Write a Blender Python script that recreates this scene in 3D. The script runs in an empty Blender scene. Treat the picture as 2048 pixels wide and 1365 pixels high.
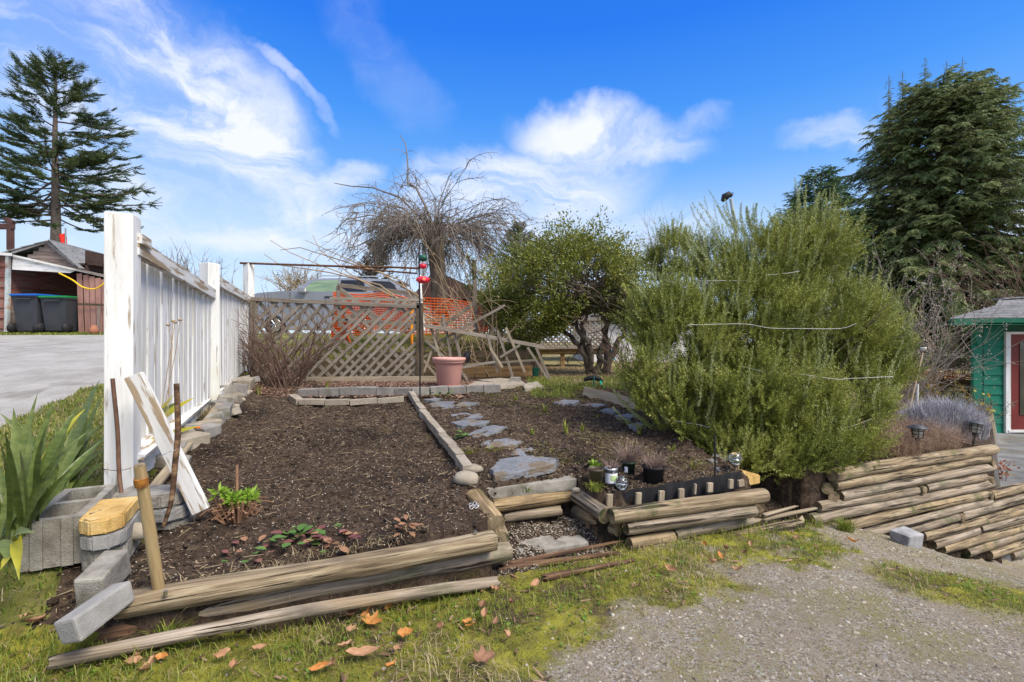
import bpy, math, random
import numpy as np
from mathutils import Vector, Matrix
R = math.radians
random.seed(7)
rng = np.random.default_rng(11)
SC = bpy.context.scene
COL = SC.collection

# ------------------------------------------------------------------ camera, sky, sun, exposure
EYE = 1.15
F = 960.0                      # focal length in pixels of the 2048 px wide photograph
cam = bpy.data.objects.new('camera', bpy.data.cameras.new('camera'))
COL.objects.link(cam)
cam.location = (0, 0, EYE); cam.rotation_euler = (R(90), 0, 0)
cam.data.sensor_width = 36; cam.data.lens = F / 2048 * 36
cam.data.clip_start = 0.05; cam.data.clip_end = 2000
SC.camera = cam
SC.view_settings.view_transform = 'Standard'
SC.view_settings.look = 'None'
SC.view_settings.gamma = 1
SC.view_settings.use_curve_mapping = False
SC.view_settings.exposure = 0.58
SUN_EL, SUN_AZ = 52, 128       # azimuth measured clockwise from +Y : behind the camera, slightly to the right
W = bpy.data.worlds.new('World'); SC.world = W; W.use_nodes = True

def ray_dir(px, py):
    return Vector(((px - 1024) / F, 1.0, (682 - py) / F)).normalized()

def build_world():
    nt = W.node_tree; N = nt.nodes; L = nt.links
    N.clear()
    out = N.new('ShaderNodeOutputWorld'); bg = N.new('ShaderNodeBackground')
    L.new(bg.outputs[0], out.inputs[0])
    def math_(op, a, b=None, c=None, clamp=False):
        n = N.new('ShaderNodeMath'); n.operation = op; n.use_clamp = clamp
        for i, v in enumerate((a, b, c)):
            if v is None: continue
            if isinstance(v, (int, float)): n.inputs[i].default_value = v
            else: L.new(v, n.inputs[i])
        return n.outputs[0]
    def vm(op, a, b=None, s=None):
        n = N.new('ShaderNodeVectorMath'); n.operation = op
        for i, v in enumerate((a, b)):
            if v is None: continue
            if isinstance(v, (tuple, Vector, list)): n.inputs[i].default_value = tuple(v)
            else: L.new(v, n.inputs[i])
        if s is not None: n.inputs[3].default_value = s
        return n.outputs[1] if op in ('DOT_PRODUCT', 'LENGTH') else n.outputs[0]
    def mr(v, a, b, c=0.0, d=1.0):
        n = N.new('ShaderNodeMapRange'); n.interpolation_type = 'SMOOTHSTEP'
        L.new(v, n.inputs[0])
        for i, q in enumerate((a, b, c, d)): n.inputs[i + 1].default_value = q
        return n.outputs[0]
    sky = N.new('ShaderNodeTexSky'); sky.sky_type = 'NISHITA'; sky.sun_disc = False
    sky.sun_elevation = R(SUN_EL); sky.sun_rotation = R(SUN_AZ)
    sky.air_density = 1.0; sky.dust_density = 0.3; sky.ozone_density = 3.0
    tc = N.new('ShaderNodeTexCoord'); d = tc.outputs['Generated']
    sep = N.new('ShaderNodeSeparateXYZ'); L.new(d, sep.inputs[0])
    # deep polarised blue aloft, pale towards the horizon
    rp = N.new('ShaderNodeValToRGB'); L.new(sep.outputs[2], rp.inputs[0])
    el = rp.color_ramp.elements
    el[0].position = 0.0; el[0].color = (.72, .82, .95, 1)
    el[1].position = 1.0; el[1].color = (.010, .14, .62, 1)
    for p, c in ((.12, (.62, .77, .95)), (.22, (.42, .64, .94)), (.32, (.16, .42, .92)), (.42, (.06, .30, .90)), (.54, (.016, .19, .85)), (.72, (.010, .15, .74))):
        e = el.new(p); e.color = (*c, 1)
    mixs = N.new('ShaderNodeMix'); mixs.data_type = 'RGBA'; mixs.inputs[0].default_value = .8
    sc = N.new('ShaderNodeMix'); sc.data_type = 'RGBA'; sc.blend_type = 'MULTIPLY'; sc.inputs[0].default_value = 1
    L.new(sky.outputs[0], sc.inputs[6]); sc.inputs[7].default_value = (.055, .085, .12, 1)
    L.new(sc.outputs[2], mixs.inputs[6]); L.new(rp.outputs[0], mixs.inputs[7])
    # warp the direction, then soft blobs of cirrus
    nz = N.new('ShaderNodeTexNoise'); nz.inputs['Scale'].default_value = 4.2; nz.inputs['Detail'].default_value = 9
    nz.inputs['Roughness'].default_value = .56
    L.new(d, nz.inputs['Vector'])
    off = vm('SUBTRACT', nz.outputs['Color'], (.5, .5, .5))
    dw = vm('ADD', d, vm('SCALE', off, s=.20))
    n2 = N.new('ShaderNodeTexNoise'); n2.inputs['Scale'].default_value = 3.0; n2.inputs['Detail'].default_value = 12
    n2.inputs['Roughness'].default_value = .6; n2.inputs['Distortion'].default_value = .8
    mp = N.new('ShaderNodeMapping'); mp.inputs['Rotation'].default_value = (0, R(35), R(20)); mp.inputs['Scale'].default_value = (1.0, 1.6, 3.2)
    L.new(dw, mp.inputs[0]); L.new(mp.outputs[0], n2.inputs['Vector'])
    fb = mr(n2.outputs[0], .34, .66)
    blobs = [  # px, py, half width, half height, angle (deg, clockwise in the picture), strength
        (200, 120, 330, 125, 32, .95), (430, 240, 340, 120, 45, .95), (575, 150, 95, 14, 42, .5),
        (330, 330, 250, 140, 25, .75), (600, 440, 170, 60, 6, .95), (420, 470, 260, 60, 0, .7),
        (1205, 282, 140, 44, 6, .9), (1040, 385, 190, 62, -8, .9), (1380, 240, 60, 30, -30, .35),
        (690, 340, 70, 30, 0, .6), (1690, 278, 95, 28, 0, .45), (2080, 450, 90, 110, 0, .95),
        (900, 460, 420, 55, 0, .6), (1900, 250, 130, 30, 15, .35), (760, 90, 150, 45, 60, .12)]
    acc = None
    for (px, py, a, b, ang, st) in blobs:
        c = ray_dir(px, py)
        t1 = (ray_dir(px + math.cos(R(ang)) * 8, py + math.sin(R(ang)) * 8) - c).normalized()
        t2 = c.cross(t1).normalized()
        k = (ray_dir(px + 8, py) - c).length / 8
        df = vm('SUBTRACT', dw, c)
        ux = math_('DIVIDE', vm('DOT_PRODUCT', df, t1), a * k)
        uy = math_('DIVIDE', vm('DOT_PRODUCT', df, t2), b * k)
        uz = math_('MULTIPLY', vm('DOT_PRODUCT', df, c), 2.0)
        r2 = math_('ADD', math_('ADD', math_('MULTIPLY', ux, ux), math_('MULTIPLY', uy, uy)), math_('MULTIPLY', uz, uz))
        m = mr(r2, 2.7, 0.0, 0.0, st)
        acc = m if acc is None else math_('MAXIMUM', acc, m)
    # unseen cloud behind, beside and overhead, thickened to whiten the ambient light
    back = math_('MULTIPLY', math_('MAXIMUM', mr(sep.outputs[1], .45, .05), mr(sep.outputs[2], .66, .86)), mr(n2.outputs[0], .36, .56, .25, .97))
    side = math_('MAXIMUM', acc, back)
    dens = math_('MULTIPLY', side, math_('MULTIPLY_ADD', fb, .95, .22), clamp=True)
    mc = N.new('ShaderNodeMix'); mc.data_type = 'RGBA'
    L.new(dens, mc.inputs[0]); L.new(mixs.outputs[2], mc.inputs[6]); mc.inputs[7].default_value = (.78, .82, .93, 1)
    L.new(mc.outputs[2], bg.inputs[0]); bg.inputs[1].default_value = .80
build_world()
sl = bpy.data.lights.new('sun', 'SUN'); sl.energy = 3.7; sl.angle = R(28); sl.color = (1, .92, .80)
sun = bpy.data.objects.new('sun', sl); COL.objects.link(sun)
sd = Vector((math.sin(R(SUN_AZ)) * math.cos(R(SUN_EL)), math.cos(R(SUN_AZ)) * math.cos(R(SUN_EL)), math.sin(R(SUN_EL))))
sun.rotation_euler = sd.to_track_quat('Z', 'Y').to_euler()

# ------------------------------------------------------------------ helpers: objects
def tag(o, label=None, cat=None, group=None, kind=None):
    if label: o['label'] = label
    if cat: o['category'] = cat
    if group: o['group'] = group
    if kind: o['kind'] = kind
    return o
def thing(name, loc, label, cat, group=None):
    o = bpy.data.objects.new(name, None); COL.objects.link(o)
    o.location = loc; o.empty_display_size = .1
    return tag(o, label, cat, group)
def link(name, me, m, parent=None, mtx=None):
    o = bpy.data.objects.new(name, me); COL.objects.link(o)
    if m is not None:
        for q in (m if isinstance(m, (list, tuple)) else [m]): me.materials.append(q)
    if mtx is not None: o.matrix_world = mtx
    if parent is not None:
        o.parent = parent
        o.matrix_parent_inverse = wmat(parent).inverted()
    return o
def wmat(o):
    m = o.matrix_basis.copy()
    return wmat(o.parent) @ o.matrix_parent_inverse @ m if o.parent else m
class MB:
    def __init__(s): s.v = []; s.f = {}; s.n = 0; s.mi = {}
    def add(s, v, f, mi=0):
        v = np.asarray(v, float).reshape(-1, 3); f = np.asarray(f, int)
        s.v.append(v); k = f.shape[1]
        s.f.setdefault((k, mi), []).append(f + s.n); s.n += len(v)
        return s
    def mesh(s, name, smooth=True):
        me = bpy.data.meshes.new(name)
        if not s.v: return me
        v = np.concatenate(s.v); me.vertices.add(len(v)); me.vertices.foreach_set('co', v.ravel())
        ls = []; tot = []; mi = []
        for (k, m), fs in s.f.items():
            f = np.concatenate(fs); ls.append(f.ravel()); tot.append(np.full(len(f), k)); mi.append(np.full(len(f), m))
        ls = np.concatenate(ls); tot = np.concatenate(tot); mi = np.concatenate(mi)
        me.loops.add(len(ls)); me.loops.foreach_set('vertex_index', ls.astype(np.int32))
        me.polygons.add(len(tot)); st = np.concatenate(([0], np.cumsum(tot)[:-1]))
        me.polygons.foreach_set('loop_start', st.astype(np.int32))
        me.polygons.foreach_set('material_index', mi.astype(np.int32))
        me.polygons.foreach_set('use_smooth', np.full(len(tot), smooth))
        me.update(calc_edges=True)
        return me
    def build(s, name, m, parent=None, smooth=True, kind=None, mtx=None):
        o = link(name, s.mesh(name, smooth), m, parent, mtx)
        if kind: o['kind'] = kind
        return o
BOXF = [(0, 3, 2, 1), (4, 5, 6, 7), (0, 1, 5, 4), (1, 2, 6, 5), (2, 3, 7, 6), (3, 0, 4, 7)]
def box(mb, c, s, rz=0, mi=0, jit=0, taper=1):
    x, y, z = [q / 2 for q in s]
    v = np.array([(-x, -y, -z), (x, -y, -z), (x, y, -z), (-x, y, -z), (-x * taper, -y * taper, z), (x * taper, -y * taper, z), (x * taper, y * taper, z), (-x * taper, y * taper, z)])
    if jit: v += rng.uniform(-jit, jit, v.shape)
    ca, sa = math.cos(rz), math.sin(rz)
    v = np.stack([v[:, 0] * ca - v[:, 1] * sa, v[:, 0] * sa + v[:, 1] * ca, v[:, 2]], 1) + np.array(c)
    mb.add(v, BOXF, mi); return mb
def bevbox_mesh(name, sx, sy, sz, bev=.006, jit=0.0, seed=0, smooth=False, sub=0):
    """block with chamfered edges, slightly out of true"""
    import bmesh
    bm = bmesh.new(); bmesh.ops.create_cube(bm, size=1)
    for v in bm.verts: v.co = Vector((v.co.x * sx, v.co.y * sy, v.co.z * sz))
    if sub: bmesh.ops.subdivide_edges(bm, edges=bm.edges[:], cuts=sub, use_grid_fill=True)
    rr = random.Random(seed)
    if jit:
        for v in bm.verts: v.co += Vector((rr.uniform(-jit, jit), rr.uniform(-jit, jit), rr.uniform(-jit, jit)))
    if bev and not sub: bmesh.ops.bevel(bm, geom=bm.edges[:], offset=bev, segments=2, affect='EDGES', profile=.6)
    me = bpy.data.meshes.new(name); bm.to_mesh(me); bm.free()
    for p in me.polygons: p.use_smooth = smooth
    return me
def frame(d, up=(0, 0, 1)):
    d = Vector(d).normalized(); up = Vector(up)
    if abs(d.dot(up)) > .98: up = Vector((0, 1, 0)) if abs(d.y) < .9 else Vector((1, 0, 0))
    y = up.cross(d).normalized(); z = d.cross(y).normalized()
    return d, y, z
def mtx_along(p0, p1, up=(0, 0, 1), at=0.0, roll=0):
    p0 = Vector(p0); p1 = Vector(p1); d, y, z = frame(p1 - p0, up)
    if roll:
        y, z = y * math.cos(roll) + z * math.sin(roll), z * math.cos(roll) - y * math.sin(roll)
    m = Matrix((d, y, z)).transposed().to_4x4(); m.translation = p0.lerp(p1, at)
    return m
def tube(mb, pts, rad, n=6, mi=0, cap=True):
    pts = np.asarray(pts, float); k = len(pts)
    rad = np.full(k, rad) if np.isscalar(rad) else np.asarray(rad, float)
    t = np.gradient(pts, axis=0); t /= np.linalg.norm(t, axis=1)[:, None] + 1e-9
    ref = np.array((0, 0, 1.)) if abs(t[0, 2]) < .9 else np.array((1., 0, 0))
    a = np.cross(t, ref); a /= np.linalg.norm(a, axis=1)[:, None] + 1e-9; b = np.cross(t, a)
    th = np.arange(n) / n * 2 * math.pi
    v = pts[:, None] + rad[:, None, None] * (np.cos(th)[None, :, None] * a[:, None] + np.sin(th)[None, :, None] * b[:, None])
    i = np.arange(k - 1)[:, None] * n; j = np.arange(n)[None]
    f = np.stack([i + j, i + (j + 1) % n, i + n + (j + 1) % n, i + n + j], -1).reshape(-1, 4)
    mb.add(v.reshape(-1, 3), f, mi)
    if cap and n > 3:
        mb.add(v[0][::-1], [tuple(range(n))], mi); mb.add(v[-1], [tuple(range(n))], mi)
    return mb
def lathe(mb, prof, c=(0, 0, 0), n=24, mi=0):
    prof = np.asarray(prof, float); th = np.arange(n) / n * 2 * math.pi
    v = np.stack([prof[:, 0][:, None] * np.cos(th), prof[:, 0][:, None] * np.sin(th), np.repeat(prof[:, 1][:, None], n, 1)], -1) + np.array(c)
    k = len(prof); i = np.arange(k - 1)[:, None] * n; j = np.arange(n)[None]
    f = np.stack([i + j, i + (j + 1) % n, i + n + (j + 1) % n, i + n + j], -1).reshape(-1, 4)
    return mb.add(v.reshape(-1, 3), f, mi)
def log_obj(name, p0, p1, r, m, parent=None, seed=0, flat=0.0, r2=None, ragged=0.0, bend=0.0):
    """peeled pole: local X runs along it, both ends capped with end grain (slot 1)"""
    p0 = Vector(p0); p1 = Vector(p1); Ln = (p1 - p0).length; r2 = r2 or r
    g = np.random.default_rng(seed + 5); k = max(6, int(Ln / .035)); n = 22
    xs = np.linspace(0, Ln, k); th = np.arange(n) / n * 2 * math.pi
    ph = g.uniform(0, 6, 6)
    rad = np.linspace(r, r2, k)[:, None] * (1 + .035 * np.sin(xs * 5 + ph[0])[:, None] * np.cos(th + ph[1]) + .03 * np.sin(xs[:, None] * 11 + 2 * th + ph[2]) + g.normal(0, .008, (k, n)))
    rad[0] *= .93; rad[-1] *= .93
    for _ in range(int(Ln / .45) + 1):            # knots
        kx = g.uniform(.05, Ln); kt = g.uniform(0, 6.28)
        rad *= 1 + .10 * np.exp(-((xs[:, None] - kx) / .03) ** 2 - ((np.angle(np.exp(1j * (th - kt)))) / .3) ** 2)
    cy = rad * np.cos(th); cz = rad * np.sin(th)
    if flat: cz = np.where(cz > rad * (1 - flat), rad * (1 - flat) + (cz - rad * (1 - flat)) * .15, cz)
    cz = cz + (bend * np.sin(xs / Ln * math.pi) + .006 * np.sin(xs * 2.3 + ph[3]))[:, None]
    X = np.repeat(xs[:, None], n, 1)
    if ragged:
        X[0] -= g.uniform(-.2, 1, n) * ragged; X[-1] += g.uniform(-.4, 1, n) * ragged
    v = np.stack([X, cy, cz], -1).reshape(-1, 3)
    mb = MB(); i = np.arange(k - 1)[:, None] * n; j = np.arange(n)[None]
    mb.add(v, np.stack([i + j, i + (j + 1) % n, i + n + (j + 1) % n, i + n + j], -1).reshape(-1, 4))
    for e, s in ((0, 1), (k - 1, -1)):
        ring = v[e * n:(e + 1) * n]; c = ring.mean(0)
        inner = c + (ring - c) * .55 + np.array((g.uniform(-.002, .004) * s, 0, 0))
        vv = np.concatenate([ring, inner, c[None]])
        q = [(a, n + a, n + (a + 1) % n, (a + 1) % n) for a in range(n)]; tr = [(n + a, 2 * n, n + (a + 1) % n) for a in range(n)]
        if s < 0: q = [x[::-1] for x in q]; tr = [x[::-1] for x in tr]
        b0 = mb.n; mb.add(vv, q, 1); mb.f.setdefault((3, 1), []).append(np.array(tr) + b0)
    return mb.build(name, m, parent, True, mtx=mtx_along(p0, p1))
def board(name, p0, p1, w, t, m, parent=None, up=(0, 0, 1), roll=0, bev=.003, jit=0.0, seed=0):
    """plank: local X along p0-p1, w across (local Y), t thick (local Z)"""
    p0 = Vector(p0); p1 = Vector(p1)
    me = bevbox_mesh(name, (p1 - p0).length, w, t, min(bev, t * .3), jit, seed)
    return link(name, me, m, parent, mtx_along(p0, p1, up, .5, roll))
def rock_mesh(name, sx, sy, sz, seed=0, rough=.18, sub=2):
    import bmesh
    bm = bmesh.new(); bmesh.ops.create_icosphere(bm, subdivisions=sub, radius=.5)
    g = np.random.default_rng(seed); ph = g.uniform(0, 6, 9); fr = g.uniform(2.5, 6, 9)
    for v in bm.verts:
        c = v.co; k = 1 + rough * (math.sin(c.x * fr[0] + ph[0]) + math.sin(c.y * fr[1] + ph[1]) + math.sin(c.z * fr[2] + ph[2])) * .6 + rough * .3 * math.sin(c.x * fr[3] * 3 + c.y * fr[4] * 3 + ph[3])
        v.co = Vector((c.x * sx * k, c.y * sy * k, c.z * sz * k))
    me = bpy.data.meshes.new(name); bm.to_mesh(me); bm.free()
    for p in me.polygons: p.use_smooth = True
    return me
# ---- vectorised foliage
def norm(a): return a / (np.linalg.norm(a, axis=-1, keepdims=True) + 1e-9)
def leaves(mb, c, d, ln, wd, nrm=None, fold=0.0, mi=0):
    """diamond leaves: base c, direction d, length ln, width wd"""
    c = np.asarray(c, float); d = norm(np.asarray(d, float)); n = len(c)
    ln = np.broadcast_to(np.asarray(ln, float), (n,))[:, None]; wd = np.broadcast_to(np.asarray(wd, float), (n,))[:, None]
    if nrm is None: nrm = rng.normal(size=(n, 3))
    s = norm(np.cross(d, nrm)); up = np.cross(s, d)
    v = np.stack([c, c + d * ln * .45 + s * wd * .5 + up * fold * wd, c + d * ln, c + d * ln * .45 - s * wd * .5 + up * fold * wd], 1)
    i = np.arange(n)[:, None] * 4
    return mb.add(v.reshape(-1, 3), i + np.array([[0, 1, 2, 3]]), mi)
def blades(mb, c, d, ln, wd, bend, mi=0):
    """curved grass blades: d horizontal lean direction (n,3), rising"""
    c = np.asarray(c, float); n = len(c); ln = np.asarray(ln)[:, None]; wd = np.broadcast_to(np.asarray(wd, float), (n,))[:, None]
    bend = np.asarray(bend)[:, None]; up = np.array((0, 0, 1.)); d = norm(d); s = norm(np.cross(d, up))
    m = c + up * ln * .55 * (1 - bend * .35) + d * ln * .28 * bend
    t = c + up * ln * (1 - bend * .75) + d * ln * (.15 + .75 * bend)
    v = np.stack([c - s * wd / 2, c + s * wd / 2, m + s * wd * .4, m - s * wd * .4, t], 1).reshape(-1, 3)
    i = np.arange(n)[:, None] * 5; b0 = mb.n
    mb.add(v, i + np.array([[0, 1, 2, 3]]), mi)
    mb.f.setdefault((3, mi), []).append(i + np.array([[3, 2, 4]]) + b0)
    return mb
ICO = None
def pebbles(mb, c, size, mi=0, flat=.6):
    """merged low-poly stones (20 faces each)"""
    global ICO
    if ICO is None:
        p = (1 + 5 ** .5) / 2
        v = norm(np.array([(-1, p, 0), (1, p, 0), (-1, -p, 0), (1, -p, 0), (0, -1, p), (0, 1, p), (0, -1, -p), (0, 1, -p), (p, 0, -1), (p, 0, 1), (-p, 0, -1), (-p, 0, 1)], float))
        f = np.array([(0, 11, 5), (0, 5, 1), (0, 1, 7), (0, 7, 10), (0, 10, 11), (1, 5, 9), (5, 11, 4), (11, 10, 2), (10, 7, 6), (7, 1, 8), (3, 9, 4), (3, 4, 2), (3, 2, 6), (3, 6, 8), (3, 8, 9), (4, 9, 5), (2, 4, 11), (6, 2, 10), (8, 6, 7), (9, 8, 1)])
        ICO = (v, f)
    v, f = ICO; n = len(c); size = np.broadcast_to(np.asarray(size, float), (n,))
    k = rng.uniform(.7, 1.3, (n, 12, 1)); ax = rng.uniform(.6, 1.2, (n, 1, 3)); ax[..., 2] *= flat
    th = rng.uniform(0, 6.28, n); ca, sa = np.cos(th), np.sin(th)
    w = v[None] * k * ax * size[:, None, None] * .5
    x = w[..., 0] * ca[:, None] - w[..., 1] * sa[:, None]; y = w[..., 0] * sa[:, None] + w[..., 1] * ca[:, None]
    w = np.stack([x, y, w[..., 2]], -1) + np.asarray(c)[:, None]
    mb.add(w.reshape(-1, 3), (f[None] + np.arange(n)[:, None, None] * 12).reshape(-1, 3), mi)
    return mb
def chips(mb, c, ln, wd, th=.003, tilt=.35, mi=0):
    """merged flat splinters: thin boxes lying about"""
    n = len(c); a = rng.uniform(0, 6.28, n); tz = rng.normal(0, tilt, n)
    d = np.stack([np.cos(a) * np.cos(tz), np.sin(a) * np.cos(tz), np.sin(tz)], 1)
    s = norm(np.cross(d, np.array((0, 0, 1.)) + rng.normal(0, tilt, (n, 3)))); u = np.cross(s, d)
    ln = np.asarray(ln)[:, None] / 2; wd = np.asarray(wd)[:, None] / 2; c = np.asarray(c)
    vs = [c + d * ln * sx + s * wd * sy * (1 if sx < 0 else .6) + u * th / 2 * sz for sz in (-1, 1) for sx, sy in ((-1, -1), (1, -1), (1, 1), (-1, 1))]
    v = np.stack(vs, 1).reshape(-1, 3)
    f = (np.array(BOXF)[None] + np.arange(n)[:, None, None] * 8).reshape(-1, 4)
    return mb.add(v, f, mi)
# ---- value noise
_T = np.random.default_rng(3).uniform(0, 1, (256, 256))
def vn(x, y):
    xi = np.floor(x).astype(int); yi = np.floor(y).astype(int); fx = x - xi; fy = y - yi
    fx = fx * fx * (3 - 2 * fx); fy = fy * fy * (3 - 2 * fy)
    a = _T[xi % 256, yi % 256]; b = _T[(xi + 1) % 256, yi % 256]; c = _T[xi % 256, (yi + 1) % 256]; d = _T[(xi + 1) % 256, (yi + 1) % 256]
    return (a * (1 - fx) + b * fx) * (1 - fy) + (c * (1 - fx) + d * fx) * fy
def fbm(x, y, s=1.0, o=4):
    r = 0; a = .5; t = 0
    for k in range(o):
        r = r + a * vn(x * s * 2 ** k + 17.3 * k, y * s * 2 ** k + 5.1 * k); t += a; a *= .55
    return r / t
def ss(a, b, x):
    t = np.clip((np.asarray(x, float) - a) / (b - a), 0, 1); return t * t * (3 - 2 * t)

# ------------------------------------------------------------------ materials
def mat(name, cols, scale=5, vec=(1, 1, 1), detail=6, rough=.8, bump=.3, bs=None, bvec=None, island=0, transl=0, metal=0, spots=(), objrand=0.0, spec=.3, dist=0.0, lo=.32, hi=.68, bd=.01, alpha=None, coat=0, emit=None, nrough=.6):
    m = bpy.data.materials.new(name); m.use_nodes = True
    nt = m.node_tree; N = nt.nodes; L = nt.links
    b = N['Principled BSDF']; out = N['Material Output']
    b.inputs['Roughness'].default_value = rough; b.inputs['Metallic'].default_value = metal
    b.inputs['Specular IOR Level'].default_value = spec; b.inputs['Coat Weight'].default_value = coat
    tc = N.new('ShaderNodeTexCoord'); oi = N.new('ShaderNodeObjectInfo')
    add = N.new('ShaderNodeVectorMath'); add.operation = 'MULTIPLY_ADD'
    L.new(oi.outputs['Random'], add.inputs[0]); add.inputs[1].default_value = (37, 17, 23); L.new(tc.outputs['Object'], add.inputs[2])
    def noise(sc, vc, det=6, di=0.0):
        mp = N.new('ShaderNodeMapping'); mp.inputs['Scale'].default_value = vc; L.new(add.outputs[0], mp.inputs[0])
        n = N.new('ShaderNodeTexNoise'); n.inputs['Scale'].default_value = sc; n.inputs['Detail'].default_value = det
        n.inputs['Roughness'].default_value = nrough; n.inputs['Distortion'].default_value = di
        L.new(mp.outputs[0], n.inputs['Vector']); return n.outputs[0]
    def mth(op, a, c, clamp=False):
        n = N.new('ShaderNodeMath'); n.operation = op; n.use_clamp = clamp
        for i, q in enumerate((a, c)):
            if isinstance(q, (int, float)): n.inputs[i].default_value = q
            else: L.new(q, n.inputs[i])
        return n.outputs[0]
    def rng_(v, a, c):
        n = N.new('ShaderNodeMapRange'); L.new(v, n.inputs[0]); n.inputs[1].default_value = a; n.inputs[2].default_value = c; return n.outputs[0]
    f0 = noise(scale, vec, detail, dist); fac = rng_(f0, lo, hi)
    if island:
        ge = N.new('ShaderNodeNewGeometry')
        fac = mth('ADD', mth('MULTIPLY', fac, 1 - island), mth('MULTIPLY', ge.outputs['Random Per Island'], island))
    if objrand:
        fac = mth('ADD', mth('MULTIPLY', fac, 1 - objrand), mth('MULTIPLY', oi.outputs['Random'], objrand))
    rp = N.new('ShaderNodeValToRGB'); L.new(fac, rp.inputs[0]); e = rp.color_ramp.elements
    k = len(cols); e[0].color = (*cols[0], 1); e[1].color = (*cols[-1], 1); e[0].position = 0; e[1].position = 1
    for i in range(1, k - 1): q = e.new(i / (k - 1)); q.color = (*cols[i], 1)
    col = rp.outputs[0]
    for (c2, s2, v2, a2, b2) in spots:
        mx = N.new('ShaderNodeMix'); mx.data_type = 'RGBA'
        L.new(rng_(noise(s2, v2, 5), a2, b2), mx.inputs[0]); L.new(col, mx.inputs[6]); mx.inputs[7].default_value = (*c2, 1); col = mx.outputs[2]
    L.new(col, b.inputs['Base Color'])
    if bump:
        bp = N.new('ShaderNodeBump'); bp.inputs['Strength'].default_value = bump; bp.inputs['Distance'].default_value = bd
        L.new(noise(bs, bvec or vec, 5) if bs else f0, bp.inputs['Height']); L.new(bp.outputs[0], b.inputs['Normal'])
    if transl:
        tr = N.new('ShaderNodeBsdfTranslucent'); L.new(col, tr.inputs[0]); ms = N.new('ShaderNodeMixShader'); ms.inputs[0].default_value = transl
        L.new(b.outputs[0], ms.inputs[1]); L.new(tr.outputs[0], ms.inputs[2]); L.new(ms.outputs[0], out.inputs[0])
    return m
def glass_mat(name, col=(.9, .95, .95), rough=.03, ior=1.45):
    m = bpy.data.materials.new(name); m.use_nodes = True; b = m.node_tree.nodes['Principled BSDF']
    b.inputs['Base Color'].default_value = (*col, 1); b.inputs['Roughness'].default_value = rough
    b.inputs['Transmission Weight'].default_value = 1; b.inputs['IOR'].default_value = ior
    return m
CR = (.035, .026, .018)
m_end = mat('log_end_grain', [(.08, .06, .035), (.20, .15, .09), (.29, .23, .14)], 22, (1, 1, 1), rough=.9, bump=.6, spots=[((.04, .05, .02), 7, (1, 1, 1), .52, .62)])
m_log = mat('weathered_pole', [(.075, .052, .030), (.18, .133, .080), (.285, .222, .14), (.38, .31, .21)], 22, (.13, 2.6, 2.6), 9, .88, .9, objrand=.12, dist=.4, lo=.34, hi=.64,
            spots=[((.38, .285, .16), 3.2, (.5, 1.2, 1.2), .54, .68), ((.13, .10, .07), 5, (.6, 1.4, 1.4), .55, .70), (CR, 16, (.07, 2.1, 2.1), .585, .615), (CR, 34, (.06, 2.2, 2.2), .62, .65), ((.07, .08, .028), 3.5, (1, 1, 1), .57, .72), ((.05, .035, .02), 9, (.8, 1.5, 1.5), .70, .74)])
m_log_grey = mat('weathered_grey_pole', [(.075, .058, .04), (.185, .148, .105), (.30, .245, .185), (.40, .34, .27)], 22, (.13, 2.6, 2.6), 9, .88, .9, objrand=.18, dist=.4, lo=.34, hi=.64,
            spots=[((.30, .22, .13), 3.2, (.5, 1.2, 1.2), .54, .68), ((.13, .11, .085), 5, (.6, 1.4, 1.4), .54, .70), (CR, 16, (.07, 2.1, 2.1), .585, .615), (CR, 34, (.06, 2.2, 2.2), .62, .65), ((.08, .10, .04), 3, (1, 1, 1), .56, .72), ((.05, .035, .02), 9, (.8, 1.5, 1.5), .70, .74)])
m_log_gold = mat('golden_pole', [(.11, .075, .038), (.27, .19, .10), (.42, .31, .17)], 22, (.13, 2.6, 2.6), 9, .88, .9, lo=.34, hi=.64, spots=[((.14, .10, .06), 5, (.6, 1.4, 1.4), .54, .68), (CR, 16, (.07, 2.1, 2.1), .585, .615), ((.09, .08, .03), 3, (1, 1, 1), .54, .7)])
m_rot = mat('rotten_wood', [(.03, .018, .01), (.11, .06, .035), (.24, .15, .08)], 12, (.3, 3, 3), 8, .95, .9, spots=[((.35, .24, .13), 6, (.3, 2, 2), .6, .68)])
m_white = mat('peeling_white_paint', [(.58, .57, .53), (.72, .72, .70), (.78, .78, .78)], 3.5, (.5, 3, 3), 7, .65, .5, objrand=.2, spots=[((.36, .30, .21), 13, (.22, 2.5, 2.5), .585, .66), ((.50, .48, .40), 5, (.15, 2.5, 2.5), .56, .70), ((.12, .10, .07), 26, (.12, 2.2, 2.2), .67, .70), ((.30, .27, .20), 30, (.15, 1.5, 1.5), .70, .74), ((.60, .60, .48), 2.2, (.5, 1.6, 1.6), .58, .85)])
m_white_worn = mat('badly_peeling_white_paint', [(.55, .54, .50), (.70, .70, .69)], 4, (.4, 3, 3), 7, .7, .5, spots=[((.33, .25, .16), 8, (.3, 3, 3), .53, .58), ((.10, .08, .05), 20, (.12, 2, 2), .68, .72)])
m_lath = mat('weathered_lath', [(.12, .098, .075), (.23, .195, .155), (.34, .30, .25)], 10, (.3, 3, 3), 6, .9, .5, objrand=.35)
m_tan = mat('dry_tan_wood', [(.18, .14, .095), (.31, .255, .18), (.42, .355, .26)], 10, (.3, 3, 3), 6, .9, .5, objrand=.3)
m_dark_board = mat('dark_timber', [(.035, .026, .018), (.10, .075, .045), (.17, .12, .07)], 9, (.4, 3, 3), 6, .9, .5, objrand=.2)
m_brown_board = mat('brown_timber', [(.13, .075, .032), (.24, .145, .065), (.32, .20, .10)], 9, (.4, 3, 3), 6, .85, .5)
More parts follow.
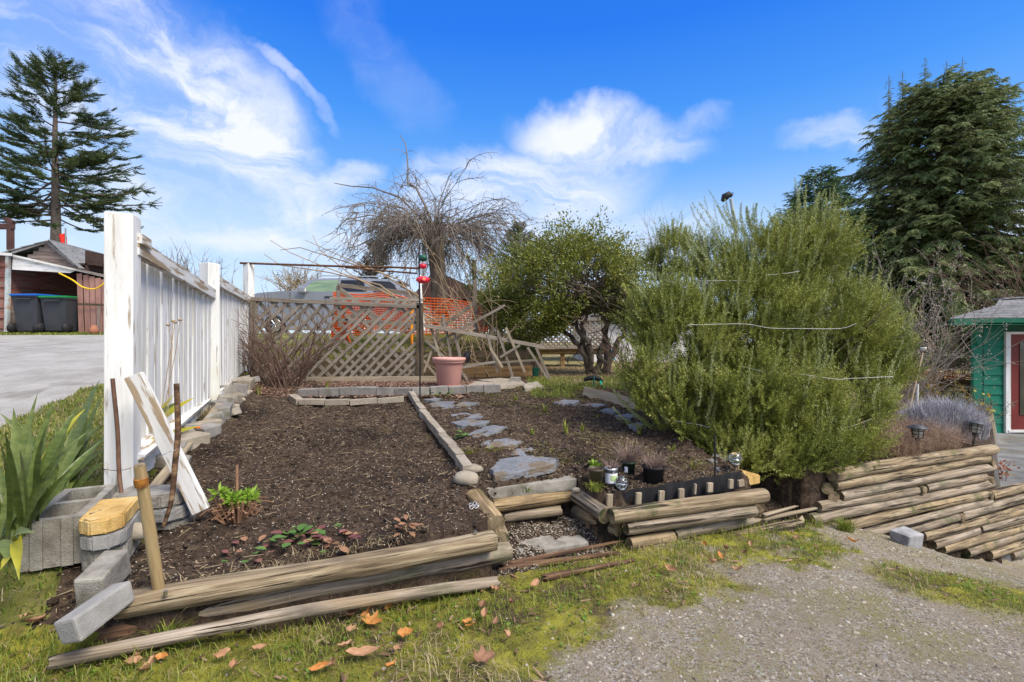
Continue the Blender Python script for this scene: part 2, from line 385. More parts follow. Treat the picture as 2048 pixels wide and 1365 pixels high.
m_conc = mat('concrete', [(.16, .145, .12), (.26, .24, .205), (.35, .33, .29)], 14, rough=.93, bump=.55, bs=160, spots=[((.14, .13, .10), 4, (1, 1, 1), .55, .75), ((.10, .12, .05), 6, (1, 1, 1), .64, .78), ((.09, .08, .06), 90, (1, 1, 1), .66, .7)])
m_conc_light = mat('light_concrete', [(.19, .18, .165), (.27, .262, .25), (.34, .33, .315)], 8, rough=.93, bump=.4, bs=170, spots=[((.20, .19, .16), 3.5, (1, 1, 1), .58, .75), ((.12, .12, .10), 110, (1, 1, 1), .68, .72)])
m_yellow = mat('yellow_cast_stone', [(.36, .22, .065), (.54, .35, .12), (.62, .45, .20)], 11, rough=.9, bump=.5, bs=120, spots=[((.12, .09, .05), 22, (1, 1, 1), .64, .70)])
m_paver = mat('grey_paver', [(.14, .13, .12), (.23, .215, .20), (.32, .30, .27)], 10, rough=.92, bump=.5, bs=120, objrand=.4, spots=[((.11, .10, .05), 6, (1, 1, 1), .58, .75)])
m_paver_tan = mat('tan_paver', [(.20, .17, .13), (.30, .26, .205), (.39, .34, .28)], 10, rough=.92, bump=.5, bs=120, objrand=.3, spots=[((.13, .12, .07), 6, (1, 1, 1), .6, .75)])
m_slate = mat('blue_grey_slate', [(.10, .108, .12), (.17, .18, .195), (.26, .27, .285)], 7, rough=.65, bump=.8, bs=22, bvec=(1, 1, 3), objrand=.3, spec=.4, spots=[((.15, .115, .075), 7, (1, 1, 1), .53, .62), ((.10, .07, .045), 60, (1, 1, 1), .60, .64), ((.06, .06, .06), 30, (1, 1, 1), .66, .72)])
m_rock = mat('field_stone', [(.16, .13, .10), (.30, .26, .20), (.42, .38, .31)], 9, rough=.85, bump=.4, bs=40, objrand=.3)
m_black = mat('black_plastic', [(.010, .010, .012), (.024, .024, .028)], 6, rough=.6, bump=.1, spec=.25)
m_metal = mat('brushed_steel', [(.5, .5, .5), (.65, .65, .64)], 10, rough=.3, metal=1, bump=.05)
m_rust = mat('rusty_steel', [(.06, .03, .018), (.16, .075, .035)], 20, rough=.9, bump=.3)
m_bark = mat('bark', [(.055, .042, .032), (.12, .095, .07), (.20, .165, .125)], 14, (1, 1, .35), rough=.95, bump=.8)
m_twig = mat('grey_twig', [(.12, .10, .085), (.27, .23, .19)], 20, rough=.9, bump=0, island=.6)
m_twig_tan = mat('tan_twig', [(.24, .17, .10), (.42, .32, .21)], 20, rough=.9, bump=0, island=.6)
m_twig_red = mat('reddish_twig', [(.075, .045, .035), (.17, .105, .08)], 20, rough=.85, bump=0, island=.6)
# ------------------------------------------------------------------ the lie of the land
def itp(x, pts):
    a = np.array(pts, float); return np.interp(x, a[:, 0], a[:, 1])
def to_sn(x, y): return (x + .085) * .897 + (y - 2.31) * .442, -(x + .085) * .442 + (y - 2.31) * .897
def from_sn(s, n): return -.085 + s * .897 - n * .442, 2.31 + s * .442 + n * .897
T_PTS = [(-20, .1), (1.5, .26), (2.5, .36), (4, .5), (6, .76), (8, .98), (10, 1.13), (12, 1.27), (14, 1.40), (20, 1.46), (60, 1.3), (200, 1.0)]
def fence_x(y): return -1.93 - .385 * (y - 2.4)
def wall_n(s): return itp(s, [(-9, 0), (0.0, 0), (.02, .40), (.70, .40), (.72, .075), (1.80, -.045), (1.86, .45), (2.38, .45), (2.44, -.02), (30, -.02)])
def lawn_z(x, y):
    s, n = to_sn(x, y)
    return itp(s, [(-30, .10), (-1.7, .10), (-1.3, .07), (-.6, .012), (-.2, 0), (1.3, 0), (2.1, -.07), (2.7, -.18), (3.2, -.32), (4.1, -.66), (5.1, -.93), (6, -1.05), (9, -1.4), (20, -2), (200, -4)])
def is_patio(x, y): return (x > y * 1.0 + .04) & (x > 3)
def bed_z(x, y):
    s, n = to_sn(x, y)
    bl = .26 + (np.minimum(y, 5.6) - 2.2) * .105
    bl = np.where((y > 7.02) & (x < .42), itp(y, T_PTS), bl)
    br = itp(y, [(3.2, .10), (5, .14), (9, -.10), (14, -.10), (60, .3)])
    bl = bl - .045 * ss(.5, .8, s) * ss(.9, .3, n)
    w = ss(0, 1.7, x - 1.05 - .42 * (y - 3.0))
    z = bl * (1 - w) + br * w
    z = np.where(is_patio(x, y), itp(y, [(4, -.36), (10, -.68), (60, -.7)]), z)
    wl = ss(.12, -.12, x - fence_x(y))
    z = z * (1 - wl) + itp(y, T_PTS) * wl
    # rubble bank under the fence
    z = z + .10 * np.exp(-((x - fence_x(y) - .12) / .16) ** 2) * ss(2.6, 3.4, y) * ss(6.6, 6.0, y)
    return z
def frac_bed(x, y):
    s, n = to_sn(x, y)
    wn = wall_n(s)
    sharp = ss(wn, wn + .035, n)
    soft = ss(.0, .42, n)
    fl = ss(-1.50, -1.66, s)
    f = sharp * (1 - fl) + soft * fl
    g = ss(1.84, 1.92, s) * ss(2.44, 2.36, s)
    f = f * (1 - g) + ss(-.05, .9, n) * g
    return f
def ground(x, y):
    x = np.asarray(x, float); y = np.asarray(y, float)
    f = frac_bed(x, y)
    z = lawn_z(x, y) * (1 - f) + bed_z(x, y) * f
    s, n = to_sn(x, y)                                     # notch with the two steps
    st = (s > .0) & (s < .72) & (n > -.1) & (n < .42)
    return np.where(st, .0 + .07 * ss(0, .45, n), z)
def hit(px, py, dz=0.0):
    """where the line of sight through a point of the photograph meets the ground"""
    Y = np.concatenate([np.arange(1.0, 12, .01), np.arange(12, 60, .05)])
    X = (px - 1024) / F * Y; Z = EYE - (py - 682) / F * Y
    g = ground(X, Y) + dz
    k = np.argmax(g >= Z)
    return Vector((X[k], Y[k], g[k]))
def P(px, py, Y): return Vector(((px - 1024) / F * Y, Y, EYE - (py - 682) / F * Y))
def PZ(px, py, z):
    Y = (EYE - z) * F / (py - 682); return Vector(((px - 1024) / F * Y, Y, z))

gl = [(-.25, 1.62), (.35, 1.95), (1.1, 2.18), (2.2, 3.0), (3.4, 3.75)]
def gravel_amount(x, y):
    d = x * .62 - (y - 1.70) * .78 - .15                      # distance on the gravel side of the worn edge
    edge = itp(x, [(-1, -.4), (-.2, -.02), (.9, .05), (1.8, .02), (3, .12), (5, .2)])
    e = d + edge + (fbm(x, y, 2.2) - .5) * .9 + (fbm(x + 9, y, 9) - .5) * .9
    a = ss(-.42, .42, e)
    hole = np.exp(-(((x - 2.35) / .55) ** 2 + ((y - 2.35) / .28) ** 2)) * 1.4      # grassy patch beside the gravel
    return np.clip(a - hole * (fbm(x, y, 4) + .4), 0, 1)
def road_edge(y): return -4.05 - .385 * (y - 3.8)

m_soil = mat('dark_garden_soil', [(.016, .010, .007), (.050, .033, .022), (.105, .072, .048), (.17, .125, .088)], 26, rough=.97, bump=1, bs=95, bd=.02, nrough=.7, lo=.3, hi=.72,
             spots=[((.30, .24, .16), 190, (1, 1, 1), .64, .68), ((.018, .011, .007), 1.7, (1, 1, 1), .50, .66), ((.12, .10, .03), 2.6, (1, 1, 1), .62, .80)])
m_lawn = mat('mossy_lawn', [(.11, .08, .035), (.21, .19, .04), (.36, .34, .04), (.48, .44, .07)], 5, rough=.97, bump=1, bs=120, bd=.02, nrough=.75, spots=[((.11, .08, .045), 3.2, (1, 1, 1), .50, .62), ((.32, .26, .15), 60, (1, 1, 1), .62, .70)])
m_gravel = mat('compacted_gravel', [(.13, .11, .085), (.25, .215, .175), (.34, .31, .27)], 40, rough=.95, bump=1, bs=230, bd=.015, nrough=.75, spots=[((.21, .20, .05), 4.5, (1, 1, 1), .56, .68), ((.09, .075, .06), 120, (1, 1, 1), .6, .66), ((.50, .47, .43), 150, (1, 1, 1), .66, .7)])
m_verge = mat('verge_grass', [(.06, .06, .02), (.15, .16, .03), (.27, .25, .08)], 6, rough=.97, bump=1, bs=80, bd=.03, spots=[((.20, .16, .09), 9, (1, 1, 1), .54, .7)])
m_road = mat('worn_asphalt', [(.25, .24, .22), (.33, .315, .29), (.40, .385, .36)], 1.6, rough=.93, bump=.5, bs=130, bd=.008, nrough=.7, spots=[((.15, .14, .125), 70, (1, 1, 1), .56, .66), ((.21, .195, .17), .7, (1, 1, 1), .52, .66), ((.48, .46, .43), 110, (1, 1, 1), .64, .70), ((.12, .115, .10), 1.3, (1, 3, 1), .655, .665)])
m_patio = mat('grey_slate_paving', [(.09, .09, .09), (.15, .15, .15), (.21, .21, .215)], 3, rough=.9, bump=.4, bs=60, spots=[((.13, .10, .03), 4, (1, 1, 1), .56, .70)])
m_yard = mat('dry_yard_grass', [(.12, .11, .04), (.24, .20, .08), (.36, .28, .13)], 5, rough=.97, bump=1, bs=70, bd=.03)

def two_mat():
    m = m_lawn.copy(); m.name = 'mossy_lawn_and_gravel'; nt = m.node_tree; N = nt.nodes; L = nt.links
    b = N['Principled BSDF']; src = b.inputs['Base Color'].links[0].from_socket
    at = N.new('ShaderNodeAttribute'); at.attribute_name = 'gravel'; tc = N.new('ShaderNodeTexCoord')
    def ns(sc, det=8, ro=.75):
        n = N.new('ShaderNodeTexNoise'); n.inputs['Scale'].default_value = sc; n.inputs['Detail'].default_value = det; n.inputs['Roughness'].default_value = ro; L.new(tc.outputs['Object'], n.inputs['Vector']); return n.outputs[0]
    def ramp(v, st):
        r = N.new('ShaderNodeValToRGB'); L.new(v, r.inputs[0]); e = r.color_ramp.elements
        e[0].position, e[0].color = st[0][0], (*st[0][1], 1); e[1].position, e[1].color = st[-1][0], (*st[-1][1], 1)
        for p, c in st[1:-1]: q = e.new(p); q.color = (*c, 1)
        return r.outputs[0]
    def mix(f, a, c):
        x = N.new('ShaderNodeMix'); x.data_type = 'RGBA'; L.new(f, x.inputs[0]); L.new(a, x.inputs[6])
        if isinstance(c, tuple): x.inputs[7].default_value = (*c, 1)
        else: L.new(c, x.inputs[7])
        return x.outputs[2]
    def mr(v, a, c, t=1.0):
        n = N.new('ShaderNodeMapRange'); L.new(v, n.inputs[0]); n.inputs[1].default_value = a; n.inputs[2].default_value = c; n.inputs[4].default_value = t; return n.outputs[0]
    vo = N.new('ShaderNodeTexVoronoi'); vo.inputs['Scale'].default_value = 115; L.new(tc.outputs['Object'], vo.inputs['Vector'])
    sp = N.new('ShaderNodeSeparateColor'); L.new(vo.outputs['Color'], sp.inputs[0])
    gcol = ramp(sp.outputs[0], [(0, (.17, .135, .095)), (.35, (.33, .27, .20)), (.6, (.45, .385, .29)), (.85, (.36, .35, .33)), (1, (.66, .61, .52))])
    fine = ramp(ns(190, 4), [(.35, (.24, .19, .135)), (.65, (.46, .39, .29))]); gcol = mix(mr(ns(9, 5), .42, .58, .75), gcol, fine)
    gcol = mix(mr(ns(2.2, 6), .50, .66, .7), gcol, (.31, .28, .07)); gcol = mix(mr(ns(1.1, 3), .45, .7, .5), gcol, (.23, .20, .165))
    ad = N.new('ShaderNodeMath'); ad.operation = 'ADD'; L.new(at.outputs['Fac'], ad.inputs[0]); L.new(ns(14, 6), ad.inputs[1])
    fac = mr(ad.outputs[0], .66, 1.22); L.new(mix(fac, src, gcol), b.inputs['Base Color'])
    return m
m_front = two_mat()
def classify(x, y):
    s, n = to_sn(x, y)
    c = np.full(x.shape, 2)
    f = frac_bed(x, y)
    g = (s > 1.8) & (s < 2.46)
    c[(n < wall_n(s) - .03) & ~g] = 0
    c[g & (n < .05 + (fbm(x, y, 8) - .5) * .2)] = 0
    st = (s > .0) & (s < .72) & (n > -.02); c[st] = 2
    left = (s + (fbm(x, y, 5) - .5) * .5 < -1.52) & (n > -.1); c[left & (f > .45 + (fbm(x, y, 6) - .5) * .9)] = 2; c[left & (f < .2)] = 0
    c[(c == 0) & (n < .0) & (gravel_amount(x, y) > .5)] = 1
    c[(c < 2) & (f > .25)] = 2
    c[(c < 2) & (s > 1.8) & (s < 2.7) & (n > -.04)] = 2
    c[(n > -.05) & is_patio(x, y)] = 5
    c[(x < fence_x(y) - .02) & (f > .3)] = 3
    c[(x < road_edge(y) + (fbm(x, y, 3) - .5) * .35) & (y < 13.3)] = 4
    c[(y > 7.02) & (x < .42)] = 3
    c[(y > 13.3)] = 3
    c[(y > 6.55) & (x >= .42) & ~is_patio(x, y)] = 6
    c[(x < road_edge(y)) & (y < 13.3)] = 4
    # low slope at the foot of the right wall is broken paving
    return c
NAMES = {0: ('lawn', m_front), 1: ('gravel_path', m_front), 2: ('garden_soil', m_soil), 3: ('grass_verge', m_verge), 4: ('road', m_road), 5: ('patio', m_patio), 6: ('yard_grass', m_yard)}
def relief(x, y, c):
    soil = (fbm(x, y, 9, 4) - .5) * .085 + (fbm(x + 3, y, 34, 3) - .5) * .026 + (fbm(x, y, 1.2, 2) - .5) * .06
    lawn = (fbm(x, y, 5, 3) - .5) * .035 + (fbm(x, y, 30, 3) - .5) * .016
    grav = (fbm(x, y, 2, 3) - .5) * .03 + (fbm(x, y, 40, 2) - .5) * .006
    ver = (fbm(x, y, 4, 4) - .5) * .06
    return np.select([c == 2, c == 0, c == 1, c == 3, c == 6], [soil, lawn, grav, ver, ver], (fbm(x, y, 1, 2) - .5) * .02)
def sheet(U, V, xy, zfun, skip=None, pre=''):
    A, B = np.meshgrid(U, V, indexing='ij'); X, Y = xy(A, B)
    c = classify(X, Y)
    rl = relief(X, Y, c)
    Z = zfun(X, Y) + rl
    nu, nv = A.shape; idx = np.arange(nu * nv).reshape(nu, nv)
    q = np.stack([idx[:-1, :-1], idx[1:, :-1], idx[1:, 1:], idx[:-1, 1:]], -1).reshape(-1, 4)
    cc = c[:-1, :-1].ravel()
    keep = np.ones(len(q), bool)
    if skip is not None: keep = ~skip(X[:-1, :-1], Y[:-1, :-1], X[1:, 1:], Y[1:, 1:]).ravel()
    co = np.stack([X, Y, Z], -1).reshape(-1, 3)
    for k, (nm, m) in NAMES.items():
        sel = q[(cc == k) & keep]
        if not len(sel): continue
        u, inv = np.unique(sel.ravel(), return_inverse=True)
        mb = MB(); mb.add(co[u], inv.reshape(-1, 4))
        o = mb.build(nm, m, kind='structure')
        if k in (0, 1):
            at = o.data.attributes.new('gravel', 'FLOAT', 'POINT'); at.data.foreach_set('value', gravel_amount(co[u][:, 0], co[u][:, 1]).astype(np.float32))
US = np.arange(-3.1, 5.2, .02); VS = np.arange(-2.3, 4.75, .02)
sheet(US, VS, lambda s, n: from_sn(s, n), ground)
def inside(x0, y0, x1, y1):
    r = np.ones(x0.shape, bool)
    for x, y in ((x0, y0), (x1, y1), (x0, y1), (x1, y0)):
        s, n = to_sn(x, y); r &= (s > -3.02) & (s < 5.1) & (n > -2.22) & (n < 4.65)
    return r
def spread(a, b, st, far, g=1.12):
    c = list(np.arange(a, b, st)); d = st; x = c[-1]
    while x < far: d *= g; x += d; c.append(x)
    d = st; x = c[0]; l = []
    while x > -far: d *= g; x -= d; l.append(x)
    return np.array(l[::-1] + c)
sheet(spread(-8, 10, .10, 260), spread(-3, 15, .10, 320), lambda a, b: (a, b), lambda x, y: ground(x, y) - .03, inside)
# ------------------------------------------------------------------ pole retaining walls
def wall(label, loc, group='log retaining walls'):
    return thing('log_retaining_wall', loc, label, 'retaining wall', group)
w1 = wall('low wall of two weathered poles holding the dark soil bed in the foreground', PZ(600, 1150, .0))
log_obj('log', PZ(234, 1213, .215), PZ(989, 1077, .215), .050, [m_log, m_end], w1, 1, flat=.35)
log_obj('log', PZ(322, 1238, .12), PZ(1018, 1098, .118), .046, [m_log_grey, m_end], w1, 2)
log_obj('log', PZ(205, 1262, .135) , PZ(330, 1240, .118), .032, [m_rot, m_rot], w1, 3, ragged=.03)
log_obj('log', PZ(300, 1262, .04) + Vector((0, .06, 0)), PZ(1000, 1130, .03) + Vector((0, .05, 0)), .045, [m_dark_board, m_end], w1, 4)
def nail(px, py, z, par): 
    mb = MB(); tube(mb, [PZ(px, py, z) + Vector((0, 0, -.01)), PZ(px, py, z) + Vector((0, 0, .004))], .007, 8); return mb.build('nail_head', m_metal, par)
nail(331, 1184, .262, w1); nail(951, 1063, .262, w1); nail(1000, 1078, .165, w1)
t = log_obj('fallen_pole', PZ(104, 1326, .13), PZ(993, 1162, .04), .021, [m_log_grey, m_end], None, 6, r2=.026, ragged=.012, bend=.015)
tag(t, 'thin grey pole lying in the grass in front of the lowest foreground log', 'pole')

w2 = wall('stepped log walls of the small planter bed and the two entry steps', PZ(1250, 1080, 0))
log_obj('log', P(946, 992, 2.76), P(991, 1049, 2.40), .054, [m_log_gold, m_end], w2, 11, r2=.054, flat=.2)   # side pole, end grain to the viewer
log_obj('log', P(975, 1018, 2.75), P(1000, 1080, 2.40), .05, [m_log, m_end], w2, 12)
log_obj('log', PZ(985, 1013, .19), PZ(1140, 991, .19), .042, [m_log_gold, m_end], w2, 13)
log_obj('log', PZ(1008, 1036, .11), PZ(1120, 1022, .11), .030, [m_log_grey, m_end], w2, 14, ragged=.01)
log_obj('log', PZ(1140, 985, .20) + Vector((.02, 0, 0)), PZ(1210, 1030, .19), .046, [m_log_grey, m_end], w2, 15)
log_obj('log', PZ(1150, 1022, .095), PZ(1238, 1062, .08), .040, [m_log, m_end], w2, 16)
log_obj('log', PZ(1222, 1030, .20), PZ(1530, 990, .20), .044, [m_log, m_end], w2, 17, flat=.1)
log_obj('log', PZ(1252, 1058, .112), PZ(1508, 1022, .112), .038, [m_log_grey, m_end], w2, 18)
log_obj('log', PZ(1258, 1088, .025), PZ(1345, 1072, .025), .038, [m_log, m_end], w2, 19)
log_obj('log', PZ(1348, 1071, .025), PZ(1500, 1038, .03), .037, [m_log_grey, m_end], w2, 20, ragged=.012)
log_obj('log', PZ(1270, 1112, -.045), PZ(1600, 1050, -.05), .036, [m_log, m_end], w2, 21)
log_obj('log', P(1500, 996, 3.35), P(1516, 1013, 3.03), .043, [m_log, m_end], w2, 22)
log_obj('log', P(1222, 1000, 2.90), P(1232, 1040, 2.66), .035, [m_dark_board, m_end], w2, 23)
# right-hand wall, in its own vertical plane
A0 = Vector((2.248, 3.42)); AD = Vector((2.307, 1.13)).normalized()
def on_wall(px, py, off=0.0):
    k = (px - 1024) / F; nx = -AD.y * off; ny = AD.x * off
    t = ((A0.x + nx) - k * (A0.y + ny)) / (k * AD.y - AD.x)
    return P(px, py, A0.y + ny + t * AD.y)
w3 = wall('tall wall of stacked poles stepping down beside the gravel on the right', on_wall(1850, 1090))
rows = [((1664, 950), (1986, 897), .043, 0), ((1666, 970), (1973, 917), .036, 0), ((1678, 990), (1984, 933), .036, 1), ((1636, 1012), (1832, 981), .031, 1), ((1848, 977), (1968, 952), .034, 1),
        ((1621, 1040), (1981, 967), .036, 1), ((1650, 1060), (1968, 987), .036, 0), ((1724, 1066), (1978, 1002), .034, 1), ((1790, 1067), (1914, 1035), .033, 1)]
low = [((1978, 992), 974), ((1919, 1029), 995), ((1842, 1073), 1017), ((1955, 1058), 1034), ((1880, 1098), 1051), ((1930, 1104), 1068), ((1975, 1108), 1085), ((2020, 1112), 1102)]
for i, (a, b, r, g) in enumerate(rows):
    log_obj('log', on_wall(*a), on_wall(*b), r * 1.14, [m_log_grey if g else m_log, m_end], w3, 30 + i, ragged=.01 if i == 3 else 0)
log_obj('log', on_wall(1862, 1088), on_wall(1952, 1059), .044, [m_log_grey, m_end], w3, 44)
for i, (a, yb) in enumerate(low):
    sl_ = (yb - a[1]) / (2048 - a[0])
    q = on_wall(*a); e = on_wall(2048, yb); d = (e - q).normalized()
    log_obj('log', q, e + d * (.9 - .05 * i), .046, [m_log_grey if i % 2 else m_log, m_end], w3, 50 + i)
for (px, py) in ((1838, 979), (1976, 923), (1976, 959), (1973, 990), (1916, 1034)):
    c = on_wall(px, py, .0)
    log_obj('log', c + Vector((AD.y, -AD.x, 0)) * .042, c - Vector((AD.y, -AD.x, 0)) * .3, .036, [m_log, m_end], w3, 70 + px % 9)
for (a, b, s) in (((1655, 978), (1602, 948), 80), ((1668, 996), (1590, 960), 81)):
    log_obj('log', P(a[0], a[1], 3.42), P(b[0], b[1], 4.0), .042, [m_dark_board, m_end], w3, s)
# decayed wood at the foot of the walls
def scrap(px0, py0, px1, py1, r, m, label, seed, z=.02):
    t = log_obj('wood_scrap', PZ(px0, py0, z), PZ(px1, py1, z), r, [m, m], None, seed, r2=r * .5, ragged=.04, flat=.5)
    tag(t, label, 'wood scrap', 'decayed wood lying at the foot of the walls')
scrap(1010, 1136, 1225, 1104, .022, m_rot, 'dark rotten strip of wood across the foot of the entry steps', 91)
scrap(1030, 1124, 1240, 1084, .016, m_rot, 'upper dark splinter below the concrete pad of the steps', 92, .03)
scrap(1095, 1156, 1262, 1122, .02, m_rot, 'reddish rotten wood strip on the grass nearest the camera below the steps', 93, .015)
scrap(1500, 1043, 1698, 1005, .018, m_tan, 'pale splintered strip running from the planter wall towards the tall wall', 94, -.03)
scrap(1530, 1030, 1590, 1014, .016, m_tan, 'short pale splinter behind the long strip between the walls', 95, .0)
t = board('leaning_plank', PZ(1562, 1088, -.10), P(1606, 1036, 3.32), .035, .012, m_tan, None, up=(0, -1, .3)); tag(t, 'short tan stick leaning on the log end between the walls', 'stick')

# ------------------------------------------------------------------ steps, pad, kerbs
t = link('concrete_pad', bevbox_mesh('concrete_pad', .40, .24, .05, .008, .004, 3), m_conc, None, Matrix.Translation(PZ(1095, 1086, .012)) @ Matrix.Rotation(R(18), 4, 'Z')); tag(t, 'flat gritty concrete pad in the notch below the log steps', 'concrete slab')
a = PZ(962, 984, .265); b = PZ(1146, 964, .265)
t = board('kerb_slab', a, b, .10, .065, m_conc, None, seed=4, bev=.006, jit=.003); tag(t, 'rough concrete kerb forming the top step behind the golden log', 'kerb')
def block_row(pts, names, m, parent, w=.055, h=.05, ln=.19, up=0.02, jit=.01):
    k = 0
    for (a, b) in zip(pts[:-1], pts[1:]):
        A = hit(*a, .02); B = hit(*b, .02); d = B - A; n = max(1, round(d.length / ln))
        for i in range(n):
            p = A.lerp(B, (i + .5) / n); l = d.length / n - .006
            me = bevbox_mesh('paver', l, w * random.uniform(.92, 1.1), h, .004, .002, k)
            mm = mtx_along(A, B, at=0); mm.translation = Vector((p.x, p.y, float(ground(p.x, p.y)) + up + random.uniform(-.006, .006)))
            mm = mm @ Matrix.Rotation(random.uniform(-.05, .05), 4, 'Z') @ Matrix.Rotation(random.uniform(-.07, .07), 4, 'X') @ Matrix.Rotation(random.uniform(-.03, .03), 4, 'Y')
            link('paver', me, m, parent, mm); k += 1
e1 = thing('paver_edging', hit(890, 880), 'line of narrow tan pavers dividing the soil bed from the slate path', 'edging')
block_row([(822, 789), (845, 826), (868, 856), (885, 876), (905, 900), (936, 942)], None, m_paver_tan, e1, .058, .06, .20, .03)
e2 = thing('paver_edging', hit(780, 785), 'long back row of grey brick pavers in front of the pink planter', 'edging')
block_row([(598, 790), (720, 787), (860, 787), (1000, 780)], None, m_paver, e2, .10, .085, .20, .045)
e3 = thing('paver_edging', hit(690, 800), 'lower front row of flat tan pavers along the far edge of the soil bed', 'edging')
block_row([(584, 795), (600, 806), (700, 805), (808, 799)], None, m_paver_tan, e3, .07, .055, .21, .025)
e4 = thing('rubble_edging', hit(430, 830), 'uneven row of broken grey blocks along the foot of the white fence', 'edging')
rub = [(352, 905, .20, .12, .10), (374, 893, .22, .13, .10), (392, 872, .20, .14, .09), (415, 872, .15, .10, .09), (407, 858, .20, .13, .08), (430, 846, .18, .12, .10), (447, 832, .17, .12, .11), (464, 829, .13, .10, .06), (452, 812, .20, .14, .12), (440, 818, .15, .10, .10), (468, 804, .17, .12, .09), (457, 792, .24, .14, .13), (478, 786, .22, .14, .12), (492, 775, .24, .14, .12), (478, 768, .22, .13, .09), (500, 764, .2, .12, .07), (340, 925, .2, .1, .07), (362, 925, .14, .1, .06)]
for i, (px, py, a, b, c) in enumerate(rub):
    p = hit(px, py); me = bevbox_mesh('block', a, b, c, .012, .012, i + 30)
    link('block', me, [m_paver, m_paver_tan, m_conc][i % 3], e4, Matrix.Translation(p + Vector((0, 0, c * .25))) @ Matrix.Rotation(random.uniform(.9, 2.1), 4, 'Z') @ Matrix.Rotation(random.uniform(-.25, .25), 4, 'X') @ Matrix.Rotation(random.uniform(-.15, .15), 4, 'Y'))
for i, (px, py, s) in enumerate([(478, 796, .08), (470, 815, .06), (492, 790, .07), (484, 802, .05), (499, 786, .05)]):
    p = hit(px, py); link('stone', rock_mesh('stone', s * 1.3, s, s * .8, i), m_rock, e4, Matrix.Translation(p + Vector((0, 0, s * .2))))
e5 = thing('timber_edging', hit(1220, 800), 'weathered board edging on its side near the green hose', 'edging')
board('board', hit(1168, 789) + Vector((0, 0, .03)), hit(1282, 818) + Vector((0, 0, .03)), .11, .03, m_tan, e5, up=(.2, -1, 0), seed=2)
t = link('boulder', rock_mesh('boulder', .15, .11, .10, 5, .2), m_rock, None, Matrix.Translation(hit(932, 968) + Vector((0, 0, .035)))); tag(t, 'rounded beige boulder at the near end of the paver edging', 'rock')
t = link('boulder', rock_mesh('boulder', .15, .07, .06, 8, .2), m_rock, None, Matrix.Translation(hit(944, 945) + Vector((0, 0, .02)))); tag(t, 'flat tan stone wedged behind the rounded boulder', 'rock')
t = link('boulder', rock_mesh('boulder', .13, .09, .08, 9, .15), m_rock, None, Matrix.Translation(P(266, 1062, 2.02))); tag(t, 'smooth brown stone under the stacked pavers by the gate post', 'rock')
t = link('boulder', rock_mesh('boulder', .05, .035, .03, 10, .15), m_rock, None, Matrix.Translation(PZ(1152, 980, .25))); tag(t, 'small brown pebble on the corner of the log planter', 'rock')
t = link('granite_block', bevbox_mesh('granite_block', .16, .12, .13, .012, .01, 8), mat('grey_granite', [(.16, .16, .165), (.28, .28, .29), (.4, .4, .4)], 14, rough=.9, bump=.5, bs=60), None, Matrix.Translation(hit(1812, 1090) + Vector((0, 0, .03))) @ Matrix.Rotation(R(20), 4, 'Z')); tag(t, 'squared grey stone block at the foot of the tall log wall', 'rock')
t = link('boulder', rock_mesh('boulder', .08, .06, .07, 12, .15), m_rock, None, Matrix.Translation(hit(1852, 1088) + Vector((0, 0, .02)))); tag(t, 'small tan cobble beside the squared grey block', 'rock')
# slate stepping stones: outline in the photograph, dropped on the soil
def slab(pts, th, label, m=m_slate, lift=.006, name='stepping_stone', cat='stepping stone', group='slate stepping stones', seed=0):
    pts = [pts[0]] + list(pts[1:])
    P3 = [hit(*p) for p in pts]; c = sum(P3, Vector()) / len(P3)
    g = np.random.default_rng(seed); ring = []
    for i, p in enumerate(P3):
        q = P3[(i + 1) % len(P3)]
        for t in (0, .2, .4, .6, .8):
            w = p.lerp(q, t); ring.append((w.x + g.normal(0, .007), w.y + g.normal(0, .007)))
    n = len(ring); top = [(x - c.x, y - c.y, lift + (p - .5) * .004) for (x, y), p in zip(ring, g.uniform(0, 1, n))]
    inn = [(x * .86, y * .86, z + .002) for x, y, z in top]; bot = [(x * 1.02, y * 1.02, lift - th) for x, y, z in top]
    # tilt with the slope of the bed
    lim = lambda q: max(-.2, min(.2, q))
    gx = (float(bed_z(c.x + .1, c.y)) - float(bed_z(c.x - .1, c.y))) / .2; gy = (float(bed_z(c.x, c.y + .1)) - float(bed_z(c.x, c.y - .1))) / .2
    c.z = float(bed_z(c.x, c.y))
    gx, gy = lim(gx), lim(gy)
    V = [(x, y, z + gx * x + gy * y) for x, y, z in top + inn + bot] + [(0, 0, lift + .003)]
    mb = MB(); i = np.arange(n); j = (i + 1) % n
    mb.add(V, np.stack([i, j, j + n, i + n], 1)); mb.f.setdefault((4, 0), []).append(np.stack([i + 2 * n, j + 2 * n, j, i], 1)); mb.f.setdefault((3, 0), []).append(np.stack([i + n, j + n, np.full(n, 3 * n)], 1))
    o = mb.build(name, m, None, False, mtx=Matrix.Translation(c)); return tag(o, label, cat, group)
slab([(983, 945), (1000, 929), (1052, 920), (1112, 931), (1110, 942), (1040, 954), (990, 962)], .05, 'largest dark slate slab at the top of the log steps', lift=.03, seed=1)
slab([(954, 893), (975, 882), (1010, 878), (1042, 884), (1030, 893), (978, 900)], .03, 'slate stone with bright moss along its near edge', seed=2)
slab([(1018, 911), (1040, 899), (1062, 897), (1073, 905), (1050, 915)], .03, 'small slate stone between the moss and the largest slab', seed=3)
slab([(934, 871), (955, 862), (985, 851), (1015, 855), (985, 869), (950, 876)], .03, 'speckled slate stone third from the largest slab', seed=4)
slab([(902, 845), (930, 841), (985, 843), (970, 850), (922, 853)], .03, 'pale narrow slate stone in the middle of the path', seed=5)
slab([(900, 832), (935, 825), (975, 829), (960, 838), (915, 839)], .03, 'slate stone just beyond the pale narrow one', seed=6)
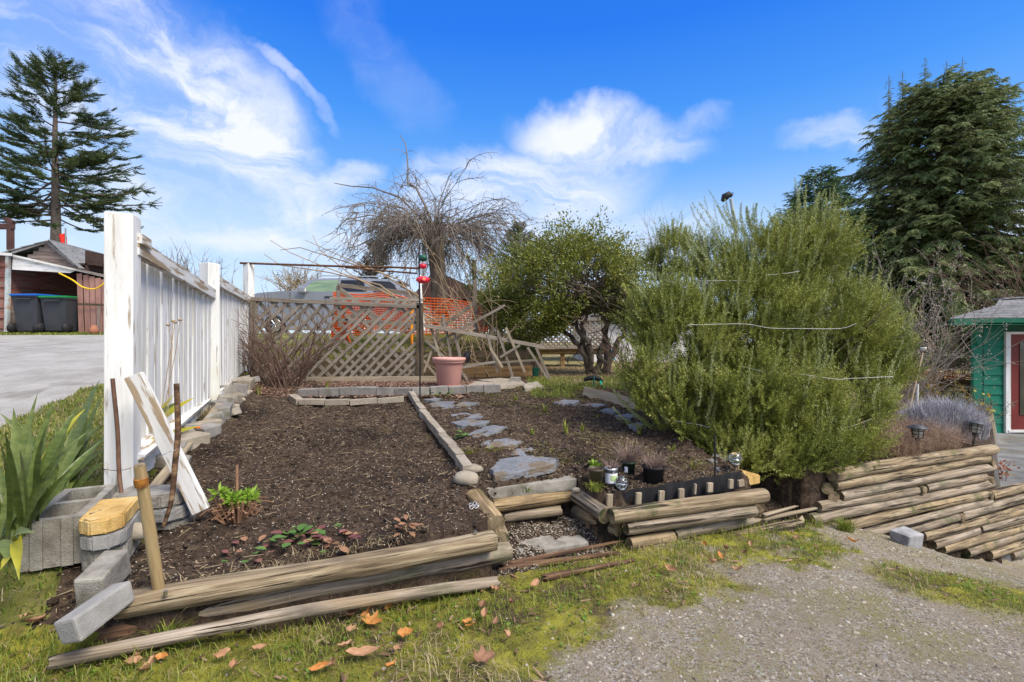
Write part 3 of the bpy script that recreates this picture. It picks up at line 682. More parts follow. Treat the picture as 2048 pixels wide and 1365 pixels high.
slab([(880, 819), (900, 815), (945, 818), (935, 823), (895, 825)], .03, 'thin slate stone near the far end of the path', seed=7)
slab([(856, 810), (880, 804), (958, 806), (952, 812), (900, 816), (865, 815)], .03, 'wide dark slate stone at the far end of the path by the hook pole', seed=8)
slab([(849, 800), (870, 797), (885, 799), (870, 803)], .03, 'small grey slate beside the foot of the hook pole', seed=9)
for i, (q, l) in enumerate([([(1108, 805), (1130, 800), (1160, 802), (1150, 808), (1120, 809)], 'grey slate at the head of the right-hand path'), ([(1160, 812), (1180, 807), (1212, 810), (1200, 817), (1170, 818)], 'second slate of the right-hand path by the timber edging'), ([(1195, 822), (1215, 818), (1242, 822), (1225, 827)], 'third slate of the right-hand path'), ([(1228, 832), (1250, 828), (1278, 832), (1262, 838)], 'slate of the right-hand path nearest the rosemary'), ([(1255, 852), (1275, 845), (1290, 851), (1275, 862)], 'slate half hidden under the rosemary skirt')]):
    slab(q, .03, l, seed=20 + i)
slab([(1412, 925), (1450, 922), (1474, 934), (1440, 942)], .03, 'grey slate offcut between the planter and the rosemary', seed=31)
for i, (q, l) in enumerate([([(935, 778), (952, 768), (990, 770), (982, 781)], 'tan paving slab next to the planter'), ([(985, 771), (1040, 764), (1052, 773), (1000, 781)], 'pale paving slab in the middle of the small terrace'), ([(955, 764), (1000, 760), (1035, 763), (985, 769)], 'tan paving slab at the back of the small terrace'), ([(1048, 773), (1075, 770), (1086, 778), (1050, 784)], 'grey paving slab at the right end of the small terrace')]):
    slab(q, .04, l, m_paver_tan, .03, 'paving_slab', 'paving slab', 'paving slabs beside the planter', 40 + i)
t = link('paver_brick', bevbox_mesh('paver_brick', .13, .10, .07, .006, .003, 3), m_conc, None, Matrix.Translation(hit(1031, 768) + Vector((0, 0, .05)))); tag(t, 'small grey concrete brick standing on the small terrace', 'brick')

# ------------------------------------------------------------------ blocks by the gate post
def hollow_block(o_, L_=.44, W_=.19, H=.185):
    mb = MB(); t = .032; xs = [0, t, L_ / 2 - t / 2, L_ / 2 + t / 2, L_ - t, L_]; ys = [0, t, W_ - t, W_]
    for i in range(5):
        for j in range(3):
            if i in (1, 3) and j == 1: continue
            box(mb, ((xs[i] + xs[i + 1]) / 2 - L_ / 2, (ys[j] + ys[j + 1]) / 2 - W_ / 2, H / 2), (xs[i + 1] - xs[i], ys[j + 1] - ys[j], H))
    for sy in (-.045, .045): box(mb, (-L_ / 2 - .004, sy, H / 2), (.010, .035, H * .995))
    return mb
bl_o = P(38, 1046, 1.80); far_ = P(205, 968, 2.25)
bt = Vector((far_.x - bl_o.x, far_.y - bl_o.y, 0)).normalized()
ctr = Vector((-1.854 + .09 - .097, 1.80 + .044 + .197, .285)); BA = math.atan2(.897, -.442)
bz = hollow_block(0)
o = bz.build('concrete_block', m_conc, None, False, mtx=Matrix.Translation(ctr) @ Matrix.Rotation(BA, 4, 'Z') @ Matrix.Rotation(R(-1), 4, 'Y')); tag(o, 'hollow two-cell concrete block beside the flax plant', 'concrete block')
soilb = MB(); box(soilb, ctr + Vector((0, 0, .06)), (.14, .36, .08), BA - R(90)); tag(soilb.build('soil_fill', m_soil, o), kind='stuff')
def trap_block(name, c, sx, sy, sz, rz, m, label, cat, seed, tilt=(0, 0)):
    """paver with two clipped corners"""
    import bmesh
    bm = bmesh.new(); k = sy * .32
    pts = [(-sx / 2, -sy / 2), (sx / 2 - k, -sy / 2), (sx / 2, -sy / 2 + k), (sx / 2, sy / 2 - k), (sx / 2 - k, sy / 2), (-sx / 2, sy / 2)]
    vs = [bm.verts.new((x, y, -sz / 2)) for x, y in pts]; f = bm.faces.new(vs)
    r = bmesh.ops.extrude_face_region(bm, geom=[f]); up = [v for v in r['geom'] if isinstance(v, bmesh.types.BMVert)]
    for v in up: v.co.z += sz
    bmesh.ops.recalc_face_normals(bm, faces=bm.faces[:])
    rr = random.Random(seed)
    bmesh.ops.bevel(bm, geom=bm.edges[:], offset=.006, segments=2, affect='EDGES')
    bmesh.ops.subdivide_edges(bm, edges=[e for e in bm.edges if e.calc_length() > .05], cuts=3, use_grid_fill=True)
    for v in bm.verts: v.co += Vector([rr.uniform(-.0018, .0018) for _ in range(3)])
    me = bpy.data.meshes.new(name); bm.to_mesh(me); bm.free()
    o = link(name, me, m, None, Matrix.Translation(c) @ Matrix.Rotation(rz, 4, 'Z') @ Matrix.Rotation(tilt[0], 4, 'X') @ Matrix.Rotation(tilt[1], 4, 'Y'))
    return tag(o, label, cat)
AZ = BA + math.pi
c0 = Vector((-1.640, 1.955, .395))
trap_block('cap_stone', c0 + Vector((0, 0, .045)), .29, .14, .060, AZ, m_yellow, 'yellow cast cap stone lying on a grey one beside the hollow block', 'paver', 1)
trap_block('cap_stone', c0 + Vector((.004, .0, -.016)), .29, .145, .056, AZ + .03, m_conc_light, 'grey cap stone directly under the yellow one', 'paver', 2)
trap_block('cap_stone', c0 + Vector((.0, .01, -.092)), .27, .14, .09, AZ, m_conc, 'coarse grey block at the bottom of the yellow-capped stack', 'paver', 3)
c1 = P(305, 988, 2.30)
trap_block('cap_stone', c1 + Vector((0, 0, -.012)), .30, .18, .062, R(4), m_conc, 'upper grey paver of the pair behind the wooden stake', 'paver', 4)
trap_block('cap_stone', c1 + Vector((.01, -.005, -.078)), .31, .185, .062, R(6), m_conc_light, 'lower grey paver of the pair behind the wooden stake', 'paver', 5)
trap_block('cap_stone', c1 + Vector((.02, .02, -.135)), .29, .18, .04, R(10), m_conc, 'buried grey paver under the pair behind the wooden stake', 'paver', 6)
t = board('kerb_stone', P(236, 1122, 1.84), P(176, 1188, 1.66), .085, .10, m_conc, None, seed=7, bev=.008, jit=.004); tag(t, 'tan topped kerb stone between the block stack and the fallen kerb', 'kerb')
t = board('kerb_stone', P(250, 1182, 1.68), P(132, 1266, 1.48), .075, .075, m_conc_light, None, up=(-.25, -.4, 1), seed=8, bev=.008, jit=.004); tag(t, 'tilted pale kerb stone resting against the end of the front log', 'kerb')
# ------------------------------------------------------------------ white picket fence
fn = thing('picket_fence', P(245, 1000, 2.4), 'white picket fence with flaking paint running back beside the road', 'fence')
posts = [(246, 430, 1006, 2.4, .118, .10, 'first'), (419, 527, 812, 4.3, .118, .1, 's'), (497.5, 527, 765, 6.4, .10, .1, 't')]
PW = []
for i, (px, pt, pb, Y, w, d, _) in enumerate(posts):
    a = P(px, pb + 6, Y); b = P(px, pt, Y); PW.append((a, b))
    board('post', a, b, w, w * .95, [m_white], fn, up=(.36, -.93, 0) if i == 0 else (.385, 1, 0), seed=i, bev=.006)
def rail(px0, py0, Y0, px1, py1, Y1, w, t, m=m_white_worn, par=fn, nm='rail', seed=0, up=(1, .385, 0)):
    return board(nm, P(px0, py0, Y0), P(px1, py1, Y1), w, t, m, par, up=up, seed=seed)
rail(268, 492, 2.42, 426, 588, 4.28, .085, .045)
rail(270, 476, 2.42, 290, 488, 2.56, .05, .06)
rail(434, 562, 4.35, 499, 600, 6.38, .09, .045)
rail(266, 912, 2.42, 412, 795, 4.28, .10, .03, up=(.35, 0, 1))
rail(440, 795, 4.35, 480, 757, 6.2, .13, .03)
a = P(250, 900, 2.45) ; 
FD = Vector((-.385, 1, 0)).normalized()
def fence_top(Y):
    if Y < 4.3: t = (Y - 2.42) / 1.86; return (EYE + (190 / F) * 2.42) * (1 - t) + (EYE + 94 / F * 4.28) * t
    t = (Y - 4.35) / 2.03; return (EYE + 120 / F * 4.35) * (1 - t) + (EYE + 82 / F * 6.38) * t
k = 0
for (y0, y1, n) in ((2.52, 4.24, 15), (4.42, 6.30, 17)):
    for i in range(n):
        Y = y0 + (y1 - y0) * (i + .5) / n + random.uniform(-.008, .008)
        x = fence_x(Y) - .035; top = fence_top(Y) - .02; bot = max(float(ground(x, Y)) + .02, .30)
        w = (y1 - y0) / n / .93 * random.uniform(.70, .85)
        lean = random.uniform(-.006, .006)
        board('picket', Vector((x, Y, bot)), Vector((x + lean * .4, Y + lean, top)), w, .018, m_white, fn, up=(1, .385, 0), seed=k, bev=.002); k += 1
t = board('leaning_board', P(403, 1022, 2.28), P(268, 750, 2.24), .075, .03, m_white_worn, None, up=(.2, -1, 0), seed=3); tag(t, 'white painted board leaning diagonally against the end post of the fence', 'board')
# capping timber and long peeled board lying along the foot of the fence
t = board('fallen_board', P(300, 985, 2.5), P(440, 808, 4.0), .05, .02, m_tan, None, seed=9); tag(t, 'thin brown strip of wood lying along the foot of the fence', 'board')
def stick(name, pts, r, m, label, cat, n=8):
    mb = MB(); q = np.array([tuple(p) for p in pts]); rr = np.full(len(q), r) if np.isscalar(r) else np.array(r)
    if len(q) > 2:                                   # smooth the run between the given points
        e = np.concatenate([[2 * q[0] - q[1]], q, [2 * q[-1] - q[-2]]]); out = []; ro = []
        for i in range(len(q) - 1):
            p0, p1, p2, p3 = e[i:i + 4]
            for t in (0, .25, .5, .75):
                out.append(.5 * (2 * p1 + (p2 - p0) * t + (2 * p0 - 5 * p1 + 4 * p2 - p3) * t * t + (3 * p1 - p0 - 3 * p2 + p3) * t ** 3)); ro.append(rr[i] * (1 - t) + rr[i + 1] * t)
        q = np.array(out + [q[-1]]); rr = np.array(ro + [rr[-1]])
    tube(mb, q, rr, n); return tag(mb.build(name, m), label, cat)
stick('bamboo_cane', [P(225, 757, 2.30), P(235, 860, 2.29), P(238, 940, 2.28), P(244, 1000, 2.25)], .009, mat('brown_cane', [(.09, .045, .03), (.18, .10, .06)], 20, rough=.6), 'thin brown cane wired upright to the front of the white end post', 'cane')
stick('rusty_rod', [P(353, 767, 2.12), P(356, 860, 2.12), P(350, 930, 2.11), P(343, 1000, 2.10), P(327, 1052, 2.08)], [.011, .012, .012, .010, .008], m_rot, 'dark rough stick standing in front of the leaning white board', 'stick')
s0 = P(277, 932, 1.62); s1 = PZ(338, 1290, .0)
t = log_obj('wooden_stake', s1 + Vector((0, 0, -.04)), s0, .020, [mat('yellowish_stake', [(.20, .13, .06), (.36, .26, .13), (.46, .34, .19)], 8, (.25, 3, 3), rough=.8, bump=.5, spots=[(CR, 12, (.12, 2, 2), .66, .70)]), m_end], None, 77, r2=.018)
tag(t, 'round wooden stake driven into the grass in front of the lowest log', 'stake')
mb = MB(); sdv = (s1 - s0).normalized(); tube(mb, [s0 + sdv * .045, s0 + sdv * .062, s0 + sdv * .075], [.0200, .0210, .0200], 14); tag(mb.build('rusty_band', mat('rust_orange', [(.16, .06, .015), (.40, .17, .03)], 40, rough=.8), t), None)
mb = MB()
tube(mb, [P(207, 938, 2.33), P(225, 941, 2.30), P(247, 940, 2.30), P(262, 936, 2.36)], .0016, 4)
tag(mb.build('tie_wire', m_rust), 'thin wire wrapped round the white end post', 'wire')
mb = MB(); tube(mb, [P(284, 928, 1.64), P(310, 918, 1.9), P(342, 902, 2.09), P(352, 900, 2.10)], .0014, 4)
tag(mb.build('tie_wire', m_metal), 'bright wire from the wooden stake to the dark stick', 'wire')
t = link('lighter', bevbox_mesh('lighter', .045, .014, .010, .004, seed=1), mat('orange_plastic', [(.75, .13, .01), (.8, .16, .02)], rough=.4, bump=0), None, Matrix.Translation(hit(394, 880) + Vector((0, 0, .085))) @ Matrix.Rotation(.1, 4, 'Z')); tag(t, 'small orange plastic lighter lying on a grey block by the fence', 'lighter')

# ------------------------------------------------------------------ lattice fence behind the bed
YL = 6.3
def pl(px, py, Y=YL): return P(px, py, Y)
lf = thing('lattice_fence', P(670, 752, YL), 'weathered wooden lattice panel standing behind the bare shrub', 'fence')
board('rail', pl(504, 598), pl(842, 614), .06, .05, m_lath, lf, seed=1)
board('rail', pl(660, 597, 6.33), pl(846, 600, 6.33), .04, .04, m_lath, lf, seed=2)
board('post', pl(840, 768), pl(840, 606), .085, .06, m_dark_board, lf, up=(0, 1, 0), seed=3)
board('post', pl(508, 768), pl(508, 598), .07, .05, m_lath, lf, up=(0, 1, 0), seed=4)
board('base_board', pl(575, 762, 6.22), pl(880, 760, 6.22), .10, .035, m_tan, lf, up=(0, 1, 0), seed=5)
rect = (509, 836, 601, 756)
def clip(x0, y0, dx, dy):
    t0, t1 = -1e9, 1e9
    for p, d, lo_, hi_ in ((x0, dx, rect[0], rect[1]), (y0, dy, rect[2], rect[3])):
        a, b = (lo_ - p) / d, (hi_ - p) / d
        t0 = max(t0, min(a, b)); t1 = min(t1, max(a, b))
    return t0, t1
k = 0
for sgn, Yo in ((1, YL + .012), (-1, YL - .004)):
    x = rect[0] - 170
    while x < rect[1] + 170:
        st = (25 if sgn > 0 else (27 if x < 640 else 19)) + random.uniform(-2, 2)
        x += st
        slope = -(1.0 + random.uniform(-.07, .07)) if sgn < 0 else 1.05 + random.uniform(-.04, .04)
        xb = x; yb = 756 if sgn < 0 else 601
        dx, dy = 1, slope
        t0, t1 = clip(xb - 1000, yb - 1000 * slope, dx, dy)
        if t1 - t0 < 14: continue
        if sgn > 0 and random.random() < .08: continue
        A = (xb - 1000 + t0, yb - 1000 * slope + t0 * slope); B = (xb - 1000 + t1, yb - 1000 * slope + t1 * slope)
        board('lath', pl(*A, Yo), pl(*B, Yo), random.uniform(.036, .046), .009, m_lath, lf, up=(0, 1, 0), seed=k, bev=.001); k += 1
# collapsed trellis to the right
ft = thing('broken_trellis', P(960, 740, 6.4), 'collapsed trellis of loose diagonal laths right of the lattice panel', 'trellis')
board('rail', pl(846, 650, 6.3), pl(1088, 694, 6.55), .05, .05, m_lath, ft, seed=1)
board('rail', pl(925, 730, 6.6), pl(1072, 720, 6.65), .03, .03, m_tan, ft, seed=2)
for i, (a, b) in enumerate([((862, 655), (882, 720)), ((893, 660), (903, 722)), ((908, 662), (922, 722)), ((846, 715), (950, 655)), ((848, 700), (1010, 610)), ((850, 680), (925, 745)), ((846, 720), (880, 760)), ((975, 668), (995, 745)), ((995, 660), (1028, 762)), ((1012, 655), (1050, 745)), ((1055, 695), (1098, 760)), ((1072, 695), (1100, 758)), ((980, 695), (1005, 735)), ((886, 628), (892, 668)), ((925, 745), (935, 760)), ((848, 745), (885, 640)), ((1000, 715), (1040, 690)), ((924, 735), (1000, 722))]):
    board('lath', pl(*a, 6.36 + .02 * (i % 5)), pl(*b, 6.38 + .02 * (i % 4)), .032, .009, m_lath if i % 3 else m_tan, ft, up=(0, 1, 0), seed=i, bev=.001)
rw = thing('timber_retaining_wall', P(960, 760, 7.0), 'dark timber boards holding back the grassy bank behind the planter', 'retaining wall')
for i, (x0, y0, x1, y1, h, m) in enumerate([(700, 712, 1060, 708, .11, m_dark_board), (600, 730, 1062, 726, .13, m_dark_board), (600, 748, 1064, 746, .13, m_dark_board), (925, 744, 1066, 742, .15, m_brown_board), (925, 762, 1068, 762, .10, m_brown_board)]):
    Yo = 7.0 if i < 3 else 6.85
    board('board', P(x0, y0, Yo), P(x1, y1, Yo), h, .04, m, rw, up=(0, 1, 0), seed=i)
board('board', P(1058, 757, 7.0), P(1062, 700, 8.4), .30, .04, m_dark_board, rw, up=(1, 0, 0), seed=8)

# orange safety mesh
m_or = mat('orange_safety_mesh', [(.85, .13, .02), (.95, .22, .04)], 3, rough=.55, bump=0, transl=.25)
def safety_mesh(name, pts_top, pts_bot, cell, r, label, sag=.03, seed=0, group='orange safety netting'):
    """netting as real strands between two edge lines"""
    g = np.random.default_rng(seed); T = np.array([tuple(p) for p in pts_top]); B = np.array([tuple(p) for p in pts_bot])
    Lh = np.linalg.norm(np.diff(T, axis=0), axis=1).sum(); Hh = np.linalg.norm(T[0] - B[0])
    nu = int(Lh / cell) + 1; nv = int(Hh / cell) + 1
    u = np.linspace(0, len(T) - 1, nu); i = np.minimum(u.astype(int), len(T) - 2); f = (u - i)[:, None]
    Tt = T[i] * (1 - f) + T[i + 1] * f; Bb = B[i] * (1 - f) + B[i + 1] * f
    v = np.linspace(0, 1, nv)[None, :, None]; G = Tt[:, None] * (1 - v) + Bb[:, None] * v
    ph = g.uniform(0, 6, 4); uu = np.linspace(0, Lh, nu)[:, None]; vv = np.linspace(0, Hh, nv)[None]
    G[..., 1] += sag * (np.sin(uu * 5 + ph[0]) + .6 * np.sin(uu * 11 + vv * 4 + ph[1])) ; G[..., 2] += sag * .5 * np.sin(uu * 7 + ph[2]); G[..., 0] += sag * .3 * np.sin(vv * 9 + uu * 3)
    mb = MB()
    for a in range(nu): tube(mb, G[a], r, 4, cap=False)
    for b in range(nv): tube(mb, G[:, b], r * 1.5, 4, cap=False)
    return tag(mb.build(name, m_or), label, 'safety netting', group)
safety_mesh('safety_netting', [P(667, 588, 7.6), P(700, 586, 7.6), P(760, 588, 7.5), P(835, 598, 7.4)], [P(663, 672, 7.6), P(700, 668, 7.6), P(760, 662, 7.5), P(835, 666, 7.4)], .036, .0070, 'crumpled orange netting behind the lattice panel in front of the parked car', .05, 1)
safety_mesh('safety_netting', [P(840, 594, 8.2), P(900, 600, 8.2), P(948, 606, 8.2), P(975, 622, 8.2)], [P(840, 668, 8.2), P(900, 668, 8.2), P(948, 664, 8.2), P(975, 662, 8.2)], .046, .0072, 'orange netting stretched to the right of the hook pole', .02, 2)
safety_mesh('safety_netting', [P(668, 590, 7.50), P(690, 600, 7.45), P(690, 640, 7.4)], [P(664, 672, 7.5), P(684, 680, 7.45), P(700, 690, 7.4)], .034, .0075, 'bunched left end of the orange netting beside the car door', .06, 3)
bf = thing('broken_gate', P(750, 600, 7.3), 'grey boards nailed in a cross holding up the orange netting', 'gate')
for i, (a, b) in enumerate([((675, 570), (835, 588)), ((676, 575), (760, 640)), ((676, 572), (680, 655)), ((830, 590), (832, 660)), ((680, 640), (830, 650)), ((690, 640), (760, 600)), ((948, 606), (870, 665)), ((950, 560), (952, 668))]):
    board('board', P(*a, 7.35), P(*b, 7.35), .06, .02, m_lath, bf, up=(0, 1, 0), seed=i)
mb = MB(); tube(mb, [P(823, 608, 6.9), P(822, 650, 6.9), P(824, 690, 6.9)], [.035, .03, .02], 8); tag(mb.build('orange_post', mat('orange_yellow_tube', [(.8, .35, .02), (.85, .22, .02)], 5, rough=.5, bump=.2)), 'yellow and orange plastic post behind the right edge of the lattice', 'post')
# thin pipe from fence post to the weeping tree
stick('metal_pipe', [P(480, 526, 6.35), P(600, 530, 6.4), P(700, 533, 6.42), P(770, 534, 6.44), P(846, 537, 6.46)], .014, m_rust, 'rusty horizontal pipe resting on the last white post', 'pipe')
stick('metal_pipe', [P(690, 535, 6.5), P(760, 541, 6.5), P(835, 547, 6.5)], .011, m_rust, 'second rusty pipe sagging below the first near the bird feeder', 'pipe')
stick('white_pole', [P(840, 550, 6.6), P(843, 600, 6.55), P(848, 660, 6.5)], .016, m_white, 'slim white pole behind the hook pole', 'pole')
stick('utility_pole', [P(950, 640, 9.5), P(949, 560, 9.5), P(948, 520, 9.5)], .045, m_lath, 'short grey post standing behind the orange netting', 'post')

# shepherd's hook and hummingbird feeder
YH = 4.75
hk = []
b0 = hit(840, 806); YH = b0.y
for (px, py) in ((840, 806), (840, 700), (839, 600), (838, 520), (838, 500), (840, 489), (844, 486), (847, 492), (847, 500)): hk.append(P(px, py, YH))
stick('hook_pole', hk, .0075, m_black, 'tall black shepherd hook pole beside the far end of the pavers', 'garden hook', 8)
fd = thing('bird_feeder', P(846, 530, YH), 'red hummingbird feeder with a dark green ant guard hanging from the black hook', 'bird feeder')
cz = lambda py: EYE - (py - 682) / F * YH
cx = P(846, 530, YH).x
m_green = mat('dark_green_plastic', [(.01, .07, .045), (.015, .10, .06)], rough=.4, bump=0); m_red = mat('red_plastic', [(.62, .01, .03), (.70, .02, .05)], rough=.3, bump=0, spec=.6)
mb = MB(); tube(mb, [(cx, YH, cz(497)), (cx, YH, cz(512))], .004, 6); mb.build('hanger', m_black, fd)
mb = MB(); lathe(mb, [(0, cz(523)), (.025, cz(522)), (.038, cz(518)), (.04, cz(511)), (.036, cz(511)), (0, cz(513))], (cx, YH, 0)); mb.build('ant_guard', m_green, fd)
mb = MB(); lathe(mb, [(0, cz(537)), (.032, cz(537)), (.034, cz(529)), (.028, cz(528)), (0, cz(528))], (cx, YH, 0)); mb.build('cap', m_red, fd)
mb = MB(); lathe(mb, [(.026, cz(537)), (.027, cz(541)), (.017, cz(551)), (.016, cz(556))], (cx, YH, 0)); mb.build('bottle', glass_mat('feeder_glass'), fd)
mb = MB(); lathe(mb, [(0, cz(567)), (.045, cz(566)), (.062, cz(561)), (.058, cz(556)), (.03, cz(553)), (0, cz(553))], (cx, YH, 0)); mb.build('tray', m_red, fd)
for a in range(4):
    th = -1.57 + a * 1.57 + .35; mb = MB(); c = np.array((cx + .05 * math.cos(th), YH + .05 * math.sin(th), cz(560)))
    o_ = np.array((math.cos(th), math.sin(th), .25)); tube(mb, [c, c + o_ * .012, c + o_ * .016], [.006, .018, .020], 10); fl = mb.build('flower_port', m_red, fd)
    mb = MB(); tube(mb, [c + o_ * .012, c + o_ * .0185], .007, 8); mb.build('flower_centre', mat('feeder_yellow', [(.8, .55, .02), (.85, .6, .03)], bump=0), fl)
mb = MB(); tube(mb, [(cx + .03, YH + .01, cz(537)), (cx + .018, YH + .01, cz(556))], .002, 4); mb.build('rod', m_metal, fd)
# pink planter
pl_c = hit(898, 773); pr = 66 / 2 / F * pl_c.y
m_pink = mat('pink_plastic', [(.50, .25, .21), (.60, .32, .28)], 3, rough=.45, bump=.05, spots=[((.09, .055, .04), 16, (1, 1, .6), .66, .70)])
pp = thing('planter', pl_c, 'large dusty pink plastic planter with a saucer on the small terrace', 'planter')
h = 58 / F * pl_c.y; c = tuple(pl_c)
mb = MB(); lathe(mb, [(0, .02), (pr * .66, .02), (pr * .70, .03), (pr * .84, h * .78), (pr * .86, h * .80), (pr * .86, h * .84)], c, 40); mb.build('pot_body', m_pink, pp)
mb = MB(); lathe(mb, [(pr * .86, h * .80), (pr * .93, h * .81), (pr * .95, h * .86), (pr * .95, h * .885), (pr * 1.0, h * .90), (pr * 1.015, h * .95), (pr, h * .995), (pr * .96, h), (pr * .9, h * .98), (pr * .86, h * .9), (pr * .78, h * .5)], c, 40); mb.build('rim', m_pink, pp)
mb = MB(); lathe(mb, [(0, 0), (pr * .66, 0), (pr * .70, .008), (pr * .69, .028), (pr * .64, .03), (0, .03)], c, 40); mb.build('saucer', mat('terracotta_plastic', [(.30, .09, .05), (.40, .13, .08)], bump=.05, rough=.5), pp)
mb = MB(); lathe(mb, [(0, h * .86), (pr * .84, h * .85)], c, 30); tag(mb.build('potting_soil', m_soil, pp), kind='stuff')

# ------------------------------------------------------------------ little planter bed: edging, stakes, pots, solar globes
te = thing('plastic_edging', PZ(1225, 1010, .2), 'black corrugated plastic edging with little wooden pegs round the small planter bed', 'edging')
path = [P(1148, 955, 3.12), P(1170, 972, 2.98), P(1200, 992, 2.85), P(1226, 1006, 2.76), P(1290, 999, 2.80), P(1360, 986, 2.87), P(1430, 973, 2.96), P(1482, 964, 3.02)]
pts = []
for a, b in zip(path[:-1], path[1:]):
    for q in range(10): pts.append(a.lerp(b, q / 10))
pts.append(path[-1]); n = len(pts); V = []
for i, p in enumerate(pts):
    w = .004 * math.sin(i * 1.6); th_ = .002
    hh = .055 + .004 * math.sin(i * .7)
    nn = Vector((.4, .9, 0)) if i < 30 else Vector((-.35, .93, 0))
    for q, z in ((0, -hh), (0, hh), (1, hh), (1, -hh)): V.append(tuple(p + nn * (w + th_ * q) + Vector((0, 0, z + .012))))
mb = MB(); i = np.arange(n - 1)[:, None] * 4
mb.add(V, np.concatenate([np.concatenate([i + a, i + 4 + a, i + 4 + b, i + b], 1) for a, b in ((0, 1), (1, 2), (2, 3))]))
mb.build('plastic_strip', m_black, te, False)
for j, (px, py, w, h_) in enumerate([(1164, 963, .035, .08), (1191, 982, .018, .08), (1218, 1000, .035, .08), (1276, 996, .034, .075), (1322, 990, .035, .06), (1362, 985, .035, .055), (1389, 976, .012, .06), (1419, 973, .038, .055), (1461, 966, .030, .055), (1482, 965, .04, .04)]):
    Y = 3.0 - (px - 1164) * .005 if px < 1226 else 2.73 + (px - 1226) * .0010
    b_ = P(px, py, Y - .02)
    board('peg', b_ + Vector((0, 0, -h_ * .6)), b_ + Vector((random.uniform(-.006, .006), 0, h_ * .42)), w, .018, m_tan, te, up=(.3, -1, 0), seed=j)
def pot(px, py, wpx, hpx, label, m, tag_=None, taper=.8, name='plant_pot', lip=True):
    c = hit(px, py + hpx / 2); r = wpx / 2 / F * c.y; h = hpx / F * c.y
    t = thing(name, c, label, 'plant pot', 'small pots in the planter bed')
    mb = MB(); lathe(mb, [(0, 0), (r * taper, 0), (r * .96, h * .86), (r, h * .87), (r * 1.04, h * .9), (r * 1.04, h), (r * .97, h), (r * .93, h * .8)], tuple(c), 28); mb.build('pot_body', m, t)
    mb = MB(); lathe(mb, [(0, h * .9), (r * .95, h * .88)], tuple(c), 20); tag(mb.build('potting_soil', m_soil, t), kind='stuff')
    return t, c, r, h
m_gp = mat('dark_green_pot', [(.012, .028, .02), (.02, .045, .032)], rough=.5, bump=.05)
p1_, c1_, r1_, h1_ = pot(1192, 955, 30, 36, 'brown pot of bright yellow-green leaves at the corner of the black edging', mat('brown_pot', [(.05, .04, .025), (.09, .07, .045)], rough=.5, bump=.05))
p2_, c2_, r2_, h2_ = pot(1222, 952, 26, 34, 'silver tin can with a green and white printed label holding a dry plant', mat('tin', [(.45, .47, .52), (.6, .62, .66)], rough=.3, metal=.8, bump=.05), taper=1)
p3_, c3_, r3_, h3_ = pot(1257, 936, 28, 26, 'dark green pot with a small white tag behind the tin can', m_gp)
p4_, c4_, r4_, h4_ = pot(1307, 948, 44, 32, 'wide black pot with dry twigs at the right of the pots', m_black, taper=.82)
def curved_label(c, r, z0, z1, a0, a1, m, par, name='label'):
    mb = MB(); th = np.linspace(R(a0), R(a1), 9); v = [(c[0] + r * math.cos(t), c[1] + r * math.sin(t), c[2] + z) for t in th for z in (z0, z1)]
    mb.add(v, [(2 * i, 2 * i + 2, 2 * i + 3, 2 * i + 1) for i in range(8)]); return mb.build(name, m, par)
curved_label(c2_, r2_ * 1.012, h2_ * .15, h2_ * .72, 200, 330, mat('label_white', [(.7, .72, .74), (.8, .8, .8)], bump=0), p2_)
curved_label(c2_, r2_ * 1.025, h2_ * .30, h2_ * .60, 255, 315, mat('label_green', [(.08, .32, .06), (.5, .6, .3), (.10, .4, .08)], 60, bump=0), p2_)
curved_label(c3_, r3_ * 1.01, h3_ * .25, h3_ * .68, 222, 250, mat('tag_white', [(.6, .64, .68), (.75, .78, .8)], 30, bump=0, spots=[((.08, .1, .14), 70, (1, 1, 1), .58, .6)]), p3_, 'tag')
def globe(px, py, rpx, Y, label, stem_to=None):
    c = P(px, py, Y); r = rpx / F * Y
    t = thing('solar_globe_light', c, label, 'garden light', 'solar globe lights')
    mb = MB(); a = np.linspace(-math.pi / 2 * .8, math.pi / 2, 14); lathe(mb, [(r * math.cos(q), r * math.sin(q)) for q in a], tuple(c), 28)
    mb.build('glass_globe', glass_mat('crackled_glass', rough=.12), t)
    mb = MB(); pebbles(mb, np.array(c) + norm(rng.normal(size=(60, 3))) * r * .80, r * .2); mb.build('inner_facets', mat('frosted_inner', [(.6, .62, .62), (.8, .8, .8)], bump=0, rough=.2), t)
    mb = MB(); lathe(mb, [(0, -r * .05), (r * .55, -r * .05), (r * .6, -r * .2), (r * .6, -r * .25), (0, -r * .25)], tuple(c), 20); mb.build('solar_cell', m_metal, t)
    mb = MB(); lathe(mb, [(r * .62, -r * .75), (r * .70, -r * .82), (r * .62, -r * 1.05), (r * .35, -r * 1.35), (r * .24, -r * 1.5), (0, -r * 1.5)], tuple(c), 20); mb.build('collar', m_metal, t)
    mb = MB(); lathe(mb, [(r * .2, -r * 1.5), (r * .2, -r * 2.6), (r * .2, -r * 5)], tuple(c), 12); mb.build('stem', m_metal, t)
globe(1243, 965, 13, 2.84, 'round crackled glass solar light behind the planter log at the left corner')
globe(1471, 916, 12.5, 3.12, 'round crackled glass solar light on a steel stem by the yellow stone')
stick('black_stake', [P(1430, 980, 2.98), P(1430, 870, 2.98)], .006, m_black, 'thin black stake in the planter bed in front of the rosemary', 'stake')
trap_block('cap_stone', P(1484, 950, 3.22) + Vector((0, .05, -.02)), .24, .12, .06, R(118), m_yellow, 'yellow cast stone at the right end of the small planter bed', 'paver', 14)
mb = MB()
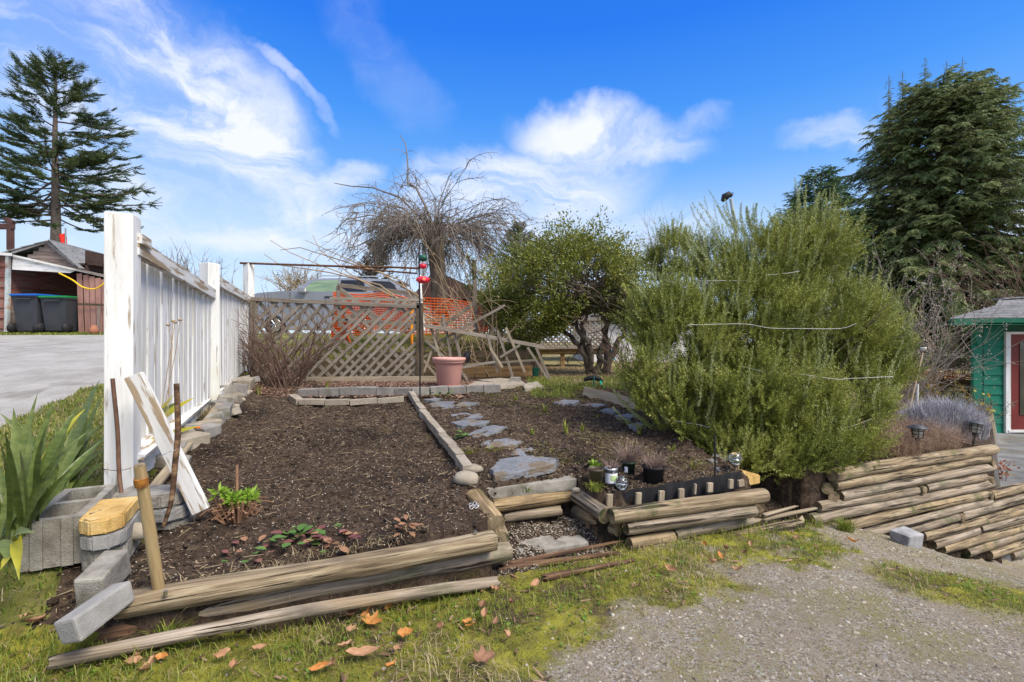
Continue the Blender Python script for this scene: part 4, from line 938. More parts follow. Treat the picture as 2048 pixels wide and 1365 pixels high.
for i in range(5):
    c = hit(950 + random.uniform(-9, 9), 1018 + random.uniform(-4, 5)) + Vector((0, 0, .015)); a = np.linspace(0, 6.28, 10); q = random.uniform(0, 1.5)
    tube(mb, [c + Vector((.009 * math.cos(t), .011 * math.sin(t) * math.cos(q), .011 * math.sin(t) * math.sin(q))) for t in a], .0022, 5)
tag(mb.build('metal_rings', mat('galvanised', [(.4, .4, .4), (.5, .5, .5)], rough=.4, metal=.6, bump=0)), 'little heap of pale metal rings on the soil by the side pole', 'rings')
# ------------------------------------------------------------------ parked car
YC = 14.6
def car():
    u = YC + .9
    X = lambda px: (px - 1024) / F * YC
    Z = lambda py: EYE - (py - 682) / F * YC
    m_body = mat('dark_grey_car_paint', [(.20, .215, .245), (.23, .245, .28)], 1, rough=.3, bump=0, metal=.2, coat=1, spec=.5)
    m_win = mat('tinted_glass', [(.012, .014, .017), (.018, .021, .025)], 1, rough=.12, bump=0, spec=.35)
    m_wing = mat('green_tinted_glass', [(.10, .16, .10), (.22, .30, .16)], 2, (1, 1, 6), rough=.05, bump=0, spec=1)
    m_tyre = mat('tyre', [(.015, .015, .015), (.025, .025, .025)], rough=.8)
    m_rim = mat('alloy', [(.35, .35, .36), (.5, .5, .5)], rough=.3, metal=.9, bump=0)
    car = thing('parked_car', (X(650), u, Z(672)), 'dark grey off-road car parked side-on behind the orange netting', 'car')
    # lower body: side outline swept across the width with rounded shoulders
    prof = [(492, 655), (488, 640), (489, 612), (496, 592), (512, 585), (560, 581), (585, 581), (640, 582), (740, 583), (806, 586), (812, 600), (812, 640), (806, 655), (748, 656), (742, 640), (724, 630), (706, 640), (700, 656), (573, 657), (566, 640), (548, 630), (530, 640), (524, 656)]
    ys = [(YC - .00, .0), (YC + .05, .04), (YC + .12, .07), (YC + 1.72, .07), (YC + 1.80, .04), (YC + 1.85, 0)]
    n = len(prof); V = []
    cx_, cz_ = X(650), Z(625)
    for (yy, g) in ys:
        for (px, py) in prof:
            x, z = X(px), Z(py); k = 1 + (g - .07) * .35
            V.append((cx_ + (x - cx_) * (1 + (g - .07) * .25), yy, cz_ + (z - cz_) * k if z > cz_ else z))
    mb = MB(); i = np.arange(len(ys) - 1)[:, None] * n; j = np.arange(n)[None]
    mb.add(V, np.stack([i + j, i + (j + 1) % n, i + n + (j + 1) % n, i + n + j], -1).reshape(-1, 4))
    body = mb.build('body', m_body, car, False)
    import bmesh
    bm = bmesh.new(); bm.from_mesh(body.data); bm.verts.ensure_lookup_table()
    f1 = bm.faces.new([bm.verts[q] for q in range(n)][::-1]); f2 = bm.faces.new([bm.verts[q + (len(ys) - 1) * n] for q in range(n)])
    bmesh.ops.recalc_face_normals(bm, faces=bm.faces[:]); bm.to_mesh(body.data); bm.free()
    # greenhouse, leaning in towards the roof
    gh = [(583, 582), (613, 557), (640, 554), (700, 553), (778, 556), (792, 563), (806, 586)]
    def lean(py): return (585 - py) / 32 * .26
    def gp(px, py, side, o=0.0): return (X(px), (YC + .06 + lean(py) - o) if side == 0 else (YC + 1.79 - lean(py) + o), Z(py))
    V = [gp(px, py, 0) for px, py in gh] + [gp(px, py, 1) for px, py in gh]; n = len(gh)
    mb = MB(); F4 = [(q, q + 1, q + 1 + n, q + n) for q in range(n - 1)]; mb.add(V, F4)
    for s in (0, 1):
        o = s * n; idx = [(0, 1, 2, 3), (0, 3, 4, 6), (4, 5, 6, 6)]
        for q in idx[:2]: mb.f.setdefault((4, 0), []).append(np.array([[o + a for a in q]]))
        mb.f.setdefault((3, 0), []).append(np.array([[o + 4, o + 5, o + 6]]))
    mb.build('cabin', m_body, car, False)
    def pane(pts, m, name='window'):
        mb = MB(); mb.add([gp(px, py, 0, .012) for px, py in pts], [tuple(range(len(pts)))]); return mb.build(name, m, car, False)
    pane([(600, 583.5), (618, 561), (630, 558.5), (671, 558), (669, 583.5)], m_wing)
    pane([(675, 583.5), (676, 558), (716, 558), (722, 561), (733, 583.5)], m_win)
    pane([(746, 583.5), (735, 562), (742, 559.5), (776, 561), (786, 568), (796, 584)], m_win)
    ws = MB(); ws.add([gp(584, 580.5, 0, -.08), gp(611, 558.5, 0, -.06), gp(611, 558.5, 1, -.06), gp(584, 580.5, 1, -.08)], [(0, 1, 2, 3)]); w = ws.build('windscreen', m_win, car, False); w.location.x -= .012; w.location.z += .012
    for (px) in (548, 724):
        c = (X(px), YC + .02, Z(650))
        mb = MB(); r = 21 / F * YC; prof_ = [(r * .62, -.02), (r * .95, -.02), (r, .03), (r, .2), (r * .95, .24)]
        v = MB(); lathe(v, prof_, (0, 0, 0), 32); me = v.mesh('tyre'); tw = link('wheel', me, m_tyre, car, Matrix.Translation(c) @ Matrix.Rotation(R(-90), 4, 'X'))
        v = MB(); lathe(v, [(0, .015), (r * .2, -.005), (r * .2, .03), (r * .6, .05)], (0, 0, 0), 24)
        for q in range(6):
            a = q * math.pi / 3; tube(v, [(r * .12 * math.cos(a), r * .12 * math.sin(a), .01), (r * .62 * math.cos(a), r * .62 * math.sin(a), .0)], .035, 5)
        lathe(v, [(r * .58, -.02), (r * .66, -.025), (r * .66, .03)], (0, 0, 0), 24)
        link('rim', v.mesh('rim'), m_rim, tw, Matrix.Translation(c) @ Matrix.Rotation(R(-90), 4, 'X'))
        v = MB(); lathe(v, [(0, .12), (r * .98, .12)], (0, 0, 0), 24); link('wheel_well', v.mesh('well'), m_tyre, car, Matrix.Translation(c) @ Matrix.Rotation(R(-90), 4, 'X'))
    link('mirror', bevbox_mesh('mirror', .22, .20, .19, .05, seed=1), m_body, car, Matrix.Translation((X(607), YC - .12, Z(581))))
    board('roof_rail', P(640, 551.5, YC + .36), P(775, 553, YC + .36), .03, .035, m_metal, car)
    board('roof_rail', P(640, 551.5, YC + 1.5), P(775, 553, YC + 1.5), .03, .035, m_metal, car)
    link('aerial_fin', bevbox_mesh('fin', .16, .04, .10, .018, seed=2), m_black, car, Matrix.Translation((X(697), YC + .9, Z(549))))
    for px in (657, 722): link('door_handle', bevbox_mesh('handle', .24, .04, .045, .015, seed=3), m_black, car, Matrix.Translation((X(px), YC - .015, Z(594))))
    for px in (580, 672, 738):
        link('door_seam', bevbox_mesh('seam', .012, .01, .95, .002, seed=3), m_black, car, Matrix.Translation((X(px), YC - .002, Z(616))))
    board('side_step', P(572, 659, YC - .05), P(702, 659, YC - .05), .14, .05, m_lath, car)
    link('spoiler', bevbox_mesh('spoiler', .28, 1.3, .05, .02, seed=4), m_body, car, Matrix.Translation((X(790), YC + .92, Z(560))))
    for s, yy in ((0, YC + .12), (1, YC + 1.6)): link('headlight', bevbox_mesh('headlight', .06, .3, .14, .02), m_rim, car, Matrix.Translation((X(488.5), yy + .05, Z(604))))
    board('tail_light', P(811.5, 596, YC + .15), P(811.5, 618, YC + .15), .2, .06, m_red, car)
car()

# ------------------------------------------------------------------ tumbledown garage on the left
YG = 14.0
def gpx(px, py, dY=0): return P(px, py, YG + dY)
m_sid = mat('worn_red_siding', [(.12, .045, .035), (.26, .10, .08), (.30, .17, .13)], 4, (.6, 3, 3), rough=.9, bump=.5, objrand=.3, spots=[((.20, .16, .13), 5, (.6, 2, 2), .52, .62)])
m_sidg = mat('grey_brown_siding', [(.12, .09, .075), (.22, .17, .145), (.30, .24, .21)], 4, (.6, 3, 3), rough=.9, bump=.5, objrand=.3)
m_salmon = mat('faded_salmon_boards', [(.26, .13, .10), (.38, .20, .16), (.44, .26, .21)], 3, (.6, 3, 3), rough=.9, bump=.4, objrand=.3)
m_brn = mat('dark_brown_cladding', [(.06, .03, .025), (.10, .05, .042)], 4, rough=.9)
m_shing = mat('grey_shingles', [(.10, .10, .105), (.19, .19, .195), (.27, .27, .27)], 9, rough=.95, bump=.5, objrand=.3)
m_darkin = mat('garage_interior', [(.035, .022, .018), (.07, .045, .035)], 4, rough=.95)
gr = thing('garage', gpx(80, 665), 'sagging open garage of worn red planks at the end of the road', 'garage')
# outer front strip left of the opening and inner left wall, lapped planks
for i in range(15):
    y0 = 512 + i * 10.3
    board('siding_plank', gpx(-70, y0 + 5.5, -.02 * (i % 2)), gpx(12, y0 + 5.5, -.02 * (i % 2)), .165, .02, m_sid, gr, up=(0, -1, .10), seed=i)
for i in range(14):
    y0 = 520 + i * 10.3
    board('siding_plank', P(20, y0 + 5.5, YG + .1), P(20 + 95, 560 + (y0 - 560) * .93 + 8 - 0, YG + 2.2) if False else (lambda a: a + Vector((.5, 3.2, 0)))(P(20, y0 + 5.5, YG + .1)), .165, .02, m_sidg if i > 8 else m_sid, gr, up=(-1, .15, .10), seed=20 + i)
board('corner_post', gpx(14, 664, -.05), gpx(17, 500, -.05), .09, .09, mat('weathered_corner', [(.30, .36, .34), (.5, .55, .55), (.35, .2, .12)], 3, rough=.8), gr, up=(0, 1, 0))
# interior: back wall, right wall, ceiling, floor
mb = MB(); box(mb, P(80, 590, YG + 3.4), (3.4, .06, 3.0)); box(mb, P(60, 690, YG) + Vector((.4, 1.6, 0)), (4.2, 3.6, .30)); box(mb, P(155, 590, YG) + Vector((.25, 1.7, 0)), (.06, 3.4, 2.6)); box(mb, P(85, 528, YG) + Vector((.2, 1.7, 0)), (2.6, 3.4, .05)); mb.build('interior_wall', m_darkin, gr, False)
# gable, boards cut to the slope
ap = (97, 486)
for i in range(7):
    y0 = 488 + i * 7.2; lf_ = 97 - (y0 - 483) * 1.55; rt = 97 + (y0 - 483) * 1.25
    if y0 > 515: lf_ += (y0 - 510) * 3.3
    board('siding_plank', gpx(max(lf_, 28), y0 + 3, -.03), gpx(min(rt, 152), y0 + 5, -.03), .115, .02, m_sidg, gr, up=(0, -1, .12), seed=60 + i)
board('fascia', gpx(24, 505, -.10), gpx(95, 482, -.10), .07, .03, m_white, gr, up=(0, 1, 0))
board('fascia', gpx(93, 483, -.10), gpx(150, 530, -.10), .07, .03, m_conc_light, gr, up=(0, 1, 0))
board('fascia', gpx(26, 511, -.12), gpx(215, 554, -.12), .05, .03, m_white, gr, up=(0, 1, 0))
mb = MB(); mb.add([gpx(26, 511, -.08), gpx(150, 542, -.08), gpx(140, 546, -.08), gpx(24, 539, -.08), gpx(26, 511, -.04), gpx(150, 542, -.04), gpx(140, 546, -.04), gpx(24, 539, -.04)], BOXF); mb.build('door_header', m_white, gr, False)
# roof planes with shingle courses
rf = MB(); apx = gpx(97, 481); 
a0 = gpx(20, 507, -.2); a1 = gpx(97, 481, -.2)
bk = Vector((-.9, 5.5, 0))
for nm, (q0, q1), m in (('roof', (gpx(-60, 522, -.2), gpx(97, 480, -.2)), m_shing), ('roof', (gpx(97, 480, -.2), gpx(158, 536, -.2)), m_shing), ('roof', (gpx(150, 537, -.2), gpx(216, 553, -.2)), m_sidg)):
    nC = 6
    for i in range(nC):
        s_ = q0.lerp(q1, i / nC); e_ = q0.lerp(q1, (i + 1) / nC); c_ = (s_ + e_) / 2 + bk / 2
        dd = (e_ - s_); board('shingle_course', c_ - bk / 2, c_ + bk / 2, dd.length * 1.12, .025, m, gr, up=dd.cross(bk) if dd.cross(bk).z > 0 else -dd.cross(bk), seed=i)
board('gutter', gpx(-40, 505, -.3), gpx(22, 509, -.3), .07, .08, m_white, gr)
gd = thing('plank_door', gpx(182, 668), 'faded salmon plank door hanging open at the right side of the garage', 'door')
for i in range(5):
    x0 = 155 + i * 12 + (1 if i else 0)
    board('plank', gpx(x0 + 8, 669 - i * .3, -.05 * i), gpx(x0 + 4, 547 + i * 3, -.05 * i), .165, .02, m_salmon, gd, up=(.1, 1, 0), seed=80 + i)
board('batten', gpx(156, 608, -.12), gpx(214, 610, -.30), .06, .02, m_dark_board, gd, up=(0, 1, 0)); board('batten', gpx(196, 668, -.25), gpx(198, 612, -.25), .07, .02, m_sidg, gd, up=(0, 1, 0))
bb = thing('outbuilding', P(175, 540, 17), 'dark brown flat-topped outbuilding behind the garage', 'building')
for i in range(12): board('cladding_board', P(124 + i * 8.2, 640, 17), P(124 + i * 8.2, 516, 17), .135, .03, m_brn, bb, up=(0, 1, 0), seed=i)
board('roof_edge', P(118, 515, 16.95), P(222, 515, 16.95), .12, .12, m_brn, bb)
pg = thing('pergola', P(10, 480, 15), 'brown timber pergola corner with a cut beam end above the garage roof', 'pergola')
board('post', P(21, 500, 15), P(21, 447, 15), .13, .13, m_brn, pg, up=(0, 1, 0)); board('beam', P(-60, 453, 15), P(27, 453, 15), .16, .12, m_brn, pg, up=(0, 1, 0)); board('beam', P(12, 438, 15), P(28, 446, 15), .12, .12, m_brn, pg, up=(0, 1, 0))
fg = thing('flag', P(132, 515, 15.5), 'small red flag on a thin pole beyond the garage roof', 'flag')
mb = MB(); tube(mb, [P(132, 520, 15.5), P(131, 456, 15.5)], .022, 6); mb.build('pole', m_conc_light, fg)
mb = MB(); g_ = [[P(131 - 14 * u, 463 + 25 * v + (10 * u * (1 - v)), 15.5) + Vector((0, .06 * math.sin(u * 7 + v * 2), 0)) for v in np.linspace(0, 1, 6)] for u in np.linspace(0, 1, 8)]
V = [q for r_ in g_ for q in r_]; mb.add(V, [(i * 6 + j, i * 6 + j + 1, (i + 1) * 6 + j + 1, (i + 1) * 6 + j) for i in range(7) for j in range(5)]); mb.build('cloth', mat('red_cloth', [(.80, .03, .02), (.85, .05, .03)], bump=0, transl=.3), fg)
stick('yellow_rope', [P(118, 546, 13.7), P(145, 560, 13.7), P(165, 574, 13.6), P(188, 578, 13.6), P(204, 570, 13.6), P(216, 558, 13.6)], .022, mat('yellow_rope', [(.75, .45, .02), (.8, .5, .03)], bump=0), 'yellow rope sagging across the salmon garage door', 'rope')
def bin_(px0, px1, pt, pb, Y, lidm, label):
    c = P((px0 + px1) / 2, pb, Y); w = (px1 - px0) / F * Y; h = (pb - pt) / F * Y
    t = thing('wheelie_bin', c, label, 'bin', 'wheelie bins in the garage')
    m_b = bpy.data.materials.get('bin_grey') or mat('bin_grey', [(.035, .038, .045), (.05, .053, .062)], 3, rough=.5, bump=.05)
    mb = MB(); b = w * .40; tpp = w * .5; d0 = .30; d1 = .38
    V = [(-b, -d0, .08), (b, -d0, .08), (b, d0, .08), (-b, d0, .08), (-tpp, -d1, h * .93), (tpp, -d1, h * .93), (tpp, d1, h * .93), (-tpp, d1, h * .93)]
    mb.add(np.array(V) + np.array(c), BOXF); mb.build('body', m_b, t, False)
    link('rim', bevbox_mesh('rim', w * 1.04, .8, .06, .02), m_b, t, Matrix.Translation(c + Vector((0, 0, h * .92))))
    link('lid', bevbox_mesh('lid', w * 1.06, .84, .06, .025, .005), lidm, t, Matrix.Translation(c + Vector((0, -.02, h * .97))) @ Matrix.Rotation(R(2), 4, 'X'))
    for s in (-1, 1):
        mb = MB(); lathe(mb, [(0, -.04), (.14, -.04), (.15, 0), (.14, .04), (0, .04)], (0, 0, 0), 18); link('wheel', mb.mesh('wheel'), m_black, t, Matrix.Translation(c + Vector((s * w * .50, -.34, .15))) @ Matrix.Rotation(R(90), 4, 'Y'))
    link('handle', bevbox_mesh('handle', w * .6, .05, .04, .015), m_b, t, Matrix.Translation(c + Vector((0, -.42, h * .86))))
bin_(50, 100, 589, 667, 14.0, mat('blue_lid', [(.01, .10, .42), (.015, .13, .5)], bump=0, rough=.4), 'dark wheelie bin with a blue lid')
bin_(106, 156, 593, 667, 14.05, mat('green_lid', [(.01, .18, .05), (.015, .24, .07)], bump=0, rough=.4), 'dark wheelie bin with a green lid')
tp = thing('clay_pot', P(188, 668, 13.3), 'small terracotta pot at the foot of the salmon door', 'plant pot')
mb = MB(); lathe(mb, [(0, 0), (.12, 0), (.085, .17), (.07, .18), (.065, .24), (0, .24)], tuple(P(188, 668, 13.3)), 16); mb.build('pot_body', mat('terracotta', [(.30, .12, .07), (.40, .17, .10)]), tp)

# ------------------------------------------------------------------ houses and deck in the middle distance
m_stucco = mat('off_white_wall', [(.58, .56, .56), (.68, .66, .66)], 3, rough=.9, bump=.2)
hs = thing('house', P(1270, 740, 13), 'off-white low house half hidden behind the evergreen shrub', 'house')
mb = MB(); q = P(1212, 740, 13); box(mb, (q.x + 1.6, 14.6, .35 + .8), (4.2, 3.2, 1.9)); mb.build('wall', m_stucco, hs, False)
board('roof', P(1195, 632, 12.8), P(1345, 632, 12.8), .12, .10, m_shing, hs, up=(0, 1, 0)); mb = MB(); c_ = P(1270, 615, 14.5); box(mb, c_, (4.4, 3.6, .25), taper=.75); mb.build('roof', m_shing, hs, False)
board('skirting', P(1230, 737, 12.97), P(1330, 737, 12.97), .10, .05, m_slate, hs, up=(0, 1, 0))
h2 = thing('house', P(920, 600, 17), 'house with a low dark brown roof beyond the weeping tree', 'house')
mb = MB(); a = P(868, 540, 18); b = P(998, 598, 18); c_ = P(820, 598, 18)
mb.add([a, b, c_, a + Vector((0, 4, 0)), b + Vector((0, 4, 0)), c_ + Vector((0, 4, 0))], [(0, 1, 4, 3), (0, 3, 5, 2)]); mb.f.setdefault((3, 0), []).append(np.array([[0, 2, 1], [3, 4, 5]])); mb.build('roof', m_brn, h2, False)
mb = MB(); q = P(910, 640, 18.3); box(mb, (q.x, 20, 1.9), (2.6, 3.2, 1.5)); mb.build('wall', m_stucco, h2, False)
h3 = thing('house', P(960, 640, 15), 'white wall with a small green window behind the orange netting', 'house')
mb = MB(); q = P(952, 648, 15); box(mb, (q.x + .1, 15.5, q.z), (1.1, .9, .9)); mb.build('wall', m_stucco, h3, False)
w_ = link('window', bevbox_mesh('window', .3, .04, .42, .005), m_white, h3, Matrix.Translation(P(965, 650, 14.98))); link('pane', bevbox_mesh('pane', .22, .02, .34, .002), mat('green_glass', [(.05, .10, .09), (.08, .14, .12)], rough=.1, bump=0), w_, Matrix.Translation(P(965, 650, 14.95)))
dk = thing('deck', P(1100, 712, 9.6), 'low timber deck with a lattice balustrade behind the evergreen shrub', 'deck')
board('beam', P(1000, 703, 9.6), P(1215, 700, 9.6), .11, .05, m_brown_board, dk, up=(0, 1, 0)); board('rail', P(985, 697, 9.55), P(1215, 694, 9.55), .05, .06, m_lath, dk)
for px in (1080, 1125, 1212): board('post', P(px, 740, 9.65), P(px, 692, 9.65), .08, .08, m_brown_board, dk, up=(0, 1, 0))
mb = MB(); box(mb, P(1100, 705, 9.6) + Vector((0, .9, -.02)), (2.2, 1.7, .04)); mb.build('floor', m_lath, dk, False)
rect = (1000, 1212, 642, 696); k = 0
for sgn in (1, -1):
    x = rect[0] - 60
    while x < rect[1] + 60:
        x += 10.5; yb = 696 if sgn < 0 else 642
        t0, t1 = clip(x - 1000, yb + sgn * -1000 * .9, 1, sgn * .9)
        if t1 - t0 < 6: continue
        yy = lambda t: yb - sgn * 900 + t * sgn * .9
        board('lath', P(x - 1000 + t0, yy(t0), 9.55 + .012 * sgn), P(x - 1000 + t1, yy(t1), 9.55 + .012 * sgn), .035, .008, m_lath, dk, up=(0, 1, 0), seed=k, bev=.001); k += 1
board('rail', P(985, 642, 9.54), P(1215, 640, 9.54), .05, .05, m_lath, dk)

# ------------------------------------------------------------------ green cottage at the right edge
gs = thing('cottage', P(1965, 870, 9.8), 'small green clapboard cottage with a red door at the right edge', 'cottage')
m_gr = mat('green_clapboard', [(.004, .14, .085), (.006, .17, .105)], 2, (.5, 2, 2), rough=.55, bump=.15, spots=[((.01, .09, .06), 4, (.5, 1, 2), .55, .8)])
m_grd = mat('dark_green_trim', [(.003, .085, .045), (.004, .11, .06)], 2, rough=.5, bump=.1)
m_rd = mat('red_door_paint', [(.14, .022, .018), (.18, .03, .024)], 2, rough=.5, bump=.1)
YS = 9.6
def q_(px, py, d=0): return P(px, py, YS + d)
ztop, zbot = 648, 884
xl = P(1964, 700, YS).x; zt, zb = q_(0, ztop).z, q_(0, zbot).z
mb = MB(); mb.add([(xl, YS, zb), (14, YS, zb), (17.6, YS + 3.2, zb), (xl + 3.6, YS + 3.2, zb), (xl, YS, zt), (14, YS, zt), (17.6, YS + 3.2, zt), (xl + 3.6, YS + 3.2, zt)], BOXF); mb.build('wall', m_grd, gs, False)
for i in range(12):
    y0 = 652 + i * 19.4
    board('clapboard', q_(1966, y0 + 10, -.03), q_(2012, y0 + 10, -.03), .215, .02, m_gr, gs, up=(0, -1, .12), seed=i, bev=.004)
board('corner_board', q_(1953, 880, -.05), q_(1953, 652, -.05), .17, .06, m_gr, gs, up=(0, 1, 0)); board('corner_board', q_(1961, 880, -.06), q_(1961, 668, -.06), .06, .03, m_grd, gs, up=(0, 1, 0))
mb = MB(); tube(mb, [q_(1947, 655, -.16), q_(1952, 680, -.12), q_(1958, 695, -.07)], .035, 8); mb.build('bracket', m_gr, gs)
board('door_frame', q_(2014.5, 866, -.07), q_(2014.5, 664, -.07), .095, .05, m_white, gs, up=(0, 1, 0)); board('door_frame', q_(2010, 666, -.065), q_(2140, 666, -.065), .05, .05, m_white, gs, up=(0, 1, 0)); board('door_frame', q_(2015, 862, -.08), q_(2140, 862, -.08), .05, .06, m_white, gs, up=(0, 1, 0))
dr = link('door', bevbox_mesh('door', 1.0, .05, 1.93, .004), m_rd, gs, Matrix.Translation(q_(2019, 763, -.06) + Vector((.5, 0, 0))))
link('pane', bevbox_mesh('pane', .64, .02, 1.45, .004), mat('door_glass', [(.02, .022, .018), (.06, .055, .04)], 3, rough=.08, bump=0, spec=.8), dr, Matrix.Translation(q_(2039, 757, -.09) + Vector((.32, 0, 0))))
board('sill', q_(2008, 874, -.14), q_(2140, 874, -.14), .10, .08, m_rd, gs, up=(0, 1, 0))
board('step', q_(1978, 884, -.5), q_(2140, 890, -.5), .35, .05, m_tan, gs); board('step_support', q_(1990, 895, -.4), q_(2140, 898, -.4), .08, .12, m_dark_board, gs)
board('gutter', q_(1903, 644, -.55), q_(2160, 641, -.55), .13, .10, m_grd, gs, up=(0, 1, 0)); board('soffit', q_(1915, 648, -.2), q_(2160, 648, -.2), .8, .03, m_grd, gs)
# hip roof: eave to ridge, shingle courses as steps
e0, e1 = q_(1900, 638, -.6), q_(2170, 634, -.6); r0, r1 = q_(1992, 612, .9), q_(2170, 606, .9)
for i in range(9):
    a, b = e0.lerp(r0, i / 9), e1.lerp(r1, i / 9); c_, d_ = e0.lerp(r0, (i + 1) / 9), e1.lerp(r1, (i + 1) / 9)
    n_ = int((b - a).length / .32)
    for j in range(n_):
        if i and random.random() < .0: continue
        o_ = (.5 if i % 2 else 0)
        t0, t1 = max(0, (j + o_ - .5) / n_), min(1, (j + o_ + .5) / n_)
        if t1 - t0 < .02: continue
        up_ = Vector((0, 0, .012 + random.uniform(0, .005))); A, B, C, D = a.lerp(b, t0 + .002), a.lerp(b, t1 - .002), c_.lerp(d_, t1 - .002), c_.lerp(d_, t0 + .002)
        mb = MB(); mb.add([A, B, C, D, A + up_ * 2, B + up_ * 2, C + up_, D + up_], BOXF); mb.build('shingle', m_shing, gs, False)
mb = MB(); mb.add([e0, r0, r0 + Vector((2.4, 2.2, 0)), e0 + Vector((4.7, 4.4, 0)), e1, r1, r1 + Vector((0, 2.4, 0))], [(0, 1, 2, 3), (0, 4, 5, 1), (1, 5, 6, 2)]); mb.build('roof_deck', m_shing, gs, False)
v0 = q_(1992, 604, .9)
mb = MB(); mb.add([q_(1990, 612, .85), q_(2160, 604, .85), q_(2160, 590, 1.1), q_(1998, 599, 1.1), q_(2010, 612, 2.4), q_(2160, 604, 2.4), q_(2160, 590, 2.2), q_(2012, 599, 2.2)], [(0, 1, 2, 3), (3, 2, 6, 7), (0, 3, 7, 4)]); mb.build('ridge_vent', m_shing, gs, False)
board('ridge_cap', q_(1995, 598, 1.2), q_(2165, 588, 1.2), .3, .03, m_shing, gs)

# fence with netting beyond the dry plants
wf = thing('rail_fence', P(1890, 800, 10.5), 'low brown board fence behind the dry plants left of the cottage', 'fence')
for i, (a, b, w, m) in enumerate([((1826, 765), (1945, 768), .18, m_brown_board), ((1826, 788), (1945, 790), .16, m_dark_board), ((1826, 806), (1945, 812), .2, m_brown_board), ((1826, 826), (1945, 834), .22, m_brown_board)]): board('board', P(*a, 10.5), P(*b, 10.5), w, .03, m, wf, up=(0, 1, 0), seed=i)
board('post', P(1865, 840, 10.4), P(1865, 735, 10.4), .11, .11, mat('golden_post', [(.30, .17, .05), (.42, .26, .09)], 9, rough=.8), wf, up=(0, 1, 0))
safety_mesh('safety_netting', [P(1820, 744, 10.8), P(1880, 742, 10.8), P(1947, 750, 10.8)], [P(1820, 772, 10.8), P(1880, 770, 10.8), P(1947, 772, 10.8)], .045, .007, 'orange netting above the low brown board fence by the cottage', .03, 5)
# street lamp behind the rosemary
sl_ = thing('street_lamp', P(1475, 690, 16), 'grey street lamp rising behind the rosemary', 'street lamp')
mb = MB(); tube(mb, [P(1484, 700, 16), P(1478, 500, 16), P(1462, 398, 16)], [.09, .075, .055], 10); mb.build('pole', mat('galvanised_pole', [(.30, .36, .38), (.40, .46, .48)], rough=.5, metal=.3, bump=0), sl_)
mb = MB(); tube(mb, [P(1445, 402, 16), P(1450, 394, 16), P(1458, 389, 16), P(1464, 392, 16)], [.06, .13, .11, .05], 10); mb.build('lamp_head', m_black, sl_)
mb = MB(); tube(mb, [P(1460, 394, 16), P(1464, 386, 16), P(1468, 385, 16), P(1464, 392, 16)], .02, 6); mb.build('photocell', m_black, sl_)
# lantern lights on the right wall
def lantern(px, py, s, Y, lean, label):
    c = P(px, py, Y); k = s / F * Y
    t = thing('solar_lantern', c, label, 'garden light', 'black solar lanterns along the tall log wall')
    M0 = Matrix.Translation(c) @ Matrix.Rotation(lean, 4, 'Y')
    mb = MB(); lathe(mb, [(0, k * 1.55), (k * .55, k * 1.5), (k * .6, k * 1.42), (k * 1.0, k * 1.28), (k * 1.05, k * 1.18), (0, k * 1.2)], (0, 0, 0), 24); link('roof', mb.mesh('roof'), mat('lantern_grey', [(.05, .055, .065), (.08, .085, .10)], rough=.4, bump=0) if not bpy.data.materials.get('lantern_grey') else bpy.data.materials['lantern_grey'], t, M0)
    mb = MB()
    for a in range(6):
        q = a * math.pi / 3; tube(mb, [(k * .5 * math.cos(q), k * .5 * math.sin(q), 0), (k * .62 * math.cos(q), k * .62 * math.sin(q), k * 1.2)], k * .05, 4)
    for z in (0, .45, .85): lathe(mb, [(k * (.5 + z * .1), k * z), (k * (.56 + z * .1), k * z), (k * (.56 + z * .1), k * (z + .06)), (k * (.5 + z * .1), k * (z + .06))], (0, 0, 0), 20)
    link('frame', mb.mesh('frame'), m_black, t, M0)
    mb = MB(); lathe(mb, [(0, 0), (k * .42, 0), (k * .52, k * 1.18), (0, k * 1.18)], (0, 0, 0), 20); link('lens', mb.mesh('lens'), bpy.data.materials.get('frosted_lens') or mat('frosted_lens', [(.55, .55, .48), (.66, .66, .58)], rough=.2, bump=0, transl=.3), t, M0)
    mb = MB(); lathe(mb, [(0, 0), (k * .3, 0), (k * .18, -k * .3), (k * .14, -k * .4), (k * .12, -k * 3)], (0, 0, 0), 14); link('stem', mb.mesh('stem'), m_black, t, M0)
lantern(1835, 876, 17, 3.98, .02, 'upright black solar lantern in front of the lavender')
lantern(1950, 866, 16, 4.42, .16, 'leaning black solar lantern near the cottage end of the wall')
tq = thing('garden_torch', hit(1812, 860), 'thin brown garden torch with a white top leaning over the dry plants', 'garden light')
mb = MB(); tube(mb, [P(1812, 850, 5.3), P(1846, 704, 5.6)], .008, 6); mb.build('pole', m_twig_tan, tq)
mb = MB(); lathe(mb, [(0, 0), (.022, 0), (.03, .03), (.03, .045), (0, .045)], tuple(P(1847, 702, 5.6)), 14); mb.build('lamp', m_white, tq)
stick('white_stake', [P(1834, 818, 5.6), P(1835, 768, 5.6)], .013, m_white, 'short white plastic stake among the dry plants', 'stake')
bt_ = thing('saucer_light', P(1903, 818, 6.2), 'small white saucer-shaped light among the plants near the cottage', 'garden light')
mb = MB(); lathe(mb, [(0, -.02), (.03, -.02), (.05, .012), (.045, .02), (0, .015)], tuple(P(1903, 818, 6.2)), 18); mb.build('dish', m_white, bt_)
mb = MB(); tube(mb, [P(1903, 820, 6.2), P(1903, 845, 6.2)], .006, 6); mb.build('stem', m_black, bt_)
t = link('white_bucket', bevbox_mesh('white_bucket', .16, .12, .15, .02), m_white, None, Matrix.Translation(P(1936, 866, 5.6))); tag(t, 'small white box behind the leaning lantern', 'box')
